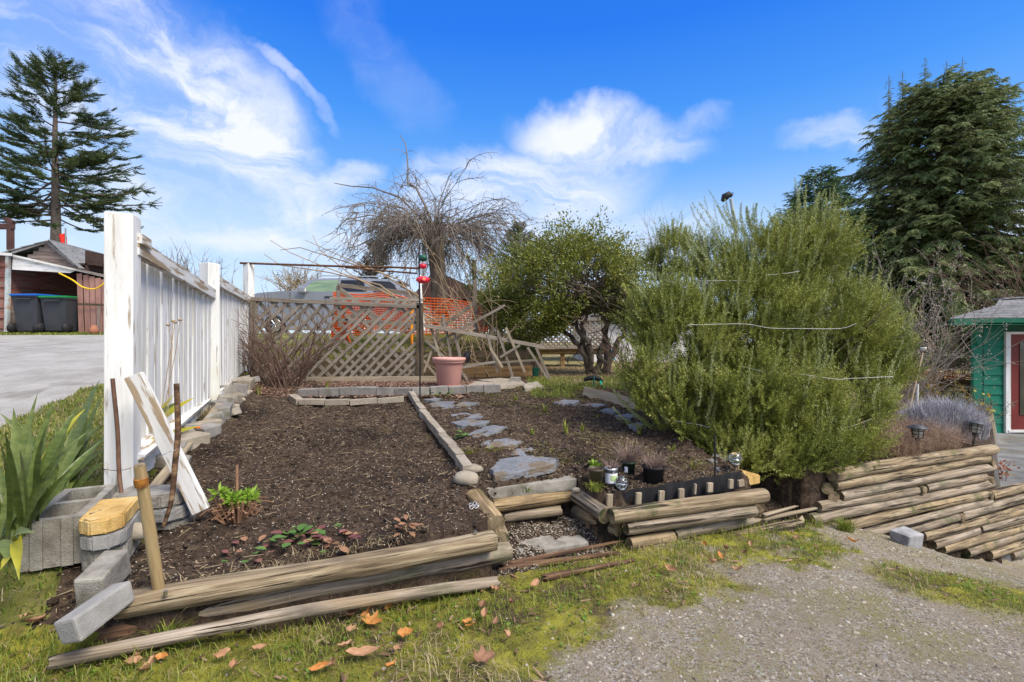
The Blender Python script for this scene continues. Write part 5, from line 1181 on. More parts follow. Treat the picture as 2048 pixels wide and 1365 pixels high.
# hose and stake by the shrub
stick('garden_hose', [P(1200, 758, 5.75), P(1203, 770, 5.6), P(1210, 780, 5.5), P(1220, 786, 5.45), P(1228, 789, 5.4)], .013, mat('green_hose', [(.01, .34, .22), (.02, .42, .28)], bump=0, rough=.4), 'green garden hose curving down by the timber edging', 'hose')
stick('green_stake', [P(1187, 784, 5.55), P(1188, 752, 5.6)], .011, m_green, 'short dark green stake beside the hose', 'stake')
stick('black_nozzle', [P(1168, 760, 5.7), P(1180, 756, 5.7), P(1196, 757, 5.7), P(1205, 762, 5.7)], [.02, .03, .03, .015], m_black, 'crumpled black plastic bundle at the end of the hose', 'bundle')
stick('black_bag', [P(930, 722, 6.5), P(934, 712, 6.5), P(940, 703, 6.5)], [.05, .05, .02], m_black, 'black plastic bag just behind the planter', 'bag')
stick('green_basket', [P(1071, 752, 6.5), P(1071, 742, 6.5), P(1072, 735, 6.5)], [.04, .045, .05], m_green, 'dark green plastic pot hanging among the trellis laths', 'plant pot')
stick('blue_hose', [P(1222, 698, 9.0), P(1218, 710, 9.0), P(1222, 722, 9.0), P(1228, 712, 9.0), P(1224, 700, 9.0)], .03, mat('blue_hose', [(.02, .30, .45), (.03, .36, .5)], bump=0), 'coiled blue hose hanging beside the deck', 'hose')
# ------------------------------------------------------------------ plants
def foliage_mat(name, cols, transl=.25, island=.55, scale=2.5, rough=.55, spec=.35):
    return mat(name, cols, scale, rough=rough, bump=0, island=island, transl=transl, spec=spec)
m_rosem = foliage_mat('rosemary_needles', [(.06, .085, .018), (.15, .18, .03), (.28, .30, .055), (.43, .44, .17)], .16, .38, 3.0)
m_rosem_tip = foliage_mat('rosemary_tips', [(.15, .19, .06), (.30, .34, .13), (.46, .49, .27)], .25)
m_cedar = foliage_mat('cedar_sprays', [(.055, .095, .04), (.11, .165, .06), (.19, .225, .075), (.27, .26, .11)], .25, .5, .8)
m_cedar_dark = foliage_mat('dark_cedar_sprays', [(.03, .07, .03), (.065, .13, .045), (.11, .18, .065)], .25, .5, .8)
m_spruce = foliage_mat('spruce_needles', [(.03, .055, .024), (.065, .10, .034), (.12, .145, .05)], .25, .5, .8)
m_privet = foliage_mat('small_green_leaves', [(.04, .07, .02), (.11, .14, .024), (.23, .24, .032), (.38, .37, .06)], .3, .45, 1.1, .4, .5)
m_grass = foliage_mat('grass_blades', [(.075, .13, .014), (.16, .22, .028), (.27, .30, .05), (.40, .36, .12)], .35, .7, 3)
m_moss = foliage_mat('moss_tufts', [(.13, .15, .015), (.24, .27, .02), (.36, .36, .05)], .35, .6, 3)
m_straw = foliage_mat('dead_straw', [(.22, .16, .08), (.40, .31, .17), (.55, .46, .29)], .3, .8, 3)
m_drygrass = foliage_mat('brown_dead_stems', [(.18, .11, .07), (.37, .25, .17), (.54, .42, .31)], .25, .8, 3)
m_lav = foliage_mat('grey_lavender', [(.22, .22, .23), (.38, .37, .40), (.58, .57, .60)], .2, .7, 5)
m_flax = mat('flax_leaf', [(.05, .085, .018), (.115, .16, .035), (.20, .24, .065)], 3, (.6, 14, 14), rough=.4, bump=.25, objrand=.4, transl=.2, spec=.5)
m_flax_y = mat('yellowed_flax_leaf', [(.16, .19, .03), (.40, .38, .04), (.62, .48, .03)], 2, (.6, 4, 4), rough=.45, bump=.2, objrand=.4, transl=.25)

# twigs
def arc(p, d, ln, droop, k=7, wob=.04):
    """polyline leaving p along d and bending by droop (+ down, - up)"""
    p = np.array(p, float); d = norm(np.array(d, float)); out = [p.copy()]; st = ln / (k - 1)
    w = rng.normal(0, wob, (k, 3))
    for i in range(k - 1):
        d = norm(d + np.array((0, 0, -droop / (k - 1))) + w[i]); p = p + d * st; out.append(p.copy())
    return np.array(out)

# ---- rosemary: upright shoots, each a stem with whorls of needles
def needle_shoots(mb, stems, base, dirs, lens, n_needle, nl, nw, curve=.25):
    k = len(base); t = np.linspace(.06, 1, n_needle)[None, :, None]
    up = np.array((0, 0, 1.)); d = norm(dirs); L_ = lens[:, None, None]
    side = norm(rng.normal(size=(k, 3)))
    pos = base[:, None] + d[:, None] * L_ * t + up * curve * L_ * t ** 2 + side[:, None] * .10 * L_ * np.sin(t * 3)
    tan = norm(d[:, None] + 2 * curve * up * t)
    th = np.arange(n_needle)[None] * 2.4 + rng.uniform(0, 6, (k, 1)); r0 = norm(np.cross(tan, np.array((.3, .2, .9)))); r1 = np.cross(tan, r0)
    rad = np.cos(th)[..., None] * r0 + np.sin(th)[..., None] * r1
    nd = norm(rad * .85 + tan * (.55 + .5 * t)); ln = nl * (1.05 - .45 * t[..., 0]) * rng.uniform(.75, 1.2, (k, n_needle))
    leaves(mb, pos.reshape(-1, 3), nd.reshape(-1, 3), ln.ravel(), nw)
    if stems is not None:
        for i in range(0, k):
            tube(stems, pos[i, ::max(1, n_needle // 4)], .0018, 3, cap=False)
    return pos[:, -1]
def lobe_shoots(lobes, n, seed, per=22):
    """clumps of shoots: each clump fans out from one twig, so dark gaps stay between them"""
    g = np.random.default_rng(seed); wts = np.array([l[3] * l[4] for l in lobes]); wts /= wts.sum()
    B = []; D = []; Ls = []
    for li, l in enumerate(lobes):
        c = np.array(P(l[0], l[1], l[2])); m = max(4, int(n * wts[li])); r = np.array((l[3], l[3] * .8, l[4])); k_ = l[5] if len(l) > 5 else 1
        v = norm(g.normal(size=(m, 3))); v[:, 1] = -np.abs(v[:, 1]) * np.where(g.uniform(size=m) < .75, 1, -1)
        cp = c + v * r * (g.uniform(.5, 1.0, (m, 1)) ** .5) * .84
        ax = norm(v * np.array((.8, .8, .3)) + np.array((0, 0, .55)) + g.normal(0, .2, (m, 3)))
        sz = g.uniform(.6, 1.25, m) * k_
        hole = fbm(cp[:, 0] * 3.1 + cp[:, 1], cp[:, 2] * 3.1 + cp[:, 1] * 1.3, 1.0, 2) + g.normal(0, .03, m) > .33; cp, ax, sz = cp[hole], ax[hole], sz[hole]; m = len(cp)
        for i in range(m):
            q = per; t = g.uniform(0, 1, (q, 1)); fan = g.normal(0, .42, (q, 3))
            B.append(cp[i] + ax[i] * .16 * sz[i] * (t - .5) + fan * .085 * sz[i]); D.append(ax[i] * .8 + fan * .9 + np.array((0, 0, .35))); Ls.append(g.uniform(.07, .17, q) * sz[i])
    return np.concatenate(B), np.concatenate(D), np.concatenate(Ls)
ros = thing('rosemary_bush', tuple(hit(1500, 940)), 'huge sprawling rosemary bush tied round with white twine', 'shrub')
lobes = [(1500, 640, 4.15, .66, .48), (1370, 690, 4.0, .44, .48), (1640, 660, 4.2, .58, .50), (1735, 710, 4.3, .34, .50), (1490, 800, 3.9, .76, .42), (1650, 810, 3.95, .52, .45), (1390, 810, 3.8, .40, .32), (1540, 545, 4.3, .52, .34, 1.1), (1620, 500, 4.3, .34, .26, 1.2), (1440, 540, 4.2, .24, .22, 1.1), (1320, 640, 4.1, .22, .30), (1590, 880, 3.75, .40, .22), (1350, 520, 5.0, .30, .24), (1430, 870, 3.75, .34, .16), (1300, 760, 3.85, .22, .34), (1690, 880, 3.75, .24, .18), (1560, 905, 3.55, .34, .16), (1640, 905, 3.6, .30, .16), (1480, 905, 3.55, .30, .13)]
B_, D_, L_ = lobe_shoots(lobes, 980, 5)
gz = ground(B_[:, 0], B_[:, 1]); ok = B_[:, 2] > gz + .02; B_, D_, L_ = B_[ok], D_[ok], L_[ok]
mb = MB(); st_ = MB(); needle_shoots(mb, None, B_, D_, L_, 30, .030, .0066)
mb.build('foliage', m_rosem, ros, False)
# long leading shoots round the outline, as in the picture
mb = MB(); sp = []
for (x0, y0, x1, y1, Y) in [(1470, 520, 1418, 382, 4.2), (1460, 500, 1396, 402, 4.2), (1480, 470, 1452, 398, 4.2), (1410, 540, 1382, 452, 4.1), (1500, 480, 1484, 408, 4.2), (1515, 470, 1514, 408, 4.2), (1440, 560, 1385, 480, 4.0), (1520, 500, 1547, 430, 4.2), (1570, 470, 1577, 422, 4.3), (1600, 450, 1606, 358, 4.3), (1620, 450, 1650, 380, 4.3), (1640, 460, 1655, 402, 4.3), (1650, 490, 1685, 462, 4.3), (1590, 460, 1560, 425, 4.3), (1320, 640, 1262, 560, 4.0), (1310, 660, 1268, 620, 4.0), (1340, 600, 1318, 545, 4.0), (1300, 720, 1270, 660, 4.0), (1660, 620, 1676, 505, 4.2), (1680, 620, 1700, 545, 4.2), (1720, 640, 1735, 560, 4.2), (1760, 680, 1790, 600, 4.2), (1780, 740, 1815, 660, 4.2), (1640, 600, 1648, 520, 4.2), (1290, 830, 1240, 760, 3.8), (1310, 860, 1250, 810, 3.8), (1560, 620, 1552, 545, 4.0), (1490, 860, 1475, 800, 3.6), (1645, 760, 1640, 640, 3.8), (1600, 700, 1590, 600, 3.9), (1560, 800, 1550, 735, 3.7), (1430, 740, 1400, 660, 3.7), (1370, 780, 1345, 700, 3.7), (1540, 820, 1520, 740, 3.6), (1700, 860, 1715, 780, 3.8), (1350, 480, 1345, 440, 5.0), (1385, 520, 1370, 470, 5.0)]:
    for q in range(3):
        j = (random.uniform(-12, 12), random.uniform(-14, 14)) if q else (0, 0)
        sp.append((P(x0 + j[0], y0 + j[1], Y + q * .05), P(x1 + j[0] * 2, y1 + abs(j[1]) * 1.4, Y - .05 + q * .05)))
b_ = np.array([tuple(a) for a, b in sp]); e_ = np.array([tuple(b) for a, b in sp]); ln_ = np.linalg.norm(e_ - b_, axis=1)
needle_shoots(mb, None, b_, (e_ - b_) / ln_[:, None] - np.array((0, 0, .12)), ln_ * .92, 130, .030, .0066, .10)
sv = norm(rng.normal(size=(330, 3))); sv[:, 1] = -np.abs(sv[:, 1]) - .35; sv = norm(sv); li = rng.integers(0, 13, 330)
sb = np.array([np.array(P(*lobes[i][:3])) + sv[k] * np.array((lobes[i][3], lobes[i][3] * .8, lobes[i][4])) * .88 for k, i in enumerate(li)])
needle_shoots(mb, None, sb, sv * .3 + np.array((0, 0, 1.)) + rng.normal(0, .12, (330, 3)), rng.uniform(.16, .34, 330), 64, .026, .0066, .10)
mb.build('leading_shoots', m_rosem_tip, ros, False)['kind'] = 'stuff'
mb = MB()
base = np.array(hit(1580, 950)) 
for i in range(60):
    l = lobes[i % 12]; c = np.array(P(l[0], l[1], l[2])) + rng.normal(0, 1, 3) * np.array((l[3], l[3], l[4])) * .5
    s0 = base + np.array((0, .35, 0)) + rng.normal(0, 1, 3) * np.array((.16, .1, 0)); m_ = (s0 + c) / 2 + rng.normal(0, .08, 3) + np.array((0, 0, -.1))
    t = np.linspace(0, 1, 7)[:, None]; pt = s0 * (1 - t) ** 2 + 2 * m_ * t * (1 - t) + c * t ** 2 + rng.normal(0, .012, (7, 3))
    tube(mb, pt, np.linspace(.012 if i < 20 else .006, .002, 7), 5, cap=False)
for pts_ in ([(1712, 930), (1722, 880), (1716, 850), (1728, 800), (1740, 760)], [(1716, 925), (1735, 880), (1738, 850), (1725, 820), (1732, 780)]):
    tube(mb, [P(x, y, 3.95) for x, y in pts_], [.022, .02, .018, .015, .008], 8)
tag(mb.build('branches', m_bark, ros), kind='stuff')
for i, (pts_, l) in enumerate([([(1400, 562), (1440, 561), (1515, 562)], 'upper short length of white twine tied round the top of the rosemary'), ([(1375, 650), (1410, 649), (1490, 648), (1540, 656), (1600, 657), (1680, 657), (1713, 647)], 'long white twine across the middle of the rosemary'), ([(1483, 733), (1540, 745), (1605, 749), (1670, 758), (1700, 757), (1787, 753)], 'lower white twine running to the right side of the rosemary'), ([(1348, 842), (1400, 850), (1430, 860)], 'short white twine low on the left of the rosemary'), ([(1520, 881), (1590, 878), (1645, 872)], 'lowest white twine near the foot of the rosemary'), ([(1682, 858), (1710, 850), (1743, 838)], 'white twine tying the rosemary to the bare stem at its right'), ([(1532, 550), (1570, 547), (1600, 542)], 'white twine near the crown of the rosemary')]):
    t = stick('twine', [P(x, y, (3.56 if y > 640 else 3.80) + .02 * math.sin(x)) for x, y in pts_], .0014, m_white, l, 'twine', 5)

# ---- conifers
def spray_tree(name, label, px, pbase, ptop, Y, profile, nb, m, spl, seed, droop=.5, rise=.1, trunk=.16, per=9, cat='tree', leaders=(), dens=1.0, bare=0.0, group=None, jag=.3, leaf=1.0, trunk_m=None, extra=()):
    """conifer: limbs round a trunk, each hung with fans of small twigs"""
    g = np.random.default_rng(seed); b0 = P(px, pbase, Y); H = (pbase - ptop) / F * Y
    t_ = thing(name, tuple(b0), label, cat, group)
    mb = MB(); tube(mb, [np.array(b0) + np.array((.02 * math.sin(i), 0, H * i / 8)) for i in range(9)], np.linspace(trunk, trunk * .12, 9), 10); mb.build('trunk', trunk_m or m_bark, t_)
    limb = MB(); fol = MB(); S = [[], [], []]
    for i in range(nb):
        h = bare + (1 - bare) * (g.uniform(0, 1) ** 1.05); th = g.uniform(0, 2 * math.pi)
        rr = np.interp(h, *zip(*profile)) * g.uniform(1 - jag, 1.06) * (1 + .12 * math.sin(th * 3 + h * 9))
        d = np.array((math.cos(th), math.sin(th), rise + g.normal(0, .17) + .5 * h * h))
        p0 = np.array(b0) + np.array((0, 0, H * h))
        pl_ = arc(p0, d, rr * 1.08, droop * g.uniform(.6, 1.3), 9, .05)
        if i % 3 == 0: tube(limb, pl_, np.linspace(trunk * .18, .01, 9), 4, cap=False)
        k = max(3, int(rr * per * dens)); tt = g.uniform(.22, 1, k) ** .7
        idx = tt * 8; a = np.minimum(idx.astype(int), 7); f = (idx - a)[:, None]; pos = pl_[a] * (1 - f) + pl_[a + 1] * f; tn = norm(pl_[a + 1] - pl_[a])
        sd = np.cross(tn, (0, 0, 1.)) * np.where(g.uniform(size=k) < .5, 1, -1)[:, None]
        dd = tn * .75 + sd * g.uniform(.1, .9, (k, 1)) + np.array((0, 0, -.12)) + g.normal(0, .12, (k, 3))
        S[0].append(pos); S[1].append(dd); S[2].append(spl * g.uniform(.6, 1.25, k) * (1.1 - .5 * tt))
    for (x0, y0, x1, y1) in extra:
        A = np.array(P(x0, y0, Y)); Bq = np.array(P(x1, y1, Y)); q = np.linspace(0, 1, 9)[:, None]; pl_ = A * (1 - q) + Bq * q + np.array((0, 0, -.35)) * np.sin(q * 3.14); tube(limb, pl_, np.linspace(.05, .012, 9), 4, cap=False)
        k = 46; tt = g.uniform(.25, 1, k); a = np.minimum((tt * 8).astype(int), 7); S[0].append(pl_[a] + g.normal(0, .06, (k, 3))); tn = norm(Bq - A); S[1].append(tn + g.normal(0, .45, (k, 3)) + np.array((0, 0, -.15))); S[2].append(spl * g.uniform(.5, 1.1, k))
    for (lx, ly, ytop, w) in leaders:
        for j in range(170):
            q = j / 170; p = np.array(P(lx, ly + (ytop - ly) * q, Y + g.normal(0, .25))); S[0].append(p[None] + g.normal(0, .05, (1, 3))); th = g.uniform(0, 6.28)
            S[1].append(np.array([[math.cos(th), math.sin(th), .15]])); S[2].append(np.array([1.25 * w * (1.08 - q) * g.uniform(.6, 1.2)]))
        tube(limb, [P(lx, ly, Y), P(lx, ytop, Y)], [.05, .012], 4)
    pos = np.concatenate(S[0]); dd = norm(np.concatenate(S[1])); ln = np.concatenate(S[2]); n = len(pos)
    # each fan: curved, drooping axis with side twiglets
    K = 7; t = np.linspace(.12, 1, K)[None, :, None]; dn = np.array((0, 0, -1.)); L3 = ln[:, None, None]
    ax = pos[:, None] + dd[:, None] * L3 * t + dn * L3 * .42 * droop * t ** 2
    sd = norm(np.cross(dd, (0, 0, 1.)))[:, None]
    tan = norm(dd[:, None] + dn * .84 * droop * t)
    for s in (-1, 1):
        dr = tan * .75 + sd * s * .75 + dn * .25 + g.normal(0, .12, (n, K, 3))
        leaves(fol, ax.reshape(-1, 3), dr.reshape(-1, 3), (ln[:, None] * (.50 - .32 * t[..., 0])).ravel() * leaf, (ln[:, None] * .085 * np.ones((1, K))).ravel() * leaf)
    leaves(fol, pos, dd + dn * .3 * droop, ln * 1.05, ln * .10, None)
    fol.build('crown', m, t_, False); tag(limb.build('limbs', m_bark, t_), kind='stuff')
    return t_
prof_c = ((0, .08, .2, .35, .55, .75, .9, 1), (4.2, 4.6, 4.8, 4.7, 4.2, 3.4, 2.7, 1.6))
spray_tree('cedar_tree', 'tall dense dark cedar with several leaders behind the green cottage', 1885, 760, 190, 24, tuple(zip(*prof_c)), 1750, m_cedar, .60, 3, droop=.8, rise=.3, trunk=.35, per=5.6, leaf=1.2,
           leaders=((1778, 300, 150, .45), (1805, 290, 142, .45), (1850, 260, 115, .5), (1893, 260, 122, .5), (1925, 270, 116, .5), (1962, 320, 195, .4)), jag=.28)
prof_d = ((0, .1, .3, .6, .8, .92, 1), (2.2, 2.6, 2.7, 2.4, 1.8, 1.1, .5))
spray_tree('cypress_tree', 'dark green cypress between the rosemary and the tall cedar', 1640, 720, 348, 25, tuple(zip(*prof_d)), 700, m_cedar_dark, .5, 4, droop=.6, rise=.4, trunk=.2, per=6, leaders=((1590, 420, 368, .3), (1612, 400, 362, .35), (1660, 400, 342, .4)))
spray_tree('cypress_tree', 'small pointed green cypress left of the evergreen shrub', 1037, 640, 452, 19, ((0, 1.0), (.4, 1.1), (.75, .75), (.92, .35), (1, .1)), 260, foliage_mat('bright_cypress', [(.03, .055, .01), (.065, .10, .016), (.12, .16, .025)], .15), .32, 6, droop=.1, rise=.9, trunk=.1, per=10, jag=.15)
spray_tree('cypress_tree', 'small brownish cypress behind the parked car', 750, 600, 488, 22, ((0, 1.05), (.5, .8), (.85, .4), (1, .1)), 160, foliage_mat('brownish_cypress', [(.05, .035, .015), (.10, .075, .03), (.13, .12, .04)], .15), .35, 7, droop=.1, rise=.9, trunk=.1, per=9, jag=.2)
prof_s = ((0, .1, .22, .4, .55, .7, .85, .95, 1), (3.6, 3.9, 3.3, 2.6, 2.3, 2.1, 1.5, .8, .3))
spray_tree('spruce_tree', 'lone dark spruce with a bare lower trunk behind the garage', 111, 520, 122, 20, tuple(zip(*prof_s)), 190, m_spruce, .46, 8, droop=-.45, rise=-.25, trunk=.20, per=19, bare=.2, jag=.45, leaf=.9, trunk_m=mat('spruce_bark', [(.10, .08, .065), (.20, .165, .14)], 12, rough=.95, bump=.6), extra=((115, 380, 325, 405), (115, 372, 310, 375), (115, 350, 285, 330), (115, 395, 245, 440), (112, 390, 60, 415), (112, 380, 10, 420), (115, 330, 255, 285), (110, 360, -30, 400), (112, 300, 225, 235), (112, 300, 5, 225)))

# ---- evergreen shrub with a dark forked trunk
es = thing('evergreen_shrub', tuple(P(1195, 765, 7.4)), 'rounded evergreen shrub with small leaves and a dark forked trunk', 'shrub')
mb = MB(); tips = []
tb = np.array(P(1195, 768, 7.4))
def br(p0, p1, r0, r1, k=7, w=.03):
    t = np.linspace(0, 1, k)[:, None]; pt = np.array(p0) * (1 - t) + np.array(p1) * t + rng.normal(0, w, (k, 3)) * np.sin(t * 3.1); tube(mb, pt, np.linspace(r0, r1, k), 7, cap=False); return pt
mains = [((1195, 768), (1178, 690), (1140, 640)), ((1190, 768), (1165, 690), (1172, 620)), ((1205, 768), (1215, 690), (1205, 610)), ((1210, 768), (1232, 690), (1265, 620)), ((1200, 768), (1200, 700), (1235, 590)), ((1185, 765), (1160, 690), (1100, 640))]
for a, b, c in mains:
    p = br(P(*a, 7.4), P(*b, 7.4 + random.uniform(-.2, .2)), .06, .045); q = br(p[-1], P(*c, 7.3 + random.uniform(-.4, .4)), .042, .022); tips.append(q[-1])
cc = np.array(P(1140, 572, 7.4)); rad_ = np.array((1.28, 1.1, .88))
for i in range(150):
    v = norm(rng.normal(size=3)); v[2] = abs(v[2]) * 1.0 - .25; e = cc + v * rad_ * rng.uniform(.7, .98); s0 = tips[i % len(tips)]
    br(s0 + rng.normal(0, .05, 3), e, .014, .003, 6, .06)
for i in range(40):
    a = P(1190 + random.uniform(-60, 110), 700 + random.uniform(-30, 60), 7.3); br(a, a + Vector((random.uniform(-.5, .6), random.uniform(-.3, .3), random.uniform(-.3, .5))), .008, .002, 6, .05)
mb.build('trunk', m_bark, es)
mb = MB(); N_ = 54000
v = norm(rng.normal(size=(N_, 3))); rr = rng.uniform(.3, 1.0, (N_, 1)) ** .5
cl = (fbm(v[:, 0] * 4 + v[:, 1] * 2 + 9, v[:, 2] * 4 + v[:, 1], 1.7, 4) - .5)[:, None] * 1.0 + 1
p_ = cc + v * rad_ * rr * cl
xs = p_[:, 0] - cc[0]; hole = fbm(p_[:, 0] * 2.2 + 5, p_[:, 2] * 2.2 + p_[:, 1], 2.2, 3)
keep = (hole > .42) & (p_[:, 2] > cc[2] - .88 + .20 * np.sin(xs * 3 + 1) + .5 * np.exp(-((xs - .35) / .35) ** 2)); p_ = p_[keep]
ex = []
for (px, py) in [(1125, 445), (1150, 455), (1195, 470), (1090, 480), (1265, 500), (1230, 490), (1000, 560), (985, 600), (1010, 540), (1060, 500), (1290, 520)]:
    c_ = np.array(P(px, py + 25, 7.4)); ex.append(c_ + rng.normal(0, 1, (350, 3)) * np.array((.10, .12, .17)))
for (px, py, q) in [(1015, 640, .26), (1060, 668, .24), (1105, 650, .22), (1275, 640, .26), (1295, 600, .24), (990, 600, .24), (1040, 610, .28), (1120, 620, .26), (1180, 600, .28), (1235, 625, .24)]:
    c_ = np.array(P(px, py, 7.2)); ex.append(c_ + norm(rng.normal(size=(1500, 3))) * q * rng.uniform(.2, 1, (1500, 1)) ** .5 * np.array((1.1, 1, .75)))
p_ = np.concatenate([p_] + ex)
d_ = norm(p_ - cc) * .5 + rng.normal(0, .6, p_.shape) + np.array((0, 0, .35)); leaves(mb, p_, d_, rng.uniform(.032, .056, len(p_)), rng.uniform(.017, .027, len(p_)), fold=.15)
mb.build('crown', m_privet, es, False)

# ---- weeping cherry, bare
wc = thing('weeping_tree', tuple(P(872, 640, 8.6)), 'bare weeping tree with a thick knobbly trunk and arching twigs', 'tree')
mb = MB(); YW = 8.6
tr = [P(884, 650, YW), P(880, 600, YW), P(876, 550, YW), P(872, 500, YW), P(868, 470, YW), P(866, 455, YW), P(866, 448, YW)]
tube(mb, tr, [.17, .155, .14, .15, .22, .26, .17], 14)
mb.build('trunk', m_bark, wc)
mb = MB(); buds = []
for i in range(135):
    th = random.uniform(0, 6.28); up = random.uniform(.1, .75); s0 = np.array(P(868 + 30 * math.cos(th), random.uniform(452, 475), YW)) + np.array((0, .2 * math.sin(th), 0))
    ln = random.uniform(.7, 1.6); pt = arc(s0, (math.cos(th) * 1.0, math.sin(th), up), ln, random.uniform(.5, 1.6), 10, .13)
    tube(mb, pt, np.linspace(.011, .003, 10), 4, cap=False)
    for j in range(random.randint(8, 13)):
        k = random.randint(2, 9); t_ = norm(pt[min(k + 1, 9)] - pt[k - 1]); d = t_ + rng.normal(0, .55, 3); q = arc(pt[k], d, random.uniform(.2, .6), random.uniform(.2, 1.6), 6, .10); tube(mb, q, np.linspace(.006, .0025, 6), 3, cap=False)
        for l in range(3):
            kk = random.randint(1, 5); r_ = arc(q[kk], norm(q[kk] - q[kk - 1]) + rng.normal(0, .7, 3), random.uniform(.06, .2), .5, 4, .08); tube(mb, r_, np.linspace(.0035, .002, 4), 3, cap=False); buds.append(r_[-1])
for pts_, r in (([(868, 458), (850, 410), (832, 375), (815, 366), (816, 340), (814, 310), (811, 288), (800, 270)], .026), ([(862, 460), (845, 440), (800, 395), (745, 375), (700, 372), (668, 366)], .024), ([(850, 470), (800, 440), (740, 430), (690, 440), (672, 460)], .018), ([(832, 375), (812, 370), (800, 372)], .012), ([(815, 335), (825, 345), (838, 372)], .008), ([(870, 455), (880, 400), (900, 350)], .014), ([(868, 455), (872, 400), (850, 360)], .012)):
    tube(mb, [P(x, y, YW) for x, y in pts_], np.linspace(r, .006, len(pts_)), 5, cap=False)
    for k in range(len(pts_) * 4):
        a = random.randint(1, len(pts_) - 1); p0 = np.array(P(*pts_[a], YW)); q = arc(p0 + rng.normal(0, .04, 3), (random.uniform(-1, 1), random.uniform(-1, 1), random.uniform(-.3, .6)), random.uniform(.1, .45), .7, 5, .1)
        if a < len(pts_) - 2 or r < .02: tube(mb, q, np.linspace(.006, .002, 5), 3, cap=False)
b_ = np.array(buds); leaves(mb, b_, rng.normal(size=b_.shape), .03, .018)
tag(mb.build('branches', m_twig, wc), kind='stuff')
# ---- tan bramble tangle between the car and the tree
bg = thing('bramble', tuple(P(880, 760, 6.9)), 'tangle of tan arching bramble canes beside and above the broken trellis', 'bramble')
mb = MB()
for i in range(40):
    a = P(random.uniform(890, 1010), random.uniform(690, 765), random.uniform(6.6, 7.4)); s = -1 if random.random() < .72 else 1
    q = arc(a, (s * random.uniform(.1, .8), random.uniform(-.2, .2), 1.1), random.uniform(.9, 2.3), random.uniform(.8, 2.2), 12, .09); tube(mb, q, np.linspace(.006, .0022, 12), 4, cap=False)
    for j in range(4):
        k = random.randint(3, 10); r_ = arc(q[k], norm(q[k] - q[k - 1]) + rng.normal(0, .6, 3), random.uniform(.15, .6), .9, 6, .1); tube(mb, r_, np.linspace(.0045, .002, 6), 3, cap=False)
for pts_ in ([(870, 640), (800, 600), (720, 560), (640, 530), (580, 505), (540, 480)], [(860, 620), (780, 590), (700, 548), (640, 500), (625, 470)], [(850, 640), (760, 570), (660, 545), (560, 530), (528, 508)], [(860, 650), (800, 560), (700, 520), (610, 480)], [(850, 600), (760, 545), (680, 520), (600, 495), (560, 500)], [(935, 700), (945, 730), (975, 745), (985, 760)], [(945, 690), (940, 715), (965, 730), (985, 765)]):
    tube(mb, [P(x, y, 6.9 + .1 * math.sin(x)) for x, y in pts_], np.linspace(.013, .004, len(pts_)), 5, cap=False)
tag(mb.build('canes', m_twig_tan, bg), kind='stuff')
# greyish scrub behind
def scrub(name, label, cx_, cy_, Y, w, h, n, m, seed, cat='shrub', spread_=.5, r=.007, leafm=None, nl=0, bx=None):
    t_ = thing(name, tuple(P(cx_, cy_, Y)), label, cat); mb = MB(); g = random.Random(seed); tp = []
    base = np.array(P(cx_, cy_, Y))
    for i in range(n):
        s0 = base + np.array((g.uniform(-1, 1) * w * .22, g.uniform(-.25, .25) * w, 0)); e = np.array((g.uniform(-1, 1) * spread_, g.uniform(-.5, .5) * spread_, 1))
        q = arc(s0, e, h * g.uniform(.55, 1.05), g.uniform(-.1, .45), 8, .08); tube(mb, q, np.linspace(r, r * .3, 8), 4, cap=False)
        for j in range(6):
            k = g.randint(2, 7); d_ = norm(q[k] - q[k - 1]) + rng.normal(0, .5, 3); z = arc(q[k], d_, h * g.uniform(.08, .35), -.1, 5, .08); tube(mb, z, np.linspace(r * .5, r * .22, 5), 3, cap=False); tp.extend(z[2:])
    tag(mb.build('stems', m, t_), kind='stuff')
    if leafm is not None:
        tp = np.array(tp); tp = tp[rng.integers(0, len(tp), nl)] + rng.normal(0, .02, (nl, 3)); mb = MB(); leaves(mb, tp, rng.normal(size=tp.shape) + np.array((0, 0, .3)), rng.uniform(.5, 1, nl) * leafm[1], rng.uniform(.4, .6, nl) * leafm[1]); mb.build('leaves', leafm[0], t_, False)
    return t_
scrub('bare_shrub', 'dense dormant shrub of reddish brown twigs in front of the lattice panel', 568, 778, 5.6, .9, .98, 62, m_twig_red, 2, spread_=.85, r=.0075)
scrub('bare_shrub', 'small dormant shrub against the far end of the white fence', 505, 768, 5.9, .4, .95, 22, m_twig_red, 3, spread_=.35, r=.006)
scrub('bare_shrub', 'grey leafless scrub behind the evergreen shrub trunk at its left', 1000, 700, 9.0, 1.6, 1.7, 50, m_twig, 4, spread_=.6, r=.010)
scrub('bare_shrub', 'low wiry bare shrub right of the evergreen trunk', 1262, 760, 6.6, .8, .95, 26, m_twig_red, 5, spread_=.8)
scrub('blossom_shrub', 'bare shrub flecked with tiny pale blossoms right of the rosemary', 1800, 830, 7.6, 1.8, 2.3, 85, m_twig, 6, spread_=.75, r=.009, leafm=(foliage_mat('pale_blossom', [(.26, .20, .16), (.42, .36, .30), (.58, .53, .47)], .3), .032), nl=4600)
scrub('bare_shrub', 'upright tan saplings beside the cottage corner', 1905, 790, 11.2, 1.2, 1.9, 26, m_twig_tan, 7, spread_=.35, r=.014)
scrub('bare_shrub', 'bare reddish branches in front of the cedar above the cottage roof', 2060, 640, 15, 3.0, 3.4, 45, m_twig_red, 8, spread_=1.3, r=.016)
scrub('bare_shrub', 'fine bare twigs on the skyline behind the rosemary', 1345, 560, 15, 2.6, 1.9, 50, m_twig, 9, spread_=.8, r=.010)
scrub('bare_shrub', 'thin bare twigs showing above the white fence', 385, 600, 12, 3.0, 1.15, 44, m_twig, 10, spread_=.35, r=.012)
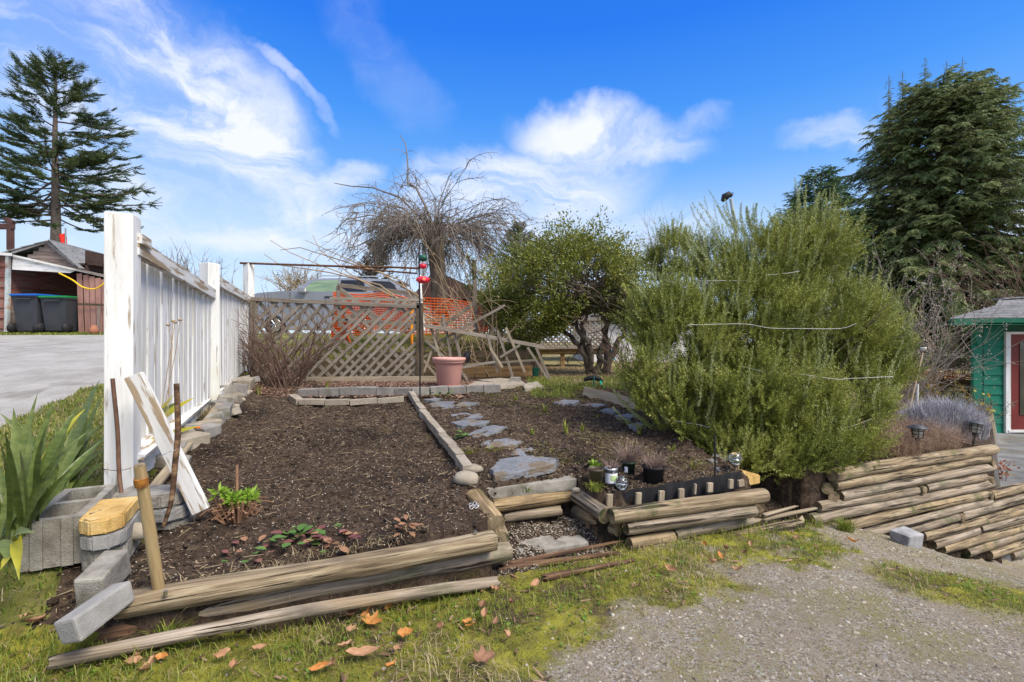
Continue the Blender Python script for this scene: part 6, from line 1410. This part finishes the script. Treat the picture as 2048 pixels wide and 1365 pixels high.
scrub('bare_shrub', 'mounded tan twiggy bush behind the front of the parked car', 600, 585, 19, 2.6, 1.15, 80, m_twig_tan, 12, spread_=1.3, r=.014, leafm=(foliage_mat('sparse_green', [(.05, .08, .02), (.12, .16, .04)], .2), .07), nl=500)
scrub('rosette_shrub', 'loose yellow-green bush left of the evergreen shrub', 985, 650, 8.2, .8, 1.2, 26, m_twig, 13, spread_=.5, leafm=(m_privet, .045), nl=2600)
scrub('golden_shrub', 'low yellow-green shrub in front of the brown board fence', 1876, 838, 8.2, 1.4, .55, 60, m_twig, 14, spread_=1.4, leafm=(foliage_mat('golden_leaves', [(.09, .09, .01), (.19, .17, .015), (.28, .25, .03)], .25), .035), nl=5200)
scrub('grey_shrub', 'soft grey-green shrub beside the cottage corner board', 1935, 850, 7.6, .7, .42, 40, m_twig, 15, spread_=1.3, leafm=(foliage_mat('sage_leaves', [(.10, .12, .08), (.2, .23, .16), (.3, .32, .25)], .25), .03), nl=3000)
scrub('leafy_shrub', 'spindly red-stemmed shrub with a few yellow-green leaves near the leaning lantern', 1958, 880, 5.4, .3, .72, 9, m_twig_red, 16, spread_=.7, r=.006, leafm=(foliage_mat('turning_leaves', [(.35, .10, .03), (.42, .33, .05), (.30, .36, .08)], .3), .06), nl=60)
scrub('leafy_shrub', 'small red and orange leafed sprig at the right end of the tall wall', 1995, 960, 5.2, .2, .22, 8, m_twig_red, 17, spread_=.8, r=.004, leafm=(foliage_mat('red_leaves', [(.25, .04, .02), (.45, .15, .04)], .3), .05), nl=70)
# ---- dead grass mounds and lavender behind the tall wall
def mound(name, label, cx_, cy_, Y, w, h, n, m, seed, ln=(.15, .4), wd=.003, up=.5, cat='plant', bend=(.3, 1)):
    g = np.random.default_rng(seed); b0 = np.array(P(cx_, cy_, Y)); a = g.uniform(0, 6.28, n); r = np.sqrt(g.uniform(0, 1, n)) * w
    c = b0 + np.stack([np.cos(a) * r, np.sin(a) * r * .7, h * (1 - (r / w) ** 2) * .6], 1); d = np.stack([np.cos(a), np.sin(a), np.zeros(n)], 1) + g.normal(0, 1.2, (n, 3)) * np.array((1, 1, 0))
    mb = MB(); blades(mb, c, d, g.uniform(*ln, n), wd, g.uniform(*bend, n)); o = mb.build(name, m, None, False)
    return tag(o, label, cat)
mound('dead_grass_clump', 'large mound of collapsed brown grass behind the tall wall', 1790, 895, 4.5, .50, .14, 4200, m_drygrass, 1)
mound('dead_grass_clump', 'second brown grass mound between the rosemary stem and the lantern', 1740, 905, 4.1, .38, .16, 2600, m_drygrass, 2, (.1, .3))
mound('dead_grass_clump', 'purplish dead stems around the white stake', 1810, 850, 5.6, .7, .20, 3600, mat('purplish_stems', [(.12, .08, .08), (.25, .18, .17), (.36, .28, .25)], 3, rough=.9, bump=0, island=.8), 3, (.12, .35))
mound('lavender_bush', 'grey lavender bush right behind the upright lantern', 1885, 868, 4.75, .38, .30, 3000, m_lav, 4, (.12, .28), .006, bend=(.0, .6))
mound('lavender_bush', 'smaller grey lavender between the two lanterns', 1922, 875, 4.85, .22, .20, 1300, m_lav, 5, (.1, .2), .006, bend=(.0, .6))

# ---- flax plant at the left, every long leaf a part
fx = thing('flax_plant', tuple(P(40, 1075, 1.9)), 'large sword-leaved flax plant spilling over the concrete block', 'plant')
def sword(base, tip, w, par, m, sag=.10, seed=0):
    base = np.array(base); tip = np.array(tip); L = np.linalg.norm(tip - base); k = 11; t = np.linspace(0, 1, k)
    ctr_ = (base + tip) / 2 + np.array((0, 0, sag * L)) + np.random.default_rng(seed).normal(0, .02, 3)
    pt = base * ((1 - t) ** 2)[:, None] + ctr_ * (2 * t * (1 - t))[:, None] + tip * (t ** 2)[:, None]
    tn = norm(np.gradient(pt, axis=0)); sd = norm(np.cross(tn, np.array((.15, -.8, .55)))); up = np.cross(sd, tn)
    ww = w * np.minimum(1, .45 + t * 2.2) * np.minimum(1, (1 - t) * 2.6 + .03)
    V = np.concatenate([np.stack([pt[i] - sd[i] * ww[i] / 2 + up[i] * ww[i] * .22, pt[i], pt[i] + sd[i] * ww[i] / 2 + up[i] * ww[i] * .22]) for i in range(k)])
    mb = MB(); f = []
    for i in range(k - 1): f += [(3 * i, 3 * i + 1, 3 * i + 4, 3 * i + 3), (3 * i + 1, 3 * i + 2, 3 * i + 5, 3 * i + 4)]
    mb.add(V, f); return mb.build('leaf', m, par)
fans = [((28, 1075, 1.80), [(27, 815, 1.9), (75, 787, 1.85), (107, 800, 1.9), (158, 812, 2.0), (170, 818, 2.1), (-60, 830, 1.8), (0, 885, 1.6), (10, 860, 1.65), (130, 900, 1.75), (150, 930, 1.75), (185, 855, 2.05), (60, 840, 2.0), (205, 880, 2.1), (120, 945, 1.65), (-90, 900, 1.7), (-30, 960, 1.5), (40, 900, 1.5), (135, 860, 1.85), (95, 850, 1.7), (-50, 870, 1.9)]),
        ((45, 1085, 1.72), [(40, 1160, 1.6), (0, 1140, 1.55), (70, 1065, 1.55)]),
        ((130, 990, 2.45), [(0, 826, 2.5), (35, 840, 2.4), (190, 820, 2.6), (205, 850, 2.6), (175, 830, 2.5), (210, 900, 2.45), (150, 850, 2.6), (60, 870, 2.5), (110, 850, 2.5), (208, 925, 2.3), (85, 880, 2.4), (20, 880, 2.4), (215, 870, 2.7), (200, 760, 3.1), (205, 790, 3.0)]),
        ((250, 905, 2.75), [(347, 790, 2.9), (390, 795, 2.9), (400, 852, 2.7), (365, 800, 2.8), (330, 830, 3.0), (300, 840, 3.1)])]
k = 0
for (b, tips_) in fans:
    for t_ in tips_:
        bb_ = P(*b) + Vector((random.uniform(-.05, .05), random.uniform(-.05, .05), random.uniform(-.03, .02)))
        yel = (k % 17 == 4) or t_ in ((170, 818, 2.1), (390, 795, 2.9), (400, 852, 2.7))
        sword(bb_, P(*t_), random.uniform(.030, .042) * (1.0 if t_[2] < 2.3 else 1.15), fx, m_flax_y if yel else m_flax, .12 if t_[1] < 950 else .25, k); k += 1
tl = sword(P(36, 1080, 1.70), P(38, 1160, 1.58), .035, fx, m_flax_y, .2, 77); tl['label'] = 'bright yellow dying leaf hanging down in front of the block'

# ---- small plants on the bed
def rosette(px, py, n, w, m, label, name='herb', ln=.05, wd=.025, up=.5, cat='plant', part=True, r=.03):
    c = hit(px, py); t_ = thing(name, tuple(c), label, cat)
    for i in range(n):
        a = random.uniform(0, 6.28); d = Vector((math.cos(a), math.sin(a), random.uniform(.1, up * 2))).normalized(); s0 = c + Vector((math.cos(a), math.sin(a), 0)) * random.uniform(0, w) + Vector((0, 0, random.uniform(.0, .04)))
        mb = MB(); sd = d.cross(Vector((0, 0, 1))).normalized(); l = ln * random.uniform(.6, 1.2); u_ = sd.cross(d); pts = []
        for q, ww in ((0, .1), (.25, .75), (.55, 1), (.85, .6), (1, .08)):
            cpt = s0 + d * l * q + Vector((0, 0, -l * .3 * q * q)); pts += [cpt - sd * wd * ww / 2 + u_ * wd * .12, cpt, cpt + sd * wd * ww / 2 + u_ * wd * .12]
        f = []
        for q in range(4): f += [(3 * q, 3 * q + 1, 3 * q + 4, 3 * q + 3), (3 * q + 1, 3 * q + 2, 3 * q + 5, 3 * q + 4)]
        mb.add([tuple(p) for p in pts], f); mb.build('leaf', m[i % len(m)], t_)
    return t_
m_sg = foliage_mat('strawberry_green', [(.07, .16, .03), (.14, .26, .06)], .25, 0, 8); m_sr = foliage_mat('strawberry_red', [(.16, .05, .05), (.30, .13, .11)], .25, 0, 8); m_sb = foliage_mat('dead_leaf_brown', [(.20, .10, .05), (.42, .23, .13)], .2, 0, 8)
m_bg = foliage_mat('fresh_green', [(.16, .30, .03), (.30, .45, .05)], .3, 0, 8)
rosette(598, 1082, 34, .12, [m_sg, m_sg, m_sr], 'patch of green and wine-red strawberry leaves behind the front log', 'strawberry_plant', .055, .04, .5)
rosette(660, 1092, 30, .13, [m_sb, m_sr, m_sb, m_sg], 'withered brown strawberry leaves right of the green patch', 'strawberry_plant', .055, .035, .3)
rosette(815, 1062, 14, .07, [m_sb], 'small heap of dead brown leaves behind the front log', 'dead_leaves', .06, .025, .6)
rosette(500, 1112, 14, .10, [m_sg, m_sr, m_sb], 'sparse sprig of strawberry leaves near the wooden stake', 'strawberry_plant', .045, .03, .4)
rosette(1190, 940, 46, .03, [m_bg], 'bright yellow-green herb filling the brown corner pot', 'herb', .04, .02, 2.0)
rosette(928, 875, 12, .04, [m_sg], 'small green weed beside the speckled slate', 'weed', .05, .03, .4)
rosette(1225, 798, 20, .09, [m_sg], 'green weeds beside the timber edging', 'weed', .06, .03, .6); rosette(858, 793, 16, .07, [m_bg], 'green weeds at the foot of the hook pole', 'weed', .05, .03, .3); rosette(888, 792, 14, .07, [m_bg], 'green weeds in front of the planter edging', 'weed', .05, .03, .3)
pe = thing('peony_stump', tuple(hit(472, 1040)), 'clump of cut brown stems sprouting fresh green leaves on the left of the bed', 'plant')
c = hit(474, 1040); mb = MB()
for i in range(46):
    a = random.uniform(0, 6.28); r = random.uniform(.02, .07); s0 = c + Vector((math.cos(a) * r, math.sin(a) * r * .8, -.01)); q = s0 + Vector((math.cos(a) * .05, math.sin(a) * .04, random.uniform(.04, .13))); tube(mb, [s0, q], [.006, .005], 6)
for i in range(30):
    a = random.uniform(0, 6.28); tube(mb, arc(c + Vector((0, 0, .06)), (math.cos(a), math.sin(a), .4), random.uniform(.08, .18), .7, 6, .15), .0022, 4, cap=False)
tube(mb, [c + Vector((0, 0, 0)), P(474, 930, c.y + .02)], .007, 6)
tag(mb.build('stems', m_twig_tan if False else mat('cut_stems', [(.16, .08, .045), (.34, .20, .12)], 20, bump=0, island=.6), pe), kind='stuff')
for j in range(7):
    tt = c + Vector((random.uniform(-.08, .08), random.uniform(-.05, .03), random.uniform(.08, .15)))
    mb = MB(); n = 34; d = norm(rng.normal(size=(n, 3)) * np.array((1, 1, .5)) + np.array((0, 0, .25))); leaves(mb, np.array(tt) + d * .008, d, rng.uniform(.03, .06, n), .014, fold=.1); tag(mb.build('leaf_tuft', m_bg, pe), kind='stuff')
def dry_pot(c, r, h, t_, n, ln, m):
    mb = MB()
    for i in range(n):
        a = random.uniform(0, 6.28); tube(mb, arc(c + Vector((math.cos(a), math.sin(a), 0)) * r * .6 * random.random() + Vector((0, 0, h * .88)), (math.cos(a) * .6, math.sin(a) * .6, 1), ln * random.uniform(.5, 1.1), .2, 5, .12), np.linspace(.0016, .0008, 5), 3, cap=False)
    tag(mb.build('dry_stems', m, t_), kind='stuff')
m_heath = mat('dry_heather', [(.14, .09, .075), (.26, .18, .15), (.36, .27, .22)], 20, bump=0, island=.7)
dry_pot(c2_, r2_, h2_, p2_, 60, .08, m_heath); dry_pot(c3_, r3_, h3_, p3_, 170, .16, m_heath); dry_pot(c4_, r4_, h4_, p4_, 150, .10, m_heath)
def tuft(px, py, n, ln, m, label, name='grass_tuft', w=.03, wd=.004, bend=(.1, .7), cat='grass tuft', z=0, grp=None):
    c = np.array(hit(px, py)) + np.array((0, 0, z)); a = rng.uniform(0, 6.28, n); r = rng.uniform(0, 1, n) * w
    mb = MB(); blades(mb, c + np.stack([np.cos(a) * r, np.sin(a) * r, np.zeros(n)], 1), np.stack([np.cos(a), np.sin(a), 0 * a], 1), rng.uniform(.5, 1.1, n) * ln, wd, rng.uniform(*bend, n)); return tag(mb.build(name, m, None, False), label, cat, grp)
gb = 'green bulb shoots in the slate-side bed'
for (px, py, ln, l) in [(1132, 868, .13, 'tallest pair of bulb leaves in the middle of the slate-side bed'), (1090, 822, .08, 'yellowish bulb shoots near the back of the slate-side bed'), (1065, 868, .05, 'short bulb shoots left of the tallest pair'), (1165, 862, .07, 'blue-green bulb shoots right of the tallest pair'), (1195, 838, .06, 'bulb shoots before the right-hand slates'), (1032, 800, .07, 'bulb shoots near the small terrace'), (1278, 868, .12, 'bulb leaves at the edge of the rosemary'), (1344, 908, .09, 'bulb shoots behind the black pot'), (653, 778, .14, 'bulb leaves standing behind the back brick row'), (516, 790, .13, 'grassy shoots at the foot of the bare shrub')]:
    tuft(px, py, 9, ln, m_grass, l, 'bulb_shoots', .02, .012, (0, .35), 'bulb shoots', grp=gb)
for (px, py, n, ln, m, l) in [(1255, 1075, 260, .16, m_straw, 'drooping straw-coloured grass tuft at the corner of the planter wall'), (1240, 1062, 90, .12, m_grass, 'green grass tuft in the notch by the planter wall'), (1190, 1040, 120, .07, m_grass, 'short green tuft on the dirt beside the concrete pad'), (1055, 1040, 70, .08, m_grass, 'green tuft in front of the lowest step log'), (1690, 1062, 260, .12, m_grass, 'bright green tuft at the foot of the tall wall'), (1490, 1052, 160, .07, m_grass, 'green tuft under the right end of the planter wall'), (335, 1290, 130, .12, m_grass, 'grass tuft around the wooden stake'), (270, 1085, 60, .06, m_grass, 'small tuft beside the brown stone under the pavers'), (425, 835, 260, .13, m_straw, 'dry grass spilling over the blocks along the fence'), (975, 755, 110, .12, m_grass, 'grass tuft at the foot of the bramble'), (985, 898, 260, .022, m_moss, 'bright moss cushion on the slate stone'), (938, 903, 260, .02, m_moss, 'flat moss patch beside the slate path'), (1385, 935, 60, .05, m_moss, 'feathery yellow-green sprig in the planter bed')]:
    tuft(px, py, n, ln, m, l, 'grass_tuft' if m is not m_moss else 'moss_patch', .09 if m in (m_straw, m_moss) else .05, .004, (.2, 1.0) if m is m_straw else (.1, .8), 'grass tuft' if m is not m_moss else 'moss')
df = thing('seed_stalks', tuple(hit(330, 900)), 'thin dead stalks with dry flower heads in front of the white pickets', 'plant')
mb = MB(); hd = []
for (a, b, c_) in (((318, 850), (338, 720), (350, 645)), ((330, 860), (345, 690), (336, 650)), ((335, 850), (342, 700), (346, 642)), ((322, 850), (352, 700), (360, 640))):
    tube(mb, [P(*a, 2.75), P(*b, 2.75), P(*c_, 2.75)], .002, 4, cap=False); hd.append(P(*c_, 2.75))
mb.build('stalks', m_twig_tan, df)['kind'] = 'stuff'
for q in hd: link('seed_head', rock_mesh('seed_head', .022, .022, .018, 1, .3, 1), m_twig_tan, df, Matrix.Translation(q))

# ------------------------------------------------------------------ ground cover: grass, straw, gravel, chips
def scatter_sn(n, s0, s1, n0, n1, want, seed=1, dens=None):
    g = np.random.default_rng(seed); s = g.uniform(s0, s1, n); m = g.uniform(n0, n1, n); x, y = from_sn(s, m); c = classify(x, y)
    k = np.isin(c, want)
    if dens is not None: k &= g.uniform(0, 1, n) < dens(x, y, s, m)
    x, y, c = x[k], y[k], c[k]; return np.stack([x, y, ground(x, y) + relief(x, y, c)], 1)
def cover(name, p, kind, m, ln, wd, bend, label, seed=2):
    g = np.random.default_rng(seed); n = len(p); a = g.uniform(0, 6.28, n); mb = MB()
    blades(mb, p - np.array((0, 0, .003)), np.stack([np.cos(a), np.sin(a), 0 * a], 1), g.uniform(*ln, n), wd, g.uniform(*bend, n))
    return tag(mb.build(name, m, None, False), label, kind, kind='stuff')
gd_ = lambda x, y, s, n: np.clip((1 - gravel_amount(x, y)) * (.15 + 2.4 * (fbm(x, y, 3) - .38)), 0, 1)
cover('short_grass', scatter_sn(190000, -3.0, 3.2, -2.2, .3, [0], 3, gd_), 'grass', m_grass, (.012, .042), .0030, (.2, 1), 'short green grass on the mossy lawn')
cover('moss', scatter_sn(150000, -3.0, 4.0, -2.2, .3, [0, 1], 4, lambda x, y, s, n: (fbm(x + 4, y + 2, 2.6) > .48) * (1.22 - gravel_amount(x, y))), 'moss', m_moss, (.004, .012), .0035, (.3, 1), 'yellow-green moss spreading over the lawn')
cover('long_grass', scatter_sn(42000, -2.9, 3.2, -.45, .3, [0], 5, lambda x, y, s, n: np.clip(fbm(x, y, 4) * 1.6 - .55, 0, 1) * ss(-.5, -.1, n)), 'grass', m_grass, (.04, .11), .0032, (.2, 1), 'longer grass fringing the foot of the walls')
cover('dead_straw', scatter_sn(90000, -3.0, 3.5, -2.2, .3, [0, 2], 6, lambda x, y, s, n: np.clip(fbm(x + 7, y, 2.5) * 2 - .85, 0, 1) * (n < .1)), 'straw', m_straw, (.03, .10), .0026, (.8, 1), 'dead straw lying in the lawn')
cover('verge_blades', scatter_sn(60000, -2.9, 1.6, .2, 4.6, [3], 7), 'grass', m_grass, (.015, .06), .006, (.2, 1), 'grass on the verge beside the road')
p = scatter_sn(6000, -3, .4, .0, 4.6, [3], 8); cover('verge_straw', p, 'straw', m_straw, (.04, .14), .004, (.6, 1), 'dry straw on the verge beside the road')
x = rng.uniform(-14.6, -9, 5000); y = rng.uniform(13.0, 14.0, 5000); p = np.stack([x, y, ground(x, y) - .02], 1); cover('garage_grass', p, 'grass', m_grass, (.03, .10), .02, (.3, 1), 'yellowish grass strip in front of the garage')
g = np.random.default_rng(9); x = g.uniform(-4.2, .42, 40000); y = g.uniform(7.1, 12, 40000); p = np.stack([x, y, ground(x, y)], 1); cover('bank_grass', p, 'grass', foliage_mat('bank_grass_blades', [(.12, .15, .02), (.24, .24, .04), (.40, .35, .12)], .35, .7, 1), (.04, .14), .010, (.2, 1), 'rough grass on the bank in front of the parked car')
x = g.uniform(.5, 4.2, 26000); y = g.uniform(5.6, 9.6, 26000); p = np.stack([x, y, ground(x, y)], 1); cover('yard_straw', p, 'grass', m_straw, (.03, .09), .006, (.3, 1), 'dry yellow grass behind the garden bed')
x = g.uniform(.2, 2.0, 15000); y = g.uniform(5.0, 6.8, 15000); p = np.stack([x, y, ground(x, y)], 1); p = p[fbm(p[:, 0], p[:, 1], 2.5) > .46]; cover('path_grass', p, 'grass', m_grass, (.03, .09), .005, (.2, 1), 'green grass between the terrace and the hose')
x = g.uniform(-1.5, 2.2, 60000); y = g.uniform(3.2, 5.6, 60000); k = (fbm(x + 2, y, 2.2) > .58 - .07 * (y > 4.6)) & (x > -.9 + (y < 4.6) * .3) & (x < 1.5); p = np.stack([x, y, ground(x, y) + relief(x, y, np.full(x.shape, 2))], 1)[k]; cover('path_moss', p, 'moss', m_moss, (.006, .02), .004, (.3, 1), 'patches of moss between the slate stones')
x_ = scatter_sn(60000, -1.0, 3.6, -2.2, .1, [0, 1], 41, lambda x, y, s, n: (fbm(x + 1, y + 5, 4.5) > .56) * (fbm(x, y, 30) > .45)); cover('gravel_moss', x_, 'moss', m_moss, (.004, .014), .004, (.3, 1), 'yellow-green moss growing between the gravel stones')
# gravel
def stones(name, p, sz, m, label, seed=1, flat=.6):
    mb = MB(); pebbles(mb, p, sz, flat=flat); return tag(mb.build(name, m, None, False), label, 'gravel', kind='stuff')
m_peb = mat('mixed_pebbles', [(.10, .09, .075), (.22, .185, .145), (.34, .30, .24), (.46, .42, .35)], 30, rough=.85, bump=0, island=.85)
p = scatter_sn(42000, -1.5, 3.2, -2.2, .2, [0, 1], 11, lambda x, y, s, n: np.maximum(gravel_amount(x, y) * .8, .09) * (fbm(x, y, 5) > .36)); stones('gravel', p, rng.uniform(.003, .009, len(p)) * rng.choice([1, 1, 1, 1.8], len(p)), m_peb, 'loose gravel on the sloping path')
p = scatter_sn(1500, -1.0, 3.4, -2.2, .2, [0, 1], 12, lambda x, y, s, n: np.clip(gravel_amount(x, y) + .06, 0, 1)); stones('gravel', p, rng.uniform(.012, .024, len(p)), m_peb, 'larger pebbles on the sloping path')
# soil: clods, wood chips, splinters
dsoil = lambda x, y, s, n: np.clip(1.3 - .22 * n, .2, 1)
p = scatter_sn(30000, -1.9, 3.6, -.1, 3.2, [2], 13, dsoil); mb = MB(); pebbles(mb, p, rng.uniform(.006, .022, len(p)), flat=.8); tag(mb.build('soil_clods', m_soil, None), 'dark crumbs of soil on the bed', 'soil', kind='stuff')
p = scatter_sn(1500, -1.9, 3.4, -.1, 3.2, [2], 44, dsoil); mb = MB(); pebbles(mb, p, rng.uniform(.02, .045, len(p)), flat=.55); tag(mb.build('soil_clods', m_soil, None), 'larger clods of dark soil on the bed', 'soil', kind='stuff')
m_chip = mat('wood_chips', [(.03, .017, .010), (.08, .048, .03), (.17, .11, .07), (.40, .31, .21)], 30, rough=.9, bump=0, island=.95)
p = scatter_sn(32000, -1.9, 3.8, -.1, 3.6, [2], 14, dsoil); mb = MB(); chips(mb, p + np.array((0, 0, .004)), rng.uniform(.006, .022, len(p)), rng.uniform(.002, .006, len(p)), .002, .35); tag(mb.build('bark_chips', m_chip, None, False), 'brown bark chips scattered over the soil', 'bark chips', kind='stuff')
p = scatter_sn(900, -1.8, 3.4, .05, 3.2, [2], 15); mb = MB(); chips(mb, p + np.array((0, 0, .010)), rng.uniform(.03, .09, len(p)), rng.uniform(.0015, .004, len(p)), .002, .12); tag(mb.build('dry_stalks', m_straw, None, False), 'dry stalks lying on the soil', 'stalks', kind='stuff')
p = scatter_sn(9000, -1.9, 3.8, -.1, 3.6, [2], 16, dsoil); mb = MB(); pebbles(mb, p + np.array((0, 0, .004)), rng.uniform(.003, .009, len(p))); tag(mb.build('soil_grit', mat('pale_grit', [(.22, .19, .15), (.42, .38, .31), (.55, .52, .46)], 30, bump=0, island=.9), None, False), 'pale grit and small stones in the soil', 'grit', kind='stuff')
p = scatter_sn(2600, 0.02, .72, -.02, .42, [2], 17); mb = MB(); pebbles(mb, p + np.array((0, 0, .002)), rng.uniform(.004, .014, len(p))); tag(mb.build('step_gravel', m_peb, None, False), 'loose grit on the floor of the step notch', 'grit', kind='stuff')
# back strip: bark mulch behind the edging
g = np.random.default_rng(21); x = g.uniform(-2.9, -.4, 5000); y = g.uniform(5.0, 6.25, 5000); k = x > fence_x(y) + .1; p = np.stack([x, y, ground(x, y) + .012], 1)[k]; mb = MB(); chips(mb, p, rng.uniform(.015, .05, len(p)), rng.uniform(.006, .018, len(p)), .003, .3); tag(mb.build('bark_mulch', mat('red_brown_mulch', [(.07, .035, .022), (.18, .10, .07), (.34, .23, .16)], 20, bump=0, island=.95), None, False), 'reddish bark mulch in front of the lattice panel', 'mulch', kind='stuff')

# ------------------------------------------------------------------ fallen leaves, each its own object
m_lf = [mat('fallen_leaf_tan', [(.36, .19, .10), (.52, .31, .18)], 30, (1, 3, 1), rough=.6, bump=.4, transl=.2), mat('fallen_leaf_orange', [(.45, .17, .04), (.62, .30, .09)], 30, (1, 3, 1), rough=.55, bump=.4, transl=.2), mat('fallen_leaf_brown', [(.20, .10, .055), (.34, .18, .11)], 30, (1, 3, 1), rough=.6, bump=.4, transl=.15)]
def leaf_mesh(L, Wd, curl, seed, oak=False):
    g = np.random.default_rng(seed); k = 9; t = np.linspace(0, 1, k); w = np.sin(t ** .85 * math.pi) ** .8 * Wd / 2 * (1 + (0.45 * np.sin(t * 16) if oak else .05 * g.normal(size=k)))
    V = []
    for i in range(k):
        z0 = curl * L * (t[i] - .5) ** 2 * 1.4 + g.normal(0, .002)
        for s in (-1, -.5, 0, .5, 1): V.append(((t[i] - .5) * L, s * w[i], z0 + curl * abs(s) ** 1.5 * w[i] * 1.2 + .006 + (g.normal(0, .0018) if s else 0)))
    f = [(i * 5 + j, i * 5 + j + 1, (i + 1) * 5 + j + 1, (i + 1) * 5 + j) for i in range(k - 1) for j in range(4)]
    mb = MB(); mb.add(V, f); tube(mb, [(-L * .5, 0, .005), (-L * .68, 0, .004)], .0012, 4); return mb.mesh('fallen_leaf')
special = [((745, 1262), .085, .060, 'bright yellow-orange lobed oak leaf in the grass below the thin pole', 1, True), ((810, 1282), .062, .036, 'rounded orange leaf just right of the lobed oak leaf', 1, False), ((727, 1325), .125, .040, 'largest curled pinkish-tan leaf near the bottom edge', 0, False), ((968, 1335), .08, .06, 'red-brown lobed leaf on the moss near the gravel', 2, True), ((795, 1312), .03, .02, 'small tan leaf between the two big orange leaves', 0, False), ((520, 1310), .05, .022, 'pale leaf standing on edge in the grass right of the stake', 0, False), ((325, 1333), .045, .025, 'bright orange leaf below the wooden stake', 1, False)]
for i, (p, L, Wd, lab, mi, oak) in enumerate(special):
    c = hit(*p); o = link('fallen_leaf', leaf_mesh(L, Wd, .5, i, oak), m_lf[mi], None, Matrix.Translation(c + Vector((0, 0, .022))) @ Matrix.Rotation(random.uniform(-.5, .5), 4, 'Z') @ Matrix.Rotation(random.uniform(.1, .4), 4, 'X')); tag(o, lab, 'leaf', 'fallen leaves on the lawn')
lw = [(440, 1330), (468, 1352), (263, 1345), (300, 1352), (278, 1330), (705, 1245), (730, 1240), (700, 1275), (775, 1228), (970, 1195), (992, 1192), (965, 1225), (1020, 1220), (1068, 1183), (970, 1250), (993, 1260), (932, 1262), (942, 1268), (1010, 1282), (880, 1268), (690, 1310), (668, 1345), (1410, 1098), (1450, 1108), (1440, 1122), (1502, 1102), (1490, 1118), (1425, 1135), (1340, 1150), (1590, 1085), (1475, 1150), (1705, 1092), (52, 1250), (70, 1262), (640, 1352), (780, 1350)]
MARKS = [(745, 1262, 'the lobed oak leaf'), (968, 1335, 'the red-brown lobed leaf'), (325, 1333, 'the wooden stake'), (993, 1162, 'the right end of the thin pole'), (1420, 1060, 'the small planter wall'), (1600, 1050, 'the foot of the tall wall'), (60, 1250, 'the fallen kerb stone'), (727, 1325, 'the largest curled leaf'), (520, 1310, 'the pale upright leaf')]; used = {}
lw.sort(key=lambda p: min((q[0] - p[0]) ** 2 + (q[1] - p[1]) ** 2 for q in MARKS))
for i, p in enumerate(lw):
    mi = [0, 0, 1, 2][(i * 7) % 4]; c = hit(*p); o = link('fallen_leaf', leaf_mesh(random.uniform(.035, .07), random.uniform(.018, .032), random.uniform(.4, 1.2), 20 + i), m_lf[mi], None, Matrix.Translation(c + Vector((0, 0, .02))) @ Matrix.Rotation(random.uniform(0, 6.28), 4, 'Z') @ Matrix.Rotation(random.uniform(-.6, .6), 4, 'X') @ Matrix.Rotation(random.uniform(-.3, .3), 4, 'Y'))
    near = min(MARKS, key=lambda q: (q[0] - p[0]) ** 2 + (q[1] - p[1]) ** 2); used[near[2]] = used.get(near[2], 0) + 1
    side = ('left of ' if p[0] < near[0] else 'right of ') if abs(p[0] - near[0]) > abs(p[1] - near[1]) else ('beyond ' if p[1] < near[1] else 'in front of ')
    tag(o, ('tan', 'orange', 'brown')[mi] + ' leaf ' + side + near[2] + ', ' + ('nearest', 'second nearest', 'third nearest', 'fourth nearest', 'fifth nearest', 'sixth nearest', 'seventh nearest', 'eighth nearest')[min(7, used[near[2]] - 1)] + ' such', 'leaf', 'small fallen leaves scattered on the lawn')

# low broad weeds mixed into the lawn
p = scatter_sn(5200, -2.8, 2.6, -1.6, .0, [0], 31, lambda x, y, s, n: np.clip(fbm(x + 3, y + 8, 3) * 3 - 1.5, 0, 1) * (1 - gravel_amount(x, y)))
mb = MB(); n = len(p)
for k in range(3):
    a = rng.uniform(0, 6.28, n); leaves(mb, p + np.array((0, 0, .006)), np.stack([np.cos(a), np.sin(a), rng.uniform(.1, .6, n)], 1), rng.uniform(.008, .020, n), rng.uniform(.007, .013, n), np.tile((0, 0, 1.), (n, 1)) + rng.normal(0, .2, (n, 3)))
tag(mb.build('lawn_weeds', foliage_mat('clover_green', [(.06, .13, .015), (.13, .24, .03), (.22, .32, .05)], .3, .7, 3), None, False), 'clover and small broad-leaved weeds in the lawn', 'weeds', kind='stuff')
p = scatter_sn(2600, -2.9, 3.0, -2.0, .2, [0], 32, lambda x, y, s, n: fbm(x, y, 3) * 1.2); n = len(p); mb = MB(); chips(mb, p + np.array((0, 0, .012)), rng.uniform(.01, .05, n), rng.uniform(.003, .012, n), .002, .3); tag(mb.build('lawn_litter', mat('brown_litter', [(.06, .035, .02), (.19, .11, .07), (.36, .24, .16)], 20, bump=0, island=.95), None, False), 'brown leaf litter and twigs caught in the lawn', 'leaf litter', kind='stuff')
